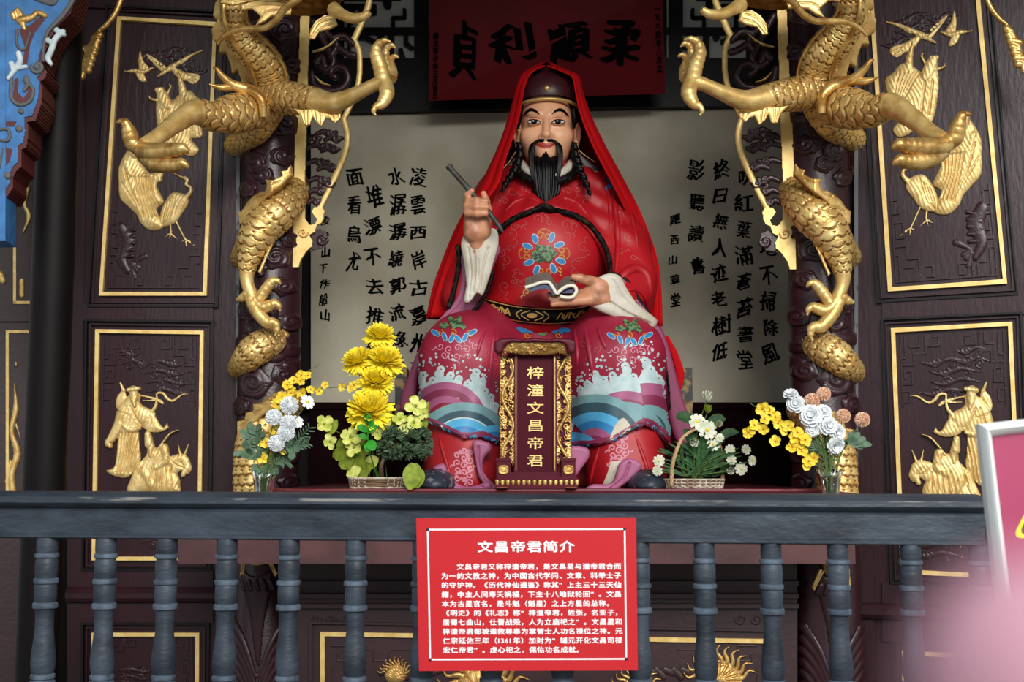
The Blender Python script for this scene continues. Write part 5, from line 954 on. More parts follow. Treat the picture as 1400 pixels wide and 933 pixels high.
b.lathe([(.0105, 0), (.0115, .006), (.0105, .012)], q3(613, 227, 3.90), 14, 0, ax=q3(640, 258, 3.888) - q3(613, 227, 3.90)); bo = b.build('writing_brush', mat('dark_brush_wood', srgb(48, 36, 34), .5, col2=srgb(60, 62, 56), vscale=20)); tag(bo, 'dark writing brush held slanting in the raised hand of the statue', 'brush')
h2 = [([(848, 402, 3.985), (836, 401, 3.955), (816, 398, 3.925)], [.034, .033, .032]), ([(826, 408, 3.93), (806, 409, 3.91)], [.028, .021]), ([(822, 394, 3.93), (806, 398, 3.925)], [.028, .020])]
lo, hi = q3(742, 430, 3.8), q3(855, 365, 4.04)
hand(h2 + [([(824, 390, 3.925), (806, 384, 3.905), (794, 381, 3.893), (784, 379, 3.885)], [.021, .0165, .0145, .010]), ([(808, 411, 3.905), (784, 412.5, 3.893), (768, 414, 3.89), (756, 416.5, 3.888)], [.0155, .0135, .012, .009]), ([(806, 408, 3.91), (782, 409, 3.9), (766, 408.5, 3.895), (753, 409, 3.892)], [.0155, .014, .0125, .009]), ([(806, 404, 3.92), (782, 406, 3.915), (766, 405, 3.912), (751, 403, 3.91)], [.0155, .014, .012, .0085]), ([(806, 399, 3.93), (784, 403, 3.935), (770, 402, 3.94), (760, 400, 3.945)], [.0155, .013, .012, .009])], (lo[0], 3.84, lo[2]), (hi[0], 4.05, hi[2]), 'hand', .007)
# --- open book on the hand
bk = thing('open_book', 'small open book with navy cover lying on the statue lower hand', 'book', q3(760, 402, 3.9))
pr = cr([(718, 391), (728, 388), (740, 384), (750, 384), (756, 391), (761, 399), (767, 394), (776, 389), (785, 389), (788, 395)], 44); dep = np.linspace(0, 1, 8); g = np.array([[q3(x, y - 1.2 * 9 * t, 3.862 + .10 * t) for t in dep] for x, y in pr]); b = MB(); b.grid(g, 0, flip=True); b.build('page', M['pagegrey'], bk)
p2 = cr([(718, 391), (728, 388), (740, 384), (750, 384), (756, 391), (761, 399), (767, 394), (776, 389), (785, 389), (788, 396), (782, 404), (770, 404), (766, 402)], 60); b = MB(); b.sweep([q3(x, y + 2.5, 3.862) for x, y in p2], .0058, 60, 8, raw=True, ratio=1.0); b.build('page_edge', M['page'], bk)
g = np.array([[q3(x, y + 5.5 + 2 * math.sin(i / 43 * 6.28) ** 2 - 8 * t, 3.868 + .09 * t) for t in dep] for i, (x, y) in enumerate(pr)]); b = MB(); b.grid(g, 0); g2 = np.array([[q3(x, y + 3 + 5.5 * t, 3.866) for t in (0, .5, 1)] for x, y in cr([(724, 391), (740, 387), (750, 388), (758, 398)], 20)]); b.grid(g2, 0); g3 = np.array([[q3(x, 401 - (401 - y) * t, 3.872) for t in (0, .5, 1)] for x, y in cr([(764, 399), (770, 394), (778, 391), (784, 392)], 20)]); b.grid(g3, 0); b.build('cover', M['navy'], bk)
# --- head
def f_head(X, Y, Z):
    d = sd_ell(X, Y, Z, q3(747, 168, 4.24), (.092, .118, .118)); d = smin(d, sd_ell(X, Y, Z, q3(747, 206, 4.215), (.080, .100, .068)), .045); d = smin(d, sd_cap(X, Y, Z, q3(747, 212, 4.26), q3(747, 248, 4.27), .065, .075), .02)
    for s_ in (-1, 1):
        d = smin(d, sd_ell(X, Y, Z, q3(747 + s_ * 21, 186, 4.17), (.036, .034, .034)), .03); e = q3(746.5 + s_ * 16.6, 166.5, 4.112)
        d = smax(d, -sd_ell(X, Y, Z, e + np.array([0, -.006, .002]), (.030, .020, .014)), .014)
        d = smin(d, sd_ell(X, Y, Z, e + np.array([0, .016, .001]), (.024, .020, .0105)), .006)
        d = smin(d, sd_cap(X, Y, Z, q3(747 + s_ * 9, 155, 4.128), q3(747 + s_ * 26, 153, 4.15), .008, .007), .016); d = smin(d, sd_ell(X, Y, Z, q3(747 + s_ * 6, 186, 4.118), (.010, .012, .008)), .006)
        # ears
        x = 788.5 if s_ > 0 else 707.5
        ear = sd_ell(X, Y, Z, q3(x, 183, 4.235), (.015, .030, .042)); ear = smin(ear, sd_ell(X, Y, Z, q3(x - s_ * 1.5, 204, 4.225), (.012, .016, .030)), .015); ear = smax(ear, -sd_ell(X, Y, Z, q3(x + s_ * 2.5, 182, 4.215), (.008, .022, .026)), .005); d = smin(d, ear, .005)
    d = smin(d, sd_cap(X, Y, Z, q3(747, 160, 4.128), q3(747, 182, 4.104), .0095, .0135), .012); d = smin(d, sd_ell(X, Y, Z, q3(747, 184.5, 4.10), (.0135, .013, .0105)), .008); d = smin(d, sd_ell(X, Y, Z, q3(746, 199, 4.128), (.034, .024, .024)), .02); d = smin(d, sd_ell(X, Y, Z, q3(746, 212, 4.135), (.03, .026, .022)), .02)
    return d
lo, hi = q3(695, 262, 4.3), q3(800, 110, 4.2)
hv, hf = surfnet(f_head, (lo[0] - .01, 4.06, lo[2]), (hi[0] + .01, 4.4, hi[2]), .0036); D = Decal(hv, hf, .0012)
for s_ in (-1, 1):
    ex, ey = 746.5 + s_ * 16.4, 166.5
    # lids: almond outline, white, iris
    up = [(ex - s_ * 8.5, ey + 1.2), (ex - s_ * 5, ey - 1.0), (ex, ey - 1.9), (ex + s_ * 5, ey - 1.5), (ex + s_ * 9.5, ey + .2)]; dn = [(ex - s_ * 8.5, ey + 1.4), (ex - s_ * 4, ey + 1.9), (ex, ey + 2.2), (ex + s_ * 5, ey + 1.6), (ex + s_ * 9.5, ey + .4)]
    D.band(up, dn, 1, 24, 5, .0014); D.disc(ex, ey, 3.9, 2.1, 2, n=20, off=.0022); D.disc(ex - 1, ey - .8, .8, .6, 1, n=8, off=.003)
    D.stroke(up, [.5, 1.3, 1.5, 1.3, .6], 2, 24, off=.0026); D.stroke([(x, y) for x, y in dn], .5, 2, 20, off=.0024); D.stroke([(x + s_ * .5, y - 4.6) for x, y in up[:4]], .7, 4, 20, off=.001)
    D.stroke([(746 + s_ * 8.5, 156), (746 + s_ * 14, 152), (746 + s_ * 20, 150.6), (746 + s_ * 26, 153.5), (746 + s_ * 31, 159.5)], [.8, 3.2, 4, 3, .8], 2, 30, off=.002)
D.band([(733, 196.2), (738, 196), (743, 195.4), (746, 196.2), (749, 195.4), (754, 196), (759, 196.2)], [(735, 199), (740, 201.5), (744, 202.6), (746, 202.8), (748, 202.6), (752, 201.5), (757, 199)], 3, 30, 7, .0022); D.stroke([(735, 198), (741, 199), (746, 199.4), (751, 199), (757, 198)], .6, 5, 20, off=.003)
head = D.mb.build('head', [M['skin'], M['eye'], M['hair'], M['lip'], mat('eyelid_crease', srgb(150, 92, 66), .5), mat('lip_line', srgb(90, 14, 12), .5)], st)
# beard and moustache strands
b = MB()
for i in range(64):
    t = i / 63 * 2 - 1; lay = R.random(); x0 = 746 + t * 20.5; y0 = 214 + 4 * abs(t) - (9 if abs(t) < .25 else 0) * (1 - abs(t) / .25) + R.uniform(-2, 2) - (12 * max(0, abs(t) - .8) / .2); ye = 299 - 34 * abs(t) ** 1.3 + R.uniform(-4, 2); dd = 4.118 + .03 * t * t - .012 * lay
    b.sweep([q3(x0, y0, dd + .008), q3(746 + t * 21.5, 226, dd - .016), q3(746.5 + t * 20, 242, dd - .022), q3(747 + t * 16, 266, dd - .026), q3(747 + t * 6, ye, dd - .030)], [.0042, .0054, .0052, .0045, .0012], 16, 7)
for s_ in (-1, 1):
    for k in range(9):
        b.sweep([q3(746 + s_ * (1.5 + .3 * k), 191 + .5 * k, 4.098 + .001 * k), q3(746 + s_ * (9 + .5 * k), 191.5 + .5 * k, 4.102 + .002 * k), q3(746 + s_ * (15 + .6 * k), 196 + .4 * k, 4.106 + .002 * k), q3(746 + s_ * (17 + .62 * k), 208, 4.108), q3(746 + s_ * (17 + .5 * k), 224, 4.10), q3(746 + s_ * (15 + .5 * k), 244 + R.uniform(-3, 3), 4.092)], [.0018, .0044, .005, .005, .0045, .001], 24, 7)
b.build('beard', M['hair'], head)
b = MB()
for s_, pts in ((-1, [(709, 196), (710, 212), (706, 226), (700, 238), (692, 250), (686, 262)]), (1, [(785, 196), (786, 212), (790, 226), (796, 240), (802, 254), (807, 268)])):
    b = MB(); b.sweep([q3(x, y, 4.17 - .012 * i) for i, (x, y) in enumerate(pts)], [.010, .013, .014, .012, .010, .003], 70, 16, disp=lambda s, th, r: .003 * np.sin(s * 210 + 2 * th)); b.sweep([q3(747 + s_ * 37, 150, 4.2), q3(747 + s_ * 38.5, 162, 4.2), q3(747 + s_ * 38, 176, 4.205)], [.014, .012, .003], 14, 10); b.build('hair_lock', M['hair'], head)
# hat
rimz = q3(747, 137, 4.125)[2]
def f_hat(X, Y, Z):
    d = sd_ell(X, Y, Z, q3(748, 138, 4.25), (.108, .133, .098)); d = smin(d, sd_ell(X, Y, Z, q3(748, 116, 4.32), (.085, .09, .055)), .03); return smax(d, rimz - Z, .006)
p = q3(748, 138, 4.25); v, f = surfnet(f_hat, (p[0] - .14, 4.08, p[2] - .02), (p[0] + .14, 4.46, p[2] + .17), .006); b = MB(); b.add(v, f.tolist()); hat = b.build('hat', M['hat'], st)
t = np.linspace(-.1, math.pi + .1, 50); b = MB(); b.sweep([(p[0] - .1085 * math.cos(a), 4.25 - .1335 * math.sin(a), rimz + .002) for a in t], .0058, 50, 10, raw=True); b.build('rim', M['gold'], hat)
b = MB(); b.ball(q3(748, 121, 4.118), .0105); b.build('stud', M['gold'], hat)
for nm, pts, eg in (('hat_wing', [(706, 206), (700, 216), (690, 228), (684, 238), (700, 236), (710, 224)], [(706, 206), (696, 222), (685, 235), (698, 237)]), ('hat_wing', [(788, 202), (796, 210), (808, 220), (820, 226), (818, 236), (802, 234), (792, 224)], [(790, 204), (800, 213), (814, 222)])):
    o = pillow(nm, pts, 4.24, 3, 'hat', 6, parent=hat, back=4); pillow('gold_edge', None, 4.225, 0, 'gold', parent=hat, back=1, step=.6, cap=[('cap', eg, 1.1, .5, 1)])
    if nm and pts[0][0] > 750: pillow('gold_edge', None, 4.225, 0, 'gold', parent=hat, back=1, step=.6, cap=[('cap', [(790, 220), (800, 231), (817, 235)], 1.1, .5, 1)])
# collars
b = MB()
for s_ in (-1, 1): b.sweep([q3(747 + s_ * 33, 222, 4.19), q3(747 + s_ * 29, 230, 4.145), q3(747 + s_ * 20, 237, 4.115), q3(747 + s_ * 6, 243, 4.105)], [.010, .014, .014, .010], 24, 12)
b.build('white_collar', M['cuff'], st)
b = MB()
for s_ in (-1, 1): b.sweep([q3(747 + s_ * 43, 230, 4.19), q3(747 + s_ * 34, 240, 4.135), q3(747 + s_ * 22, 246, 4.115), q3(747 + s_ * 4, 252, 4.105)], [.012, .015, .015, .012], 24, 12, disp=lambda s, th, r: .0012 * np.sin(s * 300) * np.sin(4 * th))
b.build('black_collar', M['trim'], st)
# --- the red cloth draped over the hat
rows = [((745, 90, 4.15), (741, 89, 4.24), (747, 84, 4.40), (753, 89, 4.24), (748, 90, 4.15)), ((728, 98, 4.14), (721, 96, 4.22), (748, 86, 4.46), (776, 97, 4.22), (768, 98, 4.13)), ((719, 112, 4.14), (711, 108, 4.22), (748, 100, 4.50), (789, 104, 4.22), (782, 106, 4.12)), ((714, 132, 4.13), (704, 132, 4.24), (748, 125, 4.54), (795, 128, 4.24), (787, 128, 4.12)), ((709, 160, 4.12), (697, 160, 4.24), (748, 155, 4.56), (806, 160, 4.24), (794, 158, 4.12)),
        ((699, 192, 4.11), (686, 195, 4.24), (748, 190, 4.58), (822, 195, 4.24), (808, 194, 4.12)), ((689, 222, 4.09), (673, 226, 4.24), (748, 220, 4.60), (838, 226, 4.24), (822, 222, 4.11)), ((681, 250, 4.06), (660, 255, 4.23), (748, 250, 4.62), (852, 255, 4.24), (837, 250, 4.12)), ((664, 276, 4.03), (643, 285, 4.21), (748, 280, 4.63), (866, 285, 4.24), (852, 280, 4.15)), ((655, 305, 4.04), (626, 320, 4.19), (748, 315, 4.64), (878, 318, 4.24), (866, 312, 4.19)), ((640, 345, 4.06), (612, 358, 4.19), (748, 350, 4.64), (888, 355, 4.25), (880, 352, 4.21)), ((626, 392, 4.08), (600, 396, 4.2), (748, 395, 4.64), (892, 396, 4.26), (886, 396, 4.22)), ((612, 432, 4.09), (593, 437, 4.2), (748, 440, 4.64), (893, 446, 4.27), (889, 446, 4.23))]
rw = [cr([q3(*p) for p in r], 60) for r in rows]; cols_ = np.array([cr([r[j] for r in rw], 56) for j in range(60)])     # [60, 56, 3]
jj = np.arange(60)[:, None]; kk = np.linspace(0, 1, 56)[None, :]; amp = .006 * kk ** .6 * (np.abs(jj - 30) > 12)
cols_[..., 1] += amp * np.sin(jj * 1.35 + 2 * np.sin(kk * 3)); cols_[..., 0] += amp * .6 * np.sin(jj * 1.1 + kk * 4)
b = MB(); b.grid(cols_, 0, flip=True)
mo = b.build('draped_cloth', M['veil']); tag(mo, 'bright red cloth draped over the hat and shoulders of the statue', 'cloth'); md = mo.modifiers.new('thickness', 'SOLIDIFY'); md.thickness = .004; md.offset = 0
# --- throne behind
th = thing('throne', 'dark throne with worn gilt side posts behind the seated statue', 'throne', (q3(742, 660, 4.6)[0], 4.62, z_top))
TM = mat('worn_gilt_black_lacquer', srgb(140, 112, 50), .5, col2=srgb(30, 26, 22), vscale=30, detail=9, lo=.48, hi=.6)
b = MB(); b.box((q3(556, 0, 4.45)[0], 4.5, z_top), (q3(930, 0, 4.45)[0], 4.76, q3(742, 560, 4.5)[2])); b.build('seat', M['void'], th, smooth=False)
for x0, x1 in ((540, 556), (928, 947)):
    c_ = lambda y: q3(742, y, 4.5)[2]; b = MB(); b.box((q3(x0, 540, 4.5)[0], 4.5, c_(572)), (q3(x1, 540, 4.5)[0], 4.6, c_(503))); b.build('post', TM, th, smooth=False)
    b = MB(); b.box((q3(x0, 540, 4.5)[0] + .003, 4.505, z_top), (q3(x1, 540, 4.5)[0] - .003, 4.6, c_(572))); b.build('post_foot', M['void'], th, smooth=False)
# ------------------------------------------------------------------ spirit tablet in front of the statue
M['purple'] = mat('purple_brown_lacquer', srgb(84, 14, 32), .38, spec=.2, var=.15); M['tablet'] = mat('tablet_face_lacquer', srgb(72, 12, 28), .5, spec=.1)
NZ = 3.70; nm_ = lambda x, y, h: P(x, y, NZ) + np.array([0, -h * .0022, 0])
tb = thing('spirit_tablet', 'purple lacquer name tablet with gold characters and gilt carved sides before the statue', 'tablet', P(732, 669, NZ))
def nbox(b, x0, y0, x1, y1, d0, d1, m=0):
    c = [(x0, y1), (x1, y1), (x1, y0), (x0, y0)]; b.hexa([P(x, y, NZ) + np.array([0, d0, 0]) for x, y in c] + [P(x, y, NZ) + np.array([0, d1, 0]) for x, y in c], m)
zb_ = uz(668.5, NZ)
b = MB()
for q in ((677, 663.5, 789, 668.4, -.05, .06), (679, 652, 788, 656, -.045, .055), (682, 646, 784, 652, -.02, .05)): nbox(b, *q)
nbox(b, 677, 656, 788, 664, -.035, .05)
for x0, x1 in ((679, 698), (767, 786)): nbox(b, x0, 629, x1, 653, -.04, .04); nbox(b, x0 - 1, 627, x1 + 1, 631, -.043, .043)
b.build('base', M['purple'], tb, smooth=False)
b = MB(); els = [('cap', [(680 + 7.2 * i, 658), (680 + 7.2 * i, 662)], [3.4, 2.6], .5, 3) for i in range(16)] + [('line', [(677, 656.5), (788, 656.5)], .8, 1.5), ('line', [(679, 667.2), (695, 667.2)], .7, 18), ('line', [(772, 667.2), (787, 667.2)], .7, 18)]
relief(b, els, lambda x, y, h: nm_(x, y, h + 15.5), .7)
b.build('gold_lotus_band', M['gold_dark'], tb)
for x in (688.5, 776.5): b = MB(); relief(b, [('poly', [(x - 6, 637), (x + 6, 637), (x + 6, 648), (x - 6, 648)], .5, 2.4, 3), ('groove', [(x - 3.5, 639.5), (x + 3.5, 639.5), (x + 3.5, 645.5), (x - 3.5, 645.5), (x - 3.5, 639.5)], .8, 1.5)], lambda x_, y_, h: nm_(x_, y_, h + 17.5), .6); b.build('gold_square', M['gold_dark'], tb)
b = MB(); nbox(b, 706, 486, 758, 650, -.004, .02); b.build('face_board', M['tablet'], tb, smooth=False)
b = MB(); nbox(b, 684, 486, 706, 634, .005, .018); nbox(b, 758, 486, 780, 634, .005, .018); nbox(b, 703, 484, 708, 648, -.012, .015); nbox(b, 756, 484, 761, 648, -.012, .015); b.build('side_board', M['purple'], tb, smooth=False)
b = MB()
for x in (705.5, 758.5): relief(b, [('line', [(x, 488), (x, 643)], 1.1, 1.2)], lambda x_, y_, h: nm_(x_, y_, h + 5.4), .6)
b.build('gold_edge', M['gold'], tb)
rr = random.Random(3)
for s_ in (-1, 1):
    els = []; xc = 732 + s_ * 37.5
    body = [(xc + 7.5 * math.sin(y / 12.5 + s_), y) for y in range(492, 630, 6)]; els.append(('cap', body, [3.0, 2.2] * 12, 2.0, 4))
    for y in np.arange(490, 632, 4.4):
        for k in (-1, 1):
            x = xc + k * rr.uniform(3, 8.5); els.append(('cap', spiral(x, y + rr.uniform(-3, 3), rr.uniform(3, 4.6), 1.2, rr.uniform(0, 6), k), 1.2, .6, 3)); els.append(('cap', [(xc + k * 10, y), (xc + k * rr.uniform(2, 7), y + rr.uniform(-7, 7))], [1.6, .8], .6, 3))
    els += [('cap', [(xc - 10, 490), (xc - 10.5, 560), (xc - 9, 632)], 1.1, .6, 2), ('cap', [(xc + 10, 490), (xc + 10.5, 560), (xc + 9, 632)], 1.1, .6, 2)]
    b = MB(); relief(b, els, lambda x_, y_, h: nm_(x_, y_, h - 1.5), .6, back=1.); b.build('gilt_carving', M['gold_dark'], tb)
b = MB()                                                          # canopy: lobed purple rim over a gilt carved soffit
rim = [(676, 482), (676, 470), (684, 465.5), (704, 465), (712, 467), (731, 464.5), (750, 467), (758, 465), (778, 465.5), (786, 470), (786, 482), (782, 487), (775, 484), (773, 476), (764, 471), (698, 471), (690, 476), (688, 484), (681, 488)]
relief(b, [('poly', rim, 1, 3, 4, 0)], lambda x_, y_, h: nm_(x_, y_, h + 24), .7, back=22); nbox(b, 694, 481, 770, 487, -.03, .02); b.build('canopy', M['purple'], tb)
els = [('poly', [(686, 470), (776, 470), (770, 484), (745, 487), (718, 487), (692, 484)], .4, 1, 3, 0)]
for k in range(46): els.append(('cap', spiral(rr.uniform(690, 772), rr.uniform(472, 484), rr.uniform(2, 4.2), 1.1, rr.uniform(0, 6), rr.choice((-1, 1))), 1.1, 1.2, 2.6))
b = MB(); relief(b, els, lambda x_, y_, h: nm_(x_, y_, h + 14 + (484 - y_) * .5), .6, back=1.); b.build('canopy_carving', M['gold_dark'], tb)
b = MB()
for i, ch in enumerate('梓潼文昌帝君'): put_glyph(b, ch, lambda x, y, h: nm_(x, y, 0) + np.array([0, -.005 - h, 0]), 732, 510 + i * 24, 24, 17.5, .009, .0008)
b.build('lettering', M['gold_flat'], tb, smooth=False)
# ------------------------------------------------------------------ flowers
def fm(n, a, c=None, **k): M[n] = mat(n, srgb(*a), k.pop('rough', .6), col2=srgb(*c) if c else None, vscale=k.pop('vs', 60), spec=.3, **k)
fm('yellow_petal', (255, 241, 76), (248, 220, 30)); fm('lemon_petal', (244, 222, 82), (226, 190, 40)); fm('white_petal', (240, 242, 242), (216, 222, 226)); fm('cream_petal', (226, 226, 206), (190, 196, 168)); fm('peach_petal', (238, 204, 176), (222, 176, 144)); fm('lime_petal', (232, 230, 140), (170, 184, 60)); fm('lime_leaf', (142, 156, 48), (104, 124, 36))
fm('leaf', (44, 84, 40), (28, 58, 30)); fm('bright_leaf', (48, 150, 34), (34, 116, 28)); fm('grey_leaf', (96, 122, 96), (74, 100, 78)); fm('bush_leaf', (84, 106, 74), (46, 64, 42)); fm('stem_green', (92, 118, 56), (70, 96, 44)); fm('bark', (110, 92, 70), (84, 68, 52)); fm('strap_leaf', (62, 104, 56), (36, 70, 40))
M['glass'] = mat('clear_glass', (.9, .95, .94), .04, trans=1., spec=.5)
M['wicker'] = mat('brown_wicker', srgb(120, 92, 66), .75, var=.35, vscale=50, bump=.3); M['wicker_white'] = mat('whitewashed_wicker', srgb(206, 196, 180), .8, col2=srgb(150, 128, 104), vscale=36); M['rope'] = mat('pale_cane', srgb(196, 160, 116), .7, var=.3, vscale=60)
def basis(n):
    n = np.array(n, float); n /= np.linalg.norm(n); u = np.cross(n, [0, 0, 1.] if abs(n[2]) < .9 else [1., 0, 0]); u /= np.linalg.norm(u); return n, u, np.cross(n, u)
def petal(b, c, d, n, L, w, curl=0., cup=.0, m=0, tip=.5, base=.35, k=5, wav=0.):
    d = np.array(d, float); d /= np.linalg.norm(d); n = np.array(n, float); n = n - d * (n @ d); n /= np.linalg.norm(n) + 1e-9; s = np.cross(n, d); g = []
    for t in np.linspace(0, 1, k):
        ww = w * (base + (1 - base) * math.sin(min(1, t * 1.35) * math.pi / 2)) * (1 if t < .75 else 1 - (1 - tip) * ((t - .75) / .25) ** 2)
        g.append([c + d * L * t + n * (curl * L * t * t + cup * w * v * v + wav * L * math.sin(v * 4 + t * 5) * t) + s * ww * v for v in (-1, -.5, 0, .5, 1)] if wav else [c + d * L * t + n * (curl * L * t * t + cup * w * v * v) + s * ww * v for v in (-1, 0, 1)])
    b.grid(np.array(g), m)
PXM = .0022
def b_chrys(c, n, r, q):
    n, u, w = basis(n); b = MB()
    for lay, (N, el, L) in enumerate(((34, -.15, .92), (38, .1, 1.0), (36, .35, .98), (32, .62, .92), (26, .9, .84), (18, 1.15, .74), (12, 1.4, .66))):
        for i in range(N):
            a = 6.283 * (i + .5 * lay) / N + q.uniform(-.08, .08); e = el + q.uniform(-.1, .1); d = math.cos(e) * (u * math.cos(a) + w * math.sin(a)) + math.sin(e) * n
            petal(b, c, d, n, r * L * q.uniform(.88, 1.08), r * .10, -.16 if lay < 2 else .14, .35, 0, .55)
    return b
def b_pom(c, n, r, q, N=230):
    b = MB(); b.ball(c, r * .7, 0, 8, 12)
    for i in range(N):
        z = 1 - 2 * (i + .5) / N; a = i * 2.39996; s = math.sqrt(1 - z * z); d = np.array([s * math.cos(a), s * math.sin(a), z]); petal(b, c + d * r * .45, d + np.array([q.uniform(-.2, .2), q.uniform(-.2, .2), q.uniform(-.2, .2)]), basis(d)[1], r * .6, r * .10, .2, .4, 0, .5, k=3)
    return b
def b_daisy(c, n, r, q, N=9, m=0):
    n, u, w = basis(n); b = MB()
    for i in range(N): a = 6.283 * i / N + q.uniform(-.1, .1); petal(b, c, u * math.cos(a) + w * math.sin(a) + n * .25, n, r, r * .26, -.2, .2, 0, .7)
    b.ball(c + n * r * .08, r * .2, 1, 6, 8); return b
def b_ruffle(c, n, r, q):
    n, u, w = basis(n); b = MB()
    for lay, (N, el, L) in enumerate(((7, .15, 1.), (7, .5, .9), (6, .85, .75), (5, 1.2, .6))):
        for i in range(N): a = 6.283 * (i + .5 * lay) / N + q.uniform(-.2, .2); d = math.cos(el) * (u * math.cos(a) + w * math.sin(a)) + math.sin(el) * n; petal(b, c, d, n, r * L, r * .42, -.1, .15, 0, .8, k=6, wav=.07)
    return b
def b_orchid(c, n, r, q, N=5):
    n, u, w = basis(n); b = MB(); a0 = q.uniform(0, 6)
    for i in range(N): a = a0 + 6.283 * i / N; petal(b, c, u * math.cos(a) + w * math.sin(a) + n * .3, n, r * q.uniform(.85, 1.05), r * .45, q.uniform(-.3, .1), .3, 0, .6, base=.25, k=6, wav=.07)
    b.ball(c + n * r * .12, r * .16, 1, 6, 8); return b
def b_bud(c, n, r, q):
    n, u, w = basis(n); b = MB(); 
    for lay in range(3):
        for i in range(6): a = 6.283 * (i + .5 * lay) / 6; e = .9 + .2 * lay; d = math.cos(e) * (u * math.cos(a) + w * math.sin(a)) + math.sin(e) * n; petal(b, c - n * r * .6, d, -(u * math.cos(a) + w * math.sin(a)), r * 1.6, r * .42, .28, -.3, 0, .2)
    return b
BL = {'chrys': (b_chrys, ('yellow_petal',)), 'pom': (b_pom, ('white_petal',)), 'peach': (b_pom, ('peach_petal',)), 'daisy': (b_daisy, ('white_petal', 'lemon_petal')), 'ruffle': (b_ruffle, ('white_petal',)), 'orchid': (b_orchid, ('lemon_petal', 'orange')), 'lime': (lambda c, n, r, q: b_orchid(c, n, r, q, 4), ('lime_petal', 'lime_leaf')), 'cream': (b_daisy, ('cream_petal', 'lemon_petal')), 'bud': (b_bud, ('cream_petal',))}
def leafblade(b, pts, w, m=0, n=(0, -1, .3), k=10, fold=.15):
    p = cr(pts, k); t = np.gradient(p, axis=0); t /= np.linalg.norm(t, axis=1)[:, None]; n = np.array(n, float); g = []
    for i in range(k):
        f = i / (k - 1); s = np.cross(t[i], n); s /= np.linalg.norm(s) + 1e-9; nn = np.cross(s, t[i]); ww = w * (math.sin(math.pi * min(1, (f * .92 + .06))) ** .7)
        g.append([p[i] + s * ww * v + nn * fold * w * abs(v) for v in (-1, -.5, 0, .5, 1)])
    b.grid(np.array(g), m)
def stemline(root, x, y, d, base, q, bend=.3, rad=.0014):
    a = np.array(base, float) + np.array([q.uniform(-.008, .008), q.uniform(-.008, .008), 0]); e = P(x, y, d); mid = a * .45 + e * .55; mid[0] = a[0] * (1 - bend) + e[0] * bend; mid[2] = a[2] * .4 + e[2] * .6
    b = MB(); b.sweep([a, (a * 2 + mid) / 3 + np.array([0, 0, .01]), mid, e + np.array([0, .004, -.003])], rad, 18, 6); b.build('stem', M['stem_green'], root)
def flower(name, cat, label, group, base, blooms, seed, stem=True, spray=None, leaves=()):
    q = random.Random(seed); root = thing(name, label, cat, base, group)
    for kind, x, y, r, d, n in blooms:
        fn, ms = BL[kind]; bb = fn(P(x, y, d), n, r * PXM, q); bb.build('bloom', [M[k] for k in ms], root)
    x, y, _, d = (blooms[0][1], blooms[0][2], 0, blooms[0][4]) if not spray else (0, 0, 0, 0)
    if spray: b = MB(); b.sweep([np.array(base, float)] + [P(*s) for s in spray], [.0016, .001], 40, 6); b.build('stem', M['stem_green'], root)
    elif stem: stemline(root, x, y, d, base, q)
    for pts, w, mt in leaves: b = MB(); leafblade(b, [P(*p) for p in pts], w * PXM); b.build('leaf', M[mt], root)
    return root
def sprig(name, label, base, paths, mt, w, every, lw, group=None, cat='foliage', seed=1, ln=8):
    q = random.Random(seed); root = thing(name, label, cat, base, group)
    for pts in paths:
        pp = cr([np.array(base, float)] + [P(*p) for p in pts], 40); b = MB(); b.sweep(pp, [.0014, .0006], 40, 5, raw=True); b.build('stem', M['stem_green' if mt != 'bush_leaf' else 'bark'], root)
        b = MB(); L = ln * PXM
        for i in range(8, 40, every):
            t = pp[min(i + 1, 39)] - pp[i - 1]; t /= np.linalg.norm(t)
            for s in (-1, 1):
                sd = np.cross(t, [0, -1, 0]); d = t * .7 + sd * s * .8 + np.array([0, q.uniform(-.5, .3), q.uniform(-.2, .2)]); petal(b, pp[i], d, (0, -1, .2), L * q.uniform(.7, 1.1), lw * PXM, q.uniform(-.2, .2), .1, 0, .4)
        b.build('leaf', M[mt], root)
    return root
def vase(label, x, d, r, top, flare, ribs):
    c = P(x, 640, d); z1 = uz(top, d); t = thing('glass_vase', label, 'vase', (c[0], c[1], z_low))
    h = z1 - z_low; b = MB(); n = 60; th = np.linspace(0, 6.283, n, endpoint=False); pr = [(.0, .004), (r * .8, .004), (r * .78, .5 * h), (r * .9, .8 * h), (flare, h), (flare + .0016, h), (r * .9 + .003, .78 * h), (r * .86, .45 * h), (r * .9, 0), (0, 0)]
    g = np.array([[((q * (1 + (.05 * math.cos(ribs * a) if q > r * .85 else 0))) * math.cos(a) + c[0], (q * (1 + (.05 * math.cos(ribs * a) if q > r * .85 else 0))) * math.sin(a) + c[1], z_low + z + (.004 * math.sin(ribs * a) if z == h else 0)) for a in th] for q, z in pr]); b.grid(g, 0, cv=True, flip=True); b.build('glass_body', M['glass'], t); return (c[0], c[1], z_low + .012)
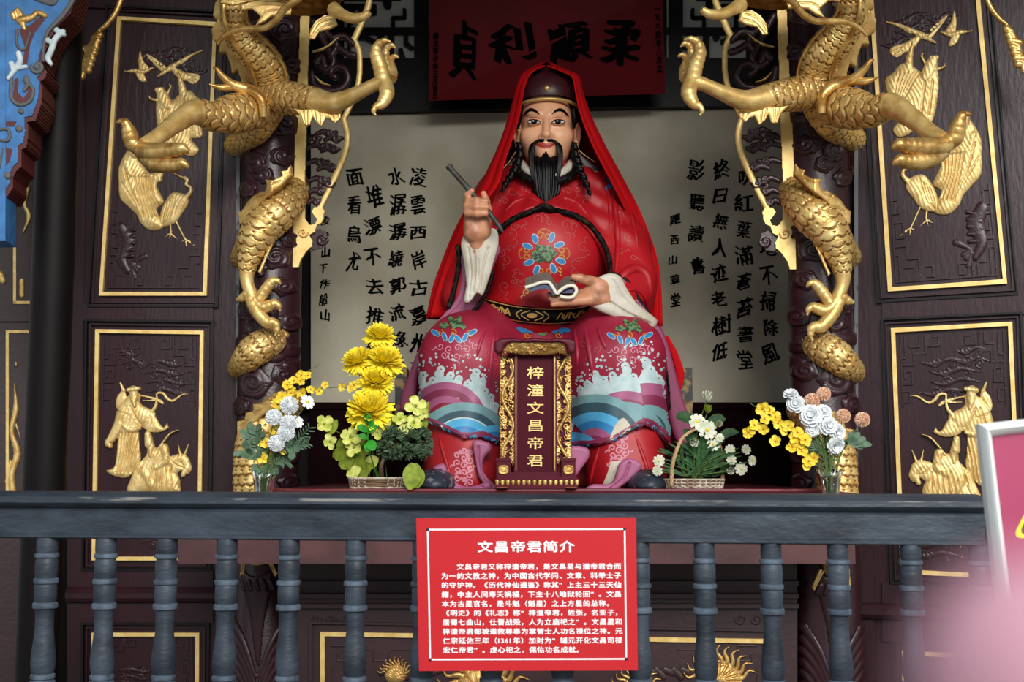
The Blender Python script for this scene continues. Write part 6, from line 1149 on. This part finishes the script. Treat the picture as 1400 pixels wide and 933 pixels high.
# left vase ----------------------------------------------------------
up, fwd = (0, -.8, .6), (0, -1, .15)
vb = vase('clear faceted glass vase of white and yellow flowers at the left end of the altar', 361, 3.56, .028, 645, .033, 8)
for i, (x, y, r, lb) in enumerate(((395.5, 554.5, 11.5, 'topmost'), (374.5, 571, 10.5, 'leftmost, above a yellow blossom'), (394, 579, 10.5, 'third from the top'), (391.5, 592, 11, 'fourth from the top'), (378, 606.5, 10.5, 'lowest'))):
    flower('pompom_flower', 'flower', 'white pompom flower in the left glass vase, ' + lb, 'white pompoms in the left vase', vb, [('pom', x, y, r, 3.53 - .004 * i, fwd)], i)
flower('daisy', 'flower', 'white daisy leaning out right beside the topmost white pompom', 'white daisies in the left vase', vb, [('daisy', 420, 550, 10, 3.54, (.5, -.6, .3))], 11); flower('daisy', 'flower', 'white daisy half hidden right of the white pompoms in the left vase', 'white daisies in the left vase', vb, [('daisy', 406, 577, 9, 3.55, (.5, -.7, .4))], 12)
flower('orchid_spray', 'flower', 'yellow orchid spray rising highest from the left glass vase', 'yellow orchid sprays', vb, [('orchid', x, y, r, 3.57, (R.uniform(-.5, .5), -1, R.uniform(-.3, .5))) for x, y, r in ((393, 527, 8), (402, 521, 7), (412, 513, 7), (411, 522, 6), (421, 514, 6), (398, 538, 9), (385, 545, 9), (379, 553, 9), (390, 548, 8), (404, 545, 7))], 13, spray=[(366, 620, 3.57), (380, 560, 3.575), (398, 530, 3.575), (418, 510, 3.575), (438, 498, 3.575)])
flower('orchid_spray', 'flower', 'yellow orchid spray stretching right from the left vase toward the chrysanthemums', 'yellow orchid sprays', vb, [('orchid', x, y, r, 3.6, (R.uniform(-.5, .5), -1, R.uniform(-.3, .5))) for x, y, r in ((414, 538, 7), (425, 533, 6), (436, 535, 6), (445, 527, 6), (468, 529, 6.5), (484, 527, 7), (479, 532, 5), (405, 540, 6))], 14, spray=[(368, 620, 3.58), (390, 560, 3.6), (420, 536, 3.61), (460, 530, 3.61), (496, 533, 3.61)])
for i, (x, y, lb) in enumerate(((364, 606, 'beside the lowest white pompom'), (360, 627, 'lowest, just above the glass rim'), (377, 588, 'between two white pompoms'), (388, 615, 'right, under the lowest pompom'))): flower('yellow_blossom', 'flower', 'yellow blossom low in the left glass vase, ' + lb, 'low yellow blossoms in the left vase', vb, [('orchid', x, y, 8, 3.545, (-.2, -1, .2))], 20 + i)
sprig('leaf_sprig', 'grey green leaf sprig spreading left from the left glass vase', vb, [[(354, 625, 3.55), (346, 605, 3.54), (338, 592, 3.53)], [(352, 630, 3.55), (342, 622, 3.53), (336, 618, 3.52)], [(356, 620, 3.55), (352, 600, 3.54), (350, 588, 3.53)]], 'grey_leaf', 3, 6, 4, 'foliage in the left vase', ln=15)
sprig('fern_sprig', 'feathery grey green sprig spreading right from the left glass vase', vb, [[(378, 625, 3.56), (402, 606, 3.55), (424, 584, 3.54)], [(380, 630, 3.56), (404, 612, 3.55), (422, 606, 3.54)], [(372, 640, 3.55), (386, 632, 3.54), (396, 632, 3.53)]], 'grey_leaf', 3, 2, .9, 'foliage in the left vase', seed=4, ln=10)
sprig('leaf_sprig', 'small sprig of broad grey leaves right of the lowest pompom in the left vase', vb, [[(380, 625, 3.55), (392, 612, 3.53), (403, 618, 3.52)]], 'grey_leaf', 3, 9, 5, 'foliage in the left vase', seed=6, ln=14)
# left basket --------------------------------------------------------
def basket(label, x0, x1, y0, y1, d, dep, white, oval):
    c = (P(x0, y1, d) + P(x1, y1, d)) / 2; a = (P(x1, y1, d)[0] - P(x0, y1, d)[0]) / 2; h = P(x0, y0, d)[2] - z_top; cy = d + dep; t = thing('wicker_basket', label, 'basket', (c[0], cy, z_top)); p_ = 2. if oval else 5.
    def ring(s, z, ph=0, wv=0., n=120): 
        return [(c[0] + s * (a + wv * math.sin(ph + k / n * 6.283 * 22)) * math.copysign(abs(math.cos(k / n * 6.283)) ** (2 / p_), math.cos(k / n * 6.283)), cy + s * (dep + wv * math.sin(ph + k / n * 6.283 * 22)) * math.copysign(abs(math.sin(k / n * 6.283)) ** (2 / p_), math.sin(k / n * 6.283)), z_top + z) for k in range(n + 1)]
    b = MB(); nr = 6
    for i in range(nr): b.sweep(ring(.93 + .07 * i / nr, h * (i + .5) / nr, math.pi * (i % 2), .0022), h / nr * .62, 121, 6, 1 if (i in (0, nr - 1) or (white and i % 2)) else 0, raw=True)
    b.grid(np.array([[(*(np.array(q[:2]) * .97 + np.array([c[0], cy]) * .03), q[2]) for q in ring(.93, .001)], [(*(np.array(q[:2]) * .97 + np.array([c[0], cy]) * .03), q[2]) for q in ring(1., h * .9)]]), 0); b.add(ring(.93, .002)[:-1], [tuple(range(120))]); b.add([(q[0], q[1], q[2]) for q in ring(.96, h * .8)[:-1]], [tuple(range(120))])
    for k in range(0, 120, 4):
        q0, q1 = np.array(ring(.95, 0)[k]), np.array(ring(1.02, h)[k]); b.sweep([q0, (q0 + q1) / 2, q1], .0022, 4, 6, 1)
    b.build('weave', [M['wicker'], M['wicker_white']], t); return t, np.array([c[0], cy, z_top + h * .8]), a
tb1, cb, aw = basket('rectangular brown and white wicker basket holding yellow chrysanthemums, left of the statue', 475, 554, 653, 669.5, 3.70, .06, False, False)
for i, (x, y, r, lb, d, n) in enumerate(((519, 460, 23, 'topmost of the upright column', 3.78, (.1, -.55, .85)), (490, 494, 24, 'second row, left', 3.76, (-.3, -.6, .8)), (526, 494, 28, 'second row, right', 3.75, (.2, -.65, .8)), (514, 522, 27, 'third row, in the middle of the column', 3.73, (.1, -.7, .75)), (506, 562, 33, 'lowest and largest of the column', 3.70, (-.1, -.75, .7)))):
    flower('chrysanthemum', 'flower', 'bright yellow chrysanthemum in the left basket, ' + lb, 'yellow chrysanthemums', cb + np.array([-.02 + .01 * i, 0, 0]), [('chrys', x, y + 2, r, d, n)], 30 + i)
for i, (bl, lb) in enumerate(((((480, 598, 15), (484, 612, 13)), 'under the lowest chrysanthemum, left'), (((443, 580, 13), (452, 604, 11)), 'leaning far left over the altar edge'), (((523, 575, 16),), 'right under the lowest chrysanthemum'), (((568, 556, 15), (580, 566, 9)), 'at the upper right against the purple robe'), (((566, 578, 13), (547, 574, 11), (552, 586, 9)), 'above the grey green bush'), (((516, 592, 10),), 'beside the bright green leaf stem'))):
    flower('lime_blossom', 'flower', 'yellow green blossom in the left basket, ' + lb, 'yellow green blossoms', cb, [('lime', x, y, r, 3.70 - .004 * i, (R.uniform(-.4, .4), -1, R.uniform(0, .5))) for x, y, r in bl], 40 + i, leaves=[([(bl[0][0] + 4, bl[0][1] + 14, 3.71), (bl[0][0] + 12, bl[0][1] + 6, 3.70), (bl[0][0] + 18, bl[0][1] - 6, 3.70)], 6, 'lime_leaf')])
lf = thing('leaf_cluster', 'round olive green leaves low on the left side of the left basket', 'foliage', cb, 'foliage in the left basket')
for x, y, r in ((466, 620, 10), (474, 632, 10), (490, 626, 11), (498, 640, 10), (484, 646, 9), (500, 612, 10), (508, 632, 9), (470, 606, 8), (494, 652, 8)): b = MB(); b_ = P(x, y, 3.72); leafblade(b, [b_ + np.array([-.02, .01, -.015]), b_, b_ + np.array([.022, -.008, .012])], r * PXM, n=(R.uniform(-.4, .4), -1, R.uniform(-.2, .4))); b.build('leaf', M['lime_leaf' if r != 9 else 'lime_petal'], lf)
lf = thing('green_stalk', 'bright green leaf stem standing in front of the left basket flowers', 'foliage', cb, 'foliage in the left basket'); b = MB(); b.sweep([cb + np.array([0, -.02, 0]), P(504, 610, 3.67), P(503, 566, 3.66)], .0022, 20, 6); b.build('stem', M['bright_leaf'], lf)
for a, c, w in (((503, 590), (488, 583), 5), ((503, 592), (516, 582), 5), ((503, 580), (502, 565), 5), ((504, 604), (512, 616), 7), ((503, 600), (490, 596), 4), ((503, 584), (512, 575), 4), ((504, 606), (502, 618), 5)): b = MB(); leafblade(b, [P(*a, 3.66), P((a[0] + c[0]) / 2, (a[1] + c[1]) / 2 - 1, 3.65), P(*c, 3.65)], w * PXM); b.build('leaf', M['bright_leaf'], lf)
q = random.Random(5); bsh = thing('bush', 'small grey green artificial bush right of the chrysanthemums in the left basket', 'foliage', cb); b = MB(); b.sweep([cb + np.array([.01, -.01, -.01]), P(521, 640, 3.69), P(528, 622, 3.69), P(545, 606, 3.70)], [.006, .004], 16, 8); b.build('trunk', M['bark'], bsh); b = MB()
for i in range(520):
    a, t_, rr_ = q.uniform(0, 6.283), q.uniform(-1, 1), q.random() ** .4; x, y = 554 + 33 * rr_ * math.cos(a), 606 + 21 * rr_ * math.sin(a) + 4 * math.sin(x_ if False else a * 3); dd = 3.69 + .045 * (q.random() * 2 - 1) * math.sqrt(max(.05, 1 - rr_ * rr_)); c = P(x, y, dd); d = c - P(540, 612, 3.70) + np.array([q.uniform(-.03, .03) for _ in range(3)])
    for k in range(4): petal(b, c, d / np.linalg.norm(d) + np.array([q.uniform(-.9, .9) for _ in range(3)]), (q.uniform(-.5, .5), -1, .3), q.uniform(5, 9) * PXM, 1.5 * PXM, q.uniform(-.2, .2), 0, 0, .4, k=3)
b.build('foliage', M['bush_leaf'], bsh)
lf = flower('broad_leaf', 'foliage', 'broad olive leaf drooping over the right corner of the left basket', 'foliage in the left basket', cb + np.array([.07, -.03, 0]), [], 1, False, [(560, 640, 3.68), (566, 642, 3.66)], [([(566, 634, 3.66), (564, 650, 3.645), (560, 670, 3.645)], 13, 'lime_leaf'), ([(568, 640, 3.66), (572, 652, 3.65), (570, 668, 3.65)], 9, 'lime_leaf')])
# right basket -------------------------------------------------------
tb2, cb2, aw2 = basket('oval whitewashed wicker basket with a tall cane handle, right of the statue', 912, 994, 655, 670.5, 3.68, .055, True, True)
hp = [P(918, 664, 3.665), P(919, 640, 3.655), P(923, 622, 3.65), P(932, 601, 3.655), P(945, 590, 3.675), P(957, 587, 3.735), P(972, 592, 3.735), P(983, 608, 3.735), P(987, 630, 3.735), P(988, 658, 3.735)]; b = MB()
for k in range(3):
    pp = cr(hp, 110); ph = np.linspace(0, 60, 110) + k * 2.094; pp = pp + np.stack([.0028 * np.cos(ph), .0028 * np.sin(ph), 0 * ph], 1); b.sweep(pp, .0034, 110, 8, raw=True)
b.build('handle', M['rope'], tb2)
WF = [('bud', 967, 544, 9, 'bud, topmost', (0, -.4, 1)), ('bud', 968, 561, 7, 'bud, green, just below the topmost bud', (0, -.3, 1)), ('cream', 953, 577, 11, 'blossom left of the largest one', fwd), ('cream', 967, 588, 13, 'blossom, largest in the centre', fwd), ('bud', 983, 580, 6, 'bud right of the centre', fwd), ('bud', 948, 604, 8, 'bud inside the cane handle', (.2, -1, -.3)), ('cream', 975, 608, 9, 'blossom under the centre', fwd), ('cream', 984, 599, 6, 'small blossom right of the centre', fwd), ('cream', 901, 630, 8, 'blossom far left, upper', (-.3, -1, 0)), ('cream', 899, 644, 7, 'blossom far left, lower', (-.3, -1, -.2)), ('cream', 1020, 615, 7, 'blossom at the right, upper', (.3, -1, .3)), ('cream', 1028, 630, 7, 'blossom farthest right', (.5, -1, 0)), ('cream', 1013, 641, 9, 'blossom at the right, low', (.2, -1, -.2)), ('bud', 999, 643, 7, 'bud low at the right beside the rim', (-.2, -1, -.2)), ('cream', 1000, 629, 7, 'faded blossom low at the right', fwd), ('cream', 998, 615, 7, 'blossom right of the handle', fwd)]
for i, (k, x, y, r, lb, n) in enumerate(WF): 
    fl_ = flower('white_blossom', 'flower', 'cream white %s in the right basket' % lb, 'cream blossoms in the right basket', cb2, [(k, x, y, r, 3.70 - .003 * (i % 6), n)], 60 + i)
    if i == 1: fl_.children[0].data.materials[0] = M['lime_leaf']
for i, (pts, w, lb) in enumerate((([(952, 580), (935, 570), (924, 572)], 8, 'at the upper left'), ([(960, 600), (978, 576), (992, 574)], 9, 'at the upper right'), ([(975, 606), (995, 592), (1010, 592)], 6, 'pointing right of the handle'), ([(940, 606), (942, 614), (946, 624)], 9, 'inside the handle'), ([(955, 640), (962, 612), (970, 598)], 10, 'upright in the middle'), ([(950, 620), (944, 598), (934, 588)], 8, 'behind the handle top'), ([(985, 645), (996, 640), (1004, 646)], 7, 'low by the right rim'), ([(962, 650), (975, 630), (985, 612)], 9, 'leaning right in the middle'))):
    rt = thing('broad_leaf', 'dark green broad leaf in the right basket, ' + lb, 'foliage', cb2, 'broad leaves in the right basket'); b = MB(); leafblade(b, [P(x, y, 3.72 - .006 * j) for j, (x, y) in enumerate(pts)], w * PXM); b.build('blade', M['leaf'], rt); b = MB(); b.sweep([cb2, (cb2 + P(*pts[0], 3.72)) / 2, P(*pts[0], 3.72)], .0012, 8, 5); b.build('stem', M['stem_green'], rt)
st_ = thing('strap_leaf_tuft', 'tuft of narrow green strap leaves fanning out of the right basket', 'foliage', cb2); q = random.Random(9)
for i in range(34):
    f = i / 33; x1 = 890 + 128 * f; y1 = 596 + 44 * abs(2 * f - 1) ** 2 * q.uniform(.6, 1.2) + q.uniform(-8, 12); a = P(q.uniform(935, 975), 652, 3.73); e = P(x1, y1, 3.70 + q.uniform(-.03, .04)); m = a * .45 + e * .55; m[2] = a[2] + (e[2] - a[2]) * .75; b = MB(); leafblade(b, [a, m, e], q.uniform(1.6, 2.6) * PXM, k=12); b.build('leaf', M['strap_leaf'], st_)
# right vase ---------------------------------------------------------
vb2 = vase('clear fluted glass vase of yellow and white flowers at the altar right end', 1134, 3.56, .029, 643, .037, 7)
OR = [(1043, 559, 10), (1031, 582, 9), (1023, 591, 9.5), (1045, 573, 8), (1060, 571, 9), (1064, 579, 8), (1044, 587, 8), (1078, 582, 9), (1090, 592, 9), (1084, 599, 8), (1060, 604, 8), (1101, 602, 9), (1083, 611, 8.5), (1096, 618, 9), (1106, 631, 9), (1113, 626, 8), (1094, 605, 9), (1070, 590, 7), (1052, 562, 7), (1103, 638, 6)]
flower('orchid_spray', 'flower', 'long yellow orchid spray arching left from the right glass vase', 'yellow orchid sprays', vb2, [('orchid', x, y, r, 3.54 - .003 * (i % 4), (R.uniform(-.5, .4), -1, R.uniform(-.3, .5))) for i, (x, y, r) in enumerate(OR)], 80, spray=[(1122, 640, 3.56), (1106, 615, 3.555), (1080, 590, 3.555), (1050, 568, 3.555), (1026, 552, 3.555)])
for i, (x, y, r, lb, n) in enumerate(((1081, 540, 10, 'topmost, at the upper left', (-.2, -.6, .8)), (1088, 553, 12, 'just below the topmost one', (-.2, -1, .3)), (1109, 569, 15, 'large, at the centre', (-.3, -1, .3)), (1126, 564, 11, 'under the peach pompoms', (.1, -1, .6)), (1111, 587, 10, 'small, under the large central one', (-.2, -1, 0)), (1132, 583, 13, 'right of centre, upper', (.2, -1, .2)), (1144, 592, 12, 'right of centre, lower', (.3, -1, 0)), (1142, 609, 12, 'lowest, above the green leaf stems', (.2, -1, -.4)))):
    flower('ruffled_flower', 'flower', 'white ruffled flower in the right glass vase, ' + lb, 'white ruffled flowers in the right vase', vb2, [('ruffle', x, y, r, 3.545 - .004 * (i % 3), n)], 90 + i)
for i, (x, y, r, lb) in enumerate(((1110, 548, 9.5, 'leftmost of four'), (1126, 539, 9, 'topmost of four'), (1153, 569, 9, 'third, beside the gold dragon fin'), (1179, 574, 9.5, 'rightmost, against the door'))): flower('pompom_flower', 'flower', 'peach pompom flower in the right glass vase, ' + lb, 'peach pompoms in the right vase', vb2, [('peach', x, y, r, 3.56, fwd)], 100 + i)
rt = thing('lobed_leaf', 'pale green lobed leaf reaching right from the right glass vase', 'foliage', vb2); b = MB(); b.sweep([np.array(vb2), P(1146, 630, 3.55), P(1160, 606, 3.54)], .0012, 14, 5); b.build('stem', M['stem_green'], rt); b = MB()
for a, c, w in (((1160, 606), (1176, 592), 5), ((1160, 606), (1192, 609), 6), ((1160, 606), (1184, 600), 6), ((1160, 606), (1166, 590), 4), ((1160, 606), (1180, 614), 4)): leafblade(b, [P(*a, 3.54), P((a[0] + c[0]) / 2, (a[1] + c[1]) / 2 - 1, 3.53), P(*c, 3.53)], w * PXM)
b.build('blade', M['grey_leaf'], rt)
sprig('fern_sprig', 'feathery green sprig filling the middle of the right glass vase', vb2, [[(1128, 630, 3.57), (1122, 606, 3.57), (1116, 588, 3.57)], [(1134, 630, 3.57), (1132, 606, 3.57), (1134, 590, 3.57)], [(1138, 630, 3.57), (1146, 612, 3.57), (1154, 600, 3.57)], [(1122, 632, 3.57), (1112, 616, 3.57), (1102, 600, 3.57)], [(1126, 626, 3.56), (1116, 612, 3.56), (1112, 602, 3.56)]], 'grey_leaf', 3, 2, .9, None, seed=14, ln=12)
# ------------------------------------------------------------------ framed notice in the right foreground
M['frame_white'] = mat('white_metal_frame', srgb(214, 220, 218), .4, spec=.5); M['noticepink'] = mat('faded_magenta_print', srgb(160, 56, 92), .35, var=.12, vscale=3, spec=.6); M['warn'] = mat('warning_yellow', srgb(236, 208, 30), .5); M['warnblack'] = mat('warning_black', srgb(44, 40, 36), .5)
FPl = Plane(1340, 1.75, 1700, 1.70); nt_ = thing('framed_notice', 'magenta notice in a white frame at the right edge in front of the railing', 'sign', (*FPl.at(1530, 640)[:2], 0.))
Q0 = [np.array(c, float) for c in ((1339, 580), (1690, 541), (1722, 1050), (1392, 1050))]
ci = sum(Q0) / 4; Q1 = [np.array(c, float) for c in ((1357, 597), (1674, 560), (1704, 1034), (1409, 1034))]
b = MB(); qslab(b, FPl, [tuple(q) for q in Q0], -.03, -.006); 
for i in range(4):
    j = (i + 1) % 4; A, B_, C_, D_ = Q0[i], Q0[j], Q1[j], Q1[i]; m0, m1 = (A + D_) / 2, (B_ + C_) / 2; b.grid(np.array([[FPl.at(*A, -.006), FPl.at(*(A * .75 + D_ * .25), .008), FPl.at(*m0, .012), FPl.at(*(A * .25 + D_ * .75), .008), FPl.at(*D_, -.004)], [FPl.at(*B_, -.006), FPl.at(*(B_ * .75 + C_ * .25), .008), FPl.at(*m1, .012), FPl.at(*(B_ * .25 + C_ * .75), .008), FPl.at(*C_, -.004)]]), 0)
b.build('frame', M['frame_white'], nt_, auto=40)
b = MB(); qslab(b, FPl, [tuple(q) for q in Q1], -.006, -.003); b.build('print', M['noticepink'], nt_, smooth=False)
tri = lambda s: [(1383 + 4 + (1441 - 1387) * (1 - s), 732 - 8 * (1 - s)), (1500 - 60 * (1 - s), 722 - 2 * (1 - s)), (1436 + 2 * (1 - s), 616 + 70 * (1 - s))]
def tri_poly(cx, cy, r): return [(cx + r * math.cos(a), cy + r * .96 * math.sin(a)) for a in (math.pi * 5 / 6 - .06, math.pi / 6 - .06, -math.pi / 2 - .06)]
def rounded(pl, k=.14):
    o = []; n = len(pl)
    for i in range(n):
        a, b_, c = [np.array(pl[(i + j) % n]) for j in (-1, 0, 1)]; p, q_ = b_ + (a - b_) * k, b_ + (c - b_) * k
        for t in np.linspace(0, 1, 7): o.append(tuple((1 - t) ** 2 * p + 2 * t * (1 - t) * b_ + t * t * q_))
    return o
b = MB()
for r, m, h in ((72, 0, .0), (62, 1, .0004), (40, 0, .0008)):
    pl = rounded(tri_poly(1444, 699, r)); b.add([FPl.at(x, y, -.0028 + h) for x, y in pl][::-1], [tuple(range(len(pl)))], m)
b.build('warning_triangle', [M['warn'], M['warnblack']], nt_, smooth=False)
b = MB(); l0, l1 = FPl.at(1410, 1040, -.02), FPl.at(1700, 1040, -.02)
for p in (l0, l1): b.sweep([p, np.array([p[0], p[1] + .02, p[2] * .5]), np.array([p[0], p[1] + .04, 0.])], .012, 6, 12)
b.build('stand_leg', M['frame_white'], nt_)
# ------------------------------------------------------------------ a fingertip close in front of the lens
dF = .075
fp = lambda x, y, d=dF: P(x, y, d)
def f_fin(X, Y, Z):
    d = sd_chain(X, Y, Z, [fp(1438, 945), fp(1580, 1080, .08), fp(1850, 1440, .09), fp(2050, 1900, .10)], [.0082, .0088, .0095, .0105], .003)
    pc = fp(2150, 2300, .105); d = smin(d, sd_chain(X, Y, Z, [pc, pc + np.array([.02, .005, -.05]), pc + np.array([.05, .01, -.16])], [.022, .028, .026], .01), .008)
    for k in range(3):
        a = pc + np.array([.012 + .008 * k, -.012 - .002 * k, .018 - .019 * k]); d = smin(d, sd_chain(X, Y, Z, [a, a + np.array([-.022, -.008, .012]), a + np.array([-.030, .006, .0]), a + np.array([-.016, .014, -.004])], [.0098, .0088, .008, .007], .002), .0025)
    a = pc + np.array([.0, .01, -.03]); d = smin(d, sd_chain(X, Y, Z, [a, a + np.array([-.03, .012, .006]), a + np.array([-.05, .012, .028])], [.012, .010, .008], .002), .004); return d
pc = fp(2150, 2300, .105); v, f = surfnet(f_fin, (.01, .02, pc[2] - .20), (pc[0] + .09, .17, 1.2), .0024)
b = MB(); b.add(v, f.tolist()); o = b.build('hand', mat('pink_skin', srgb(164, 122, 136), .6, spec=.2, var=.08, vscale=30, sub=.1)); tag(o, 'blurred pink fingertip of a hand close to the lens, lower right corner', 'hand')
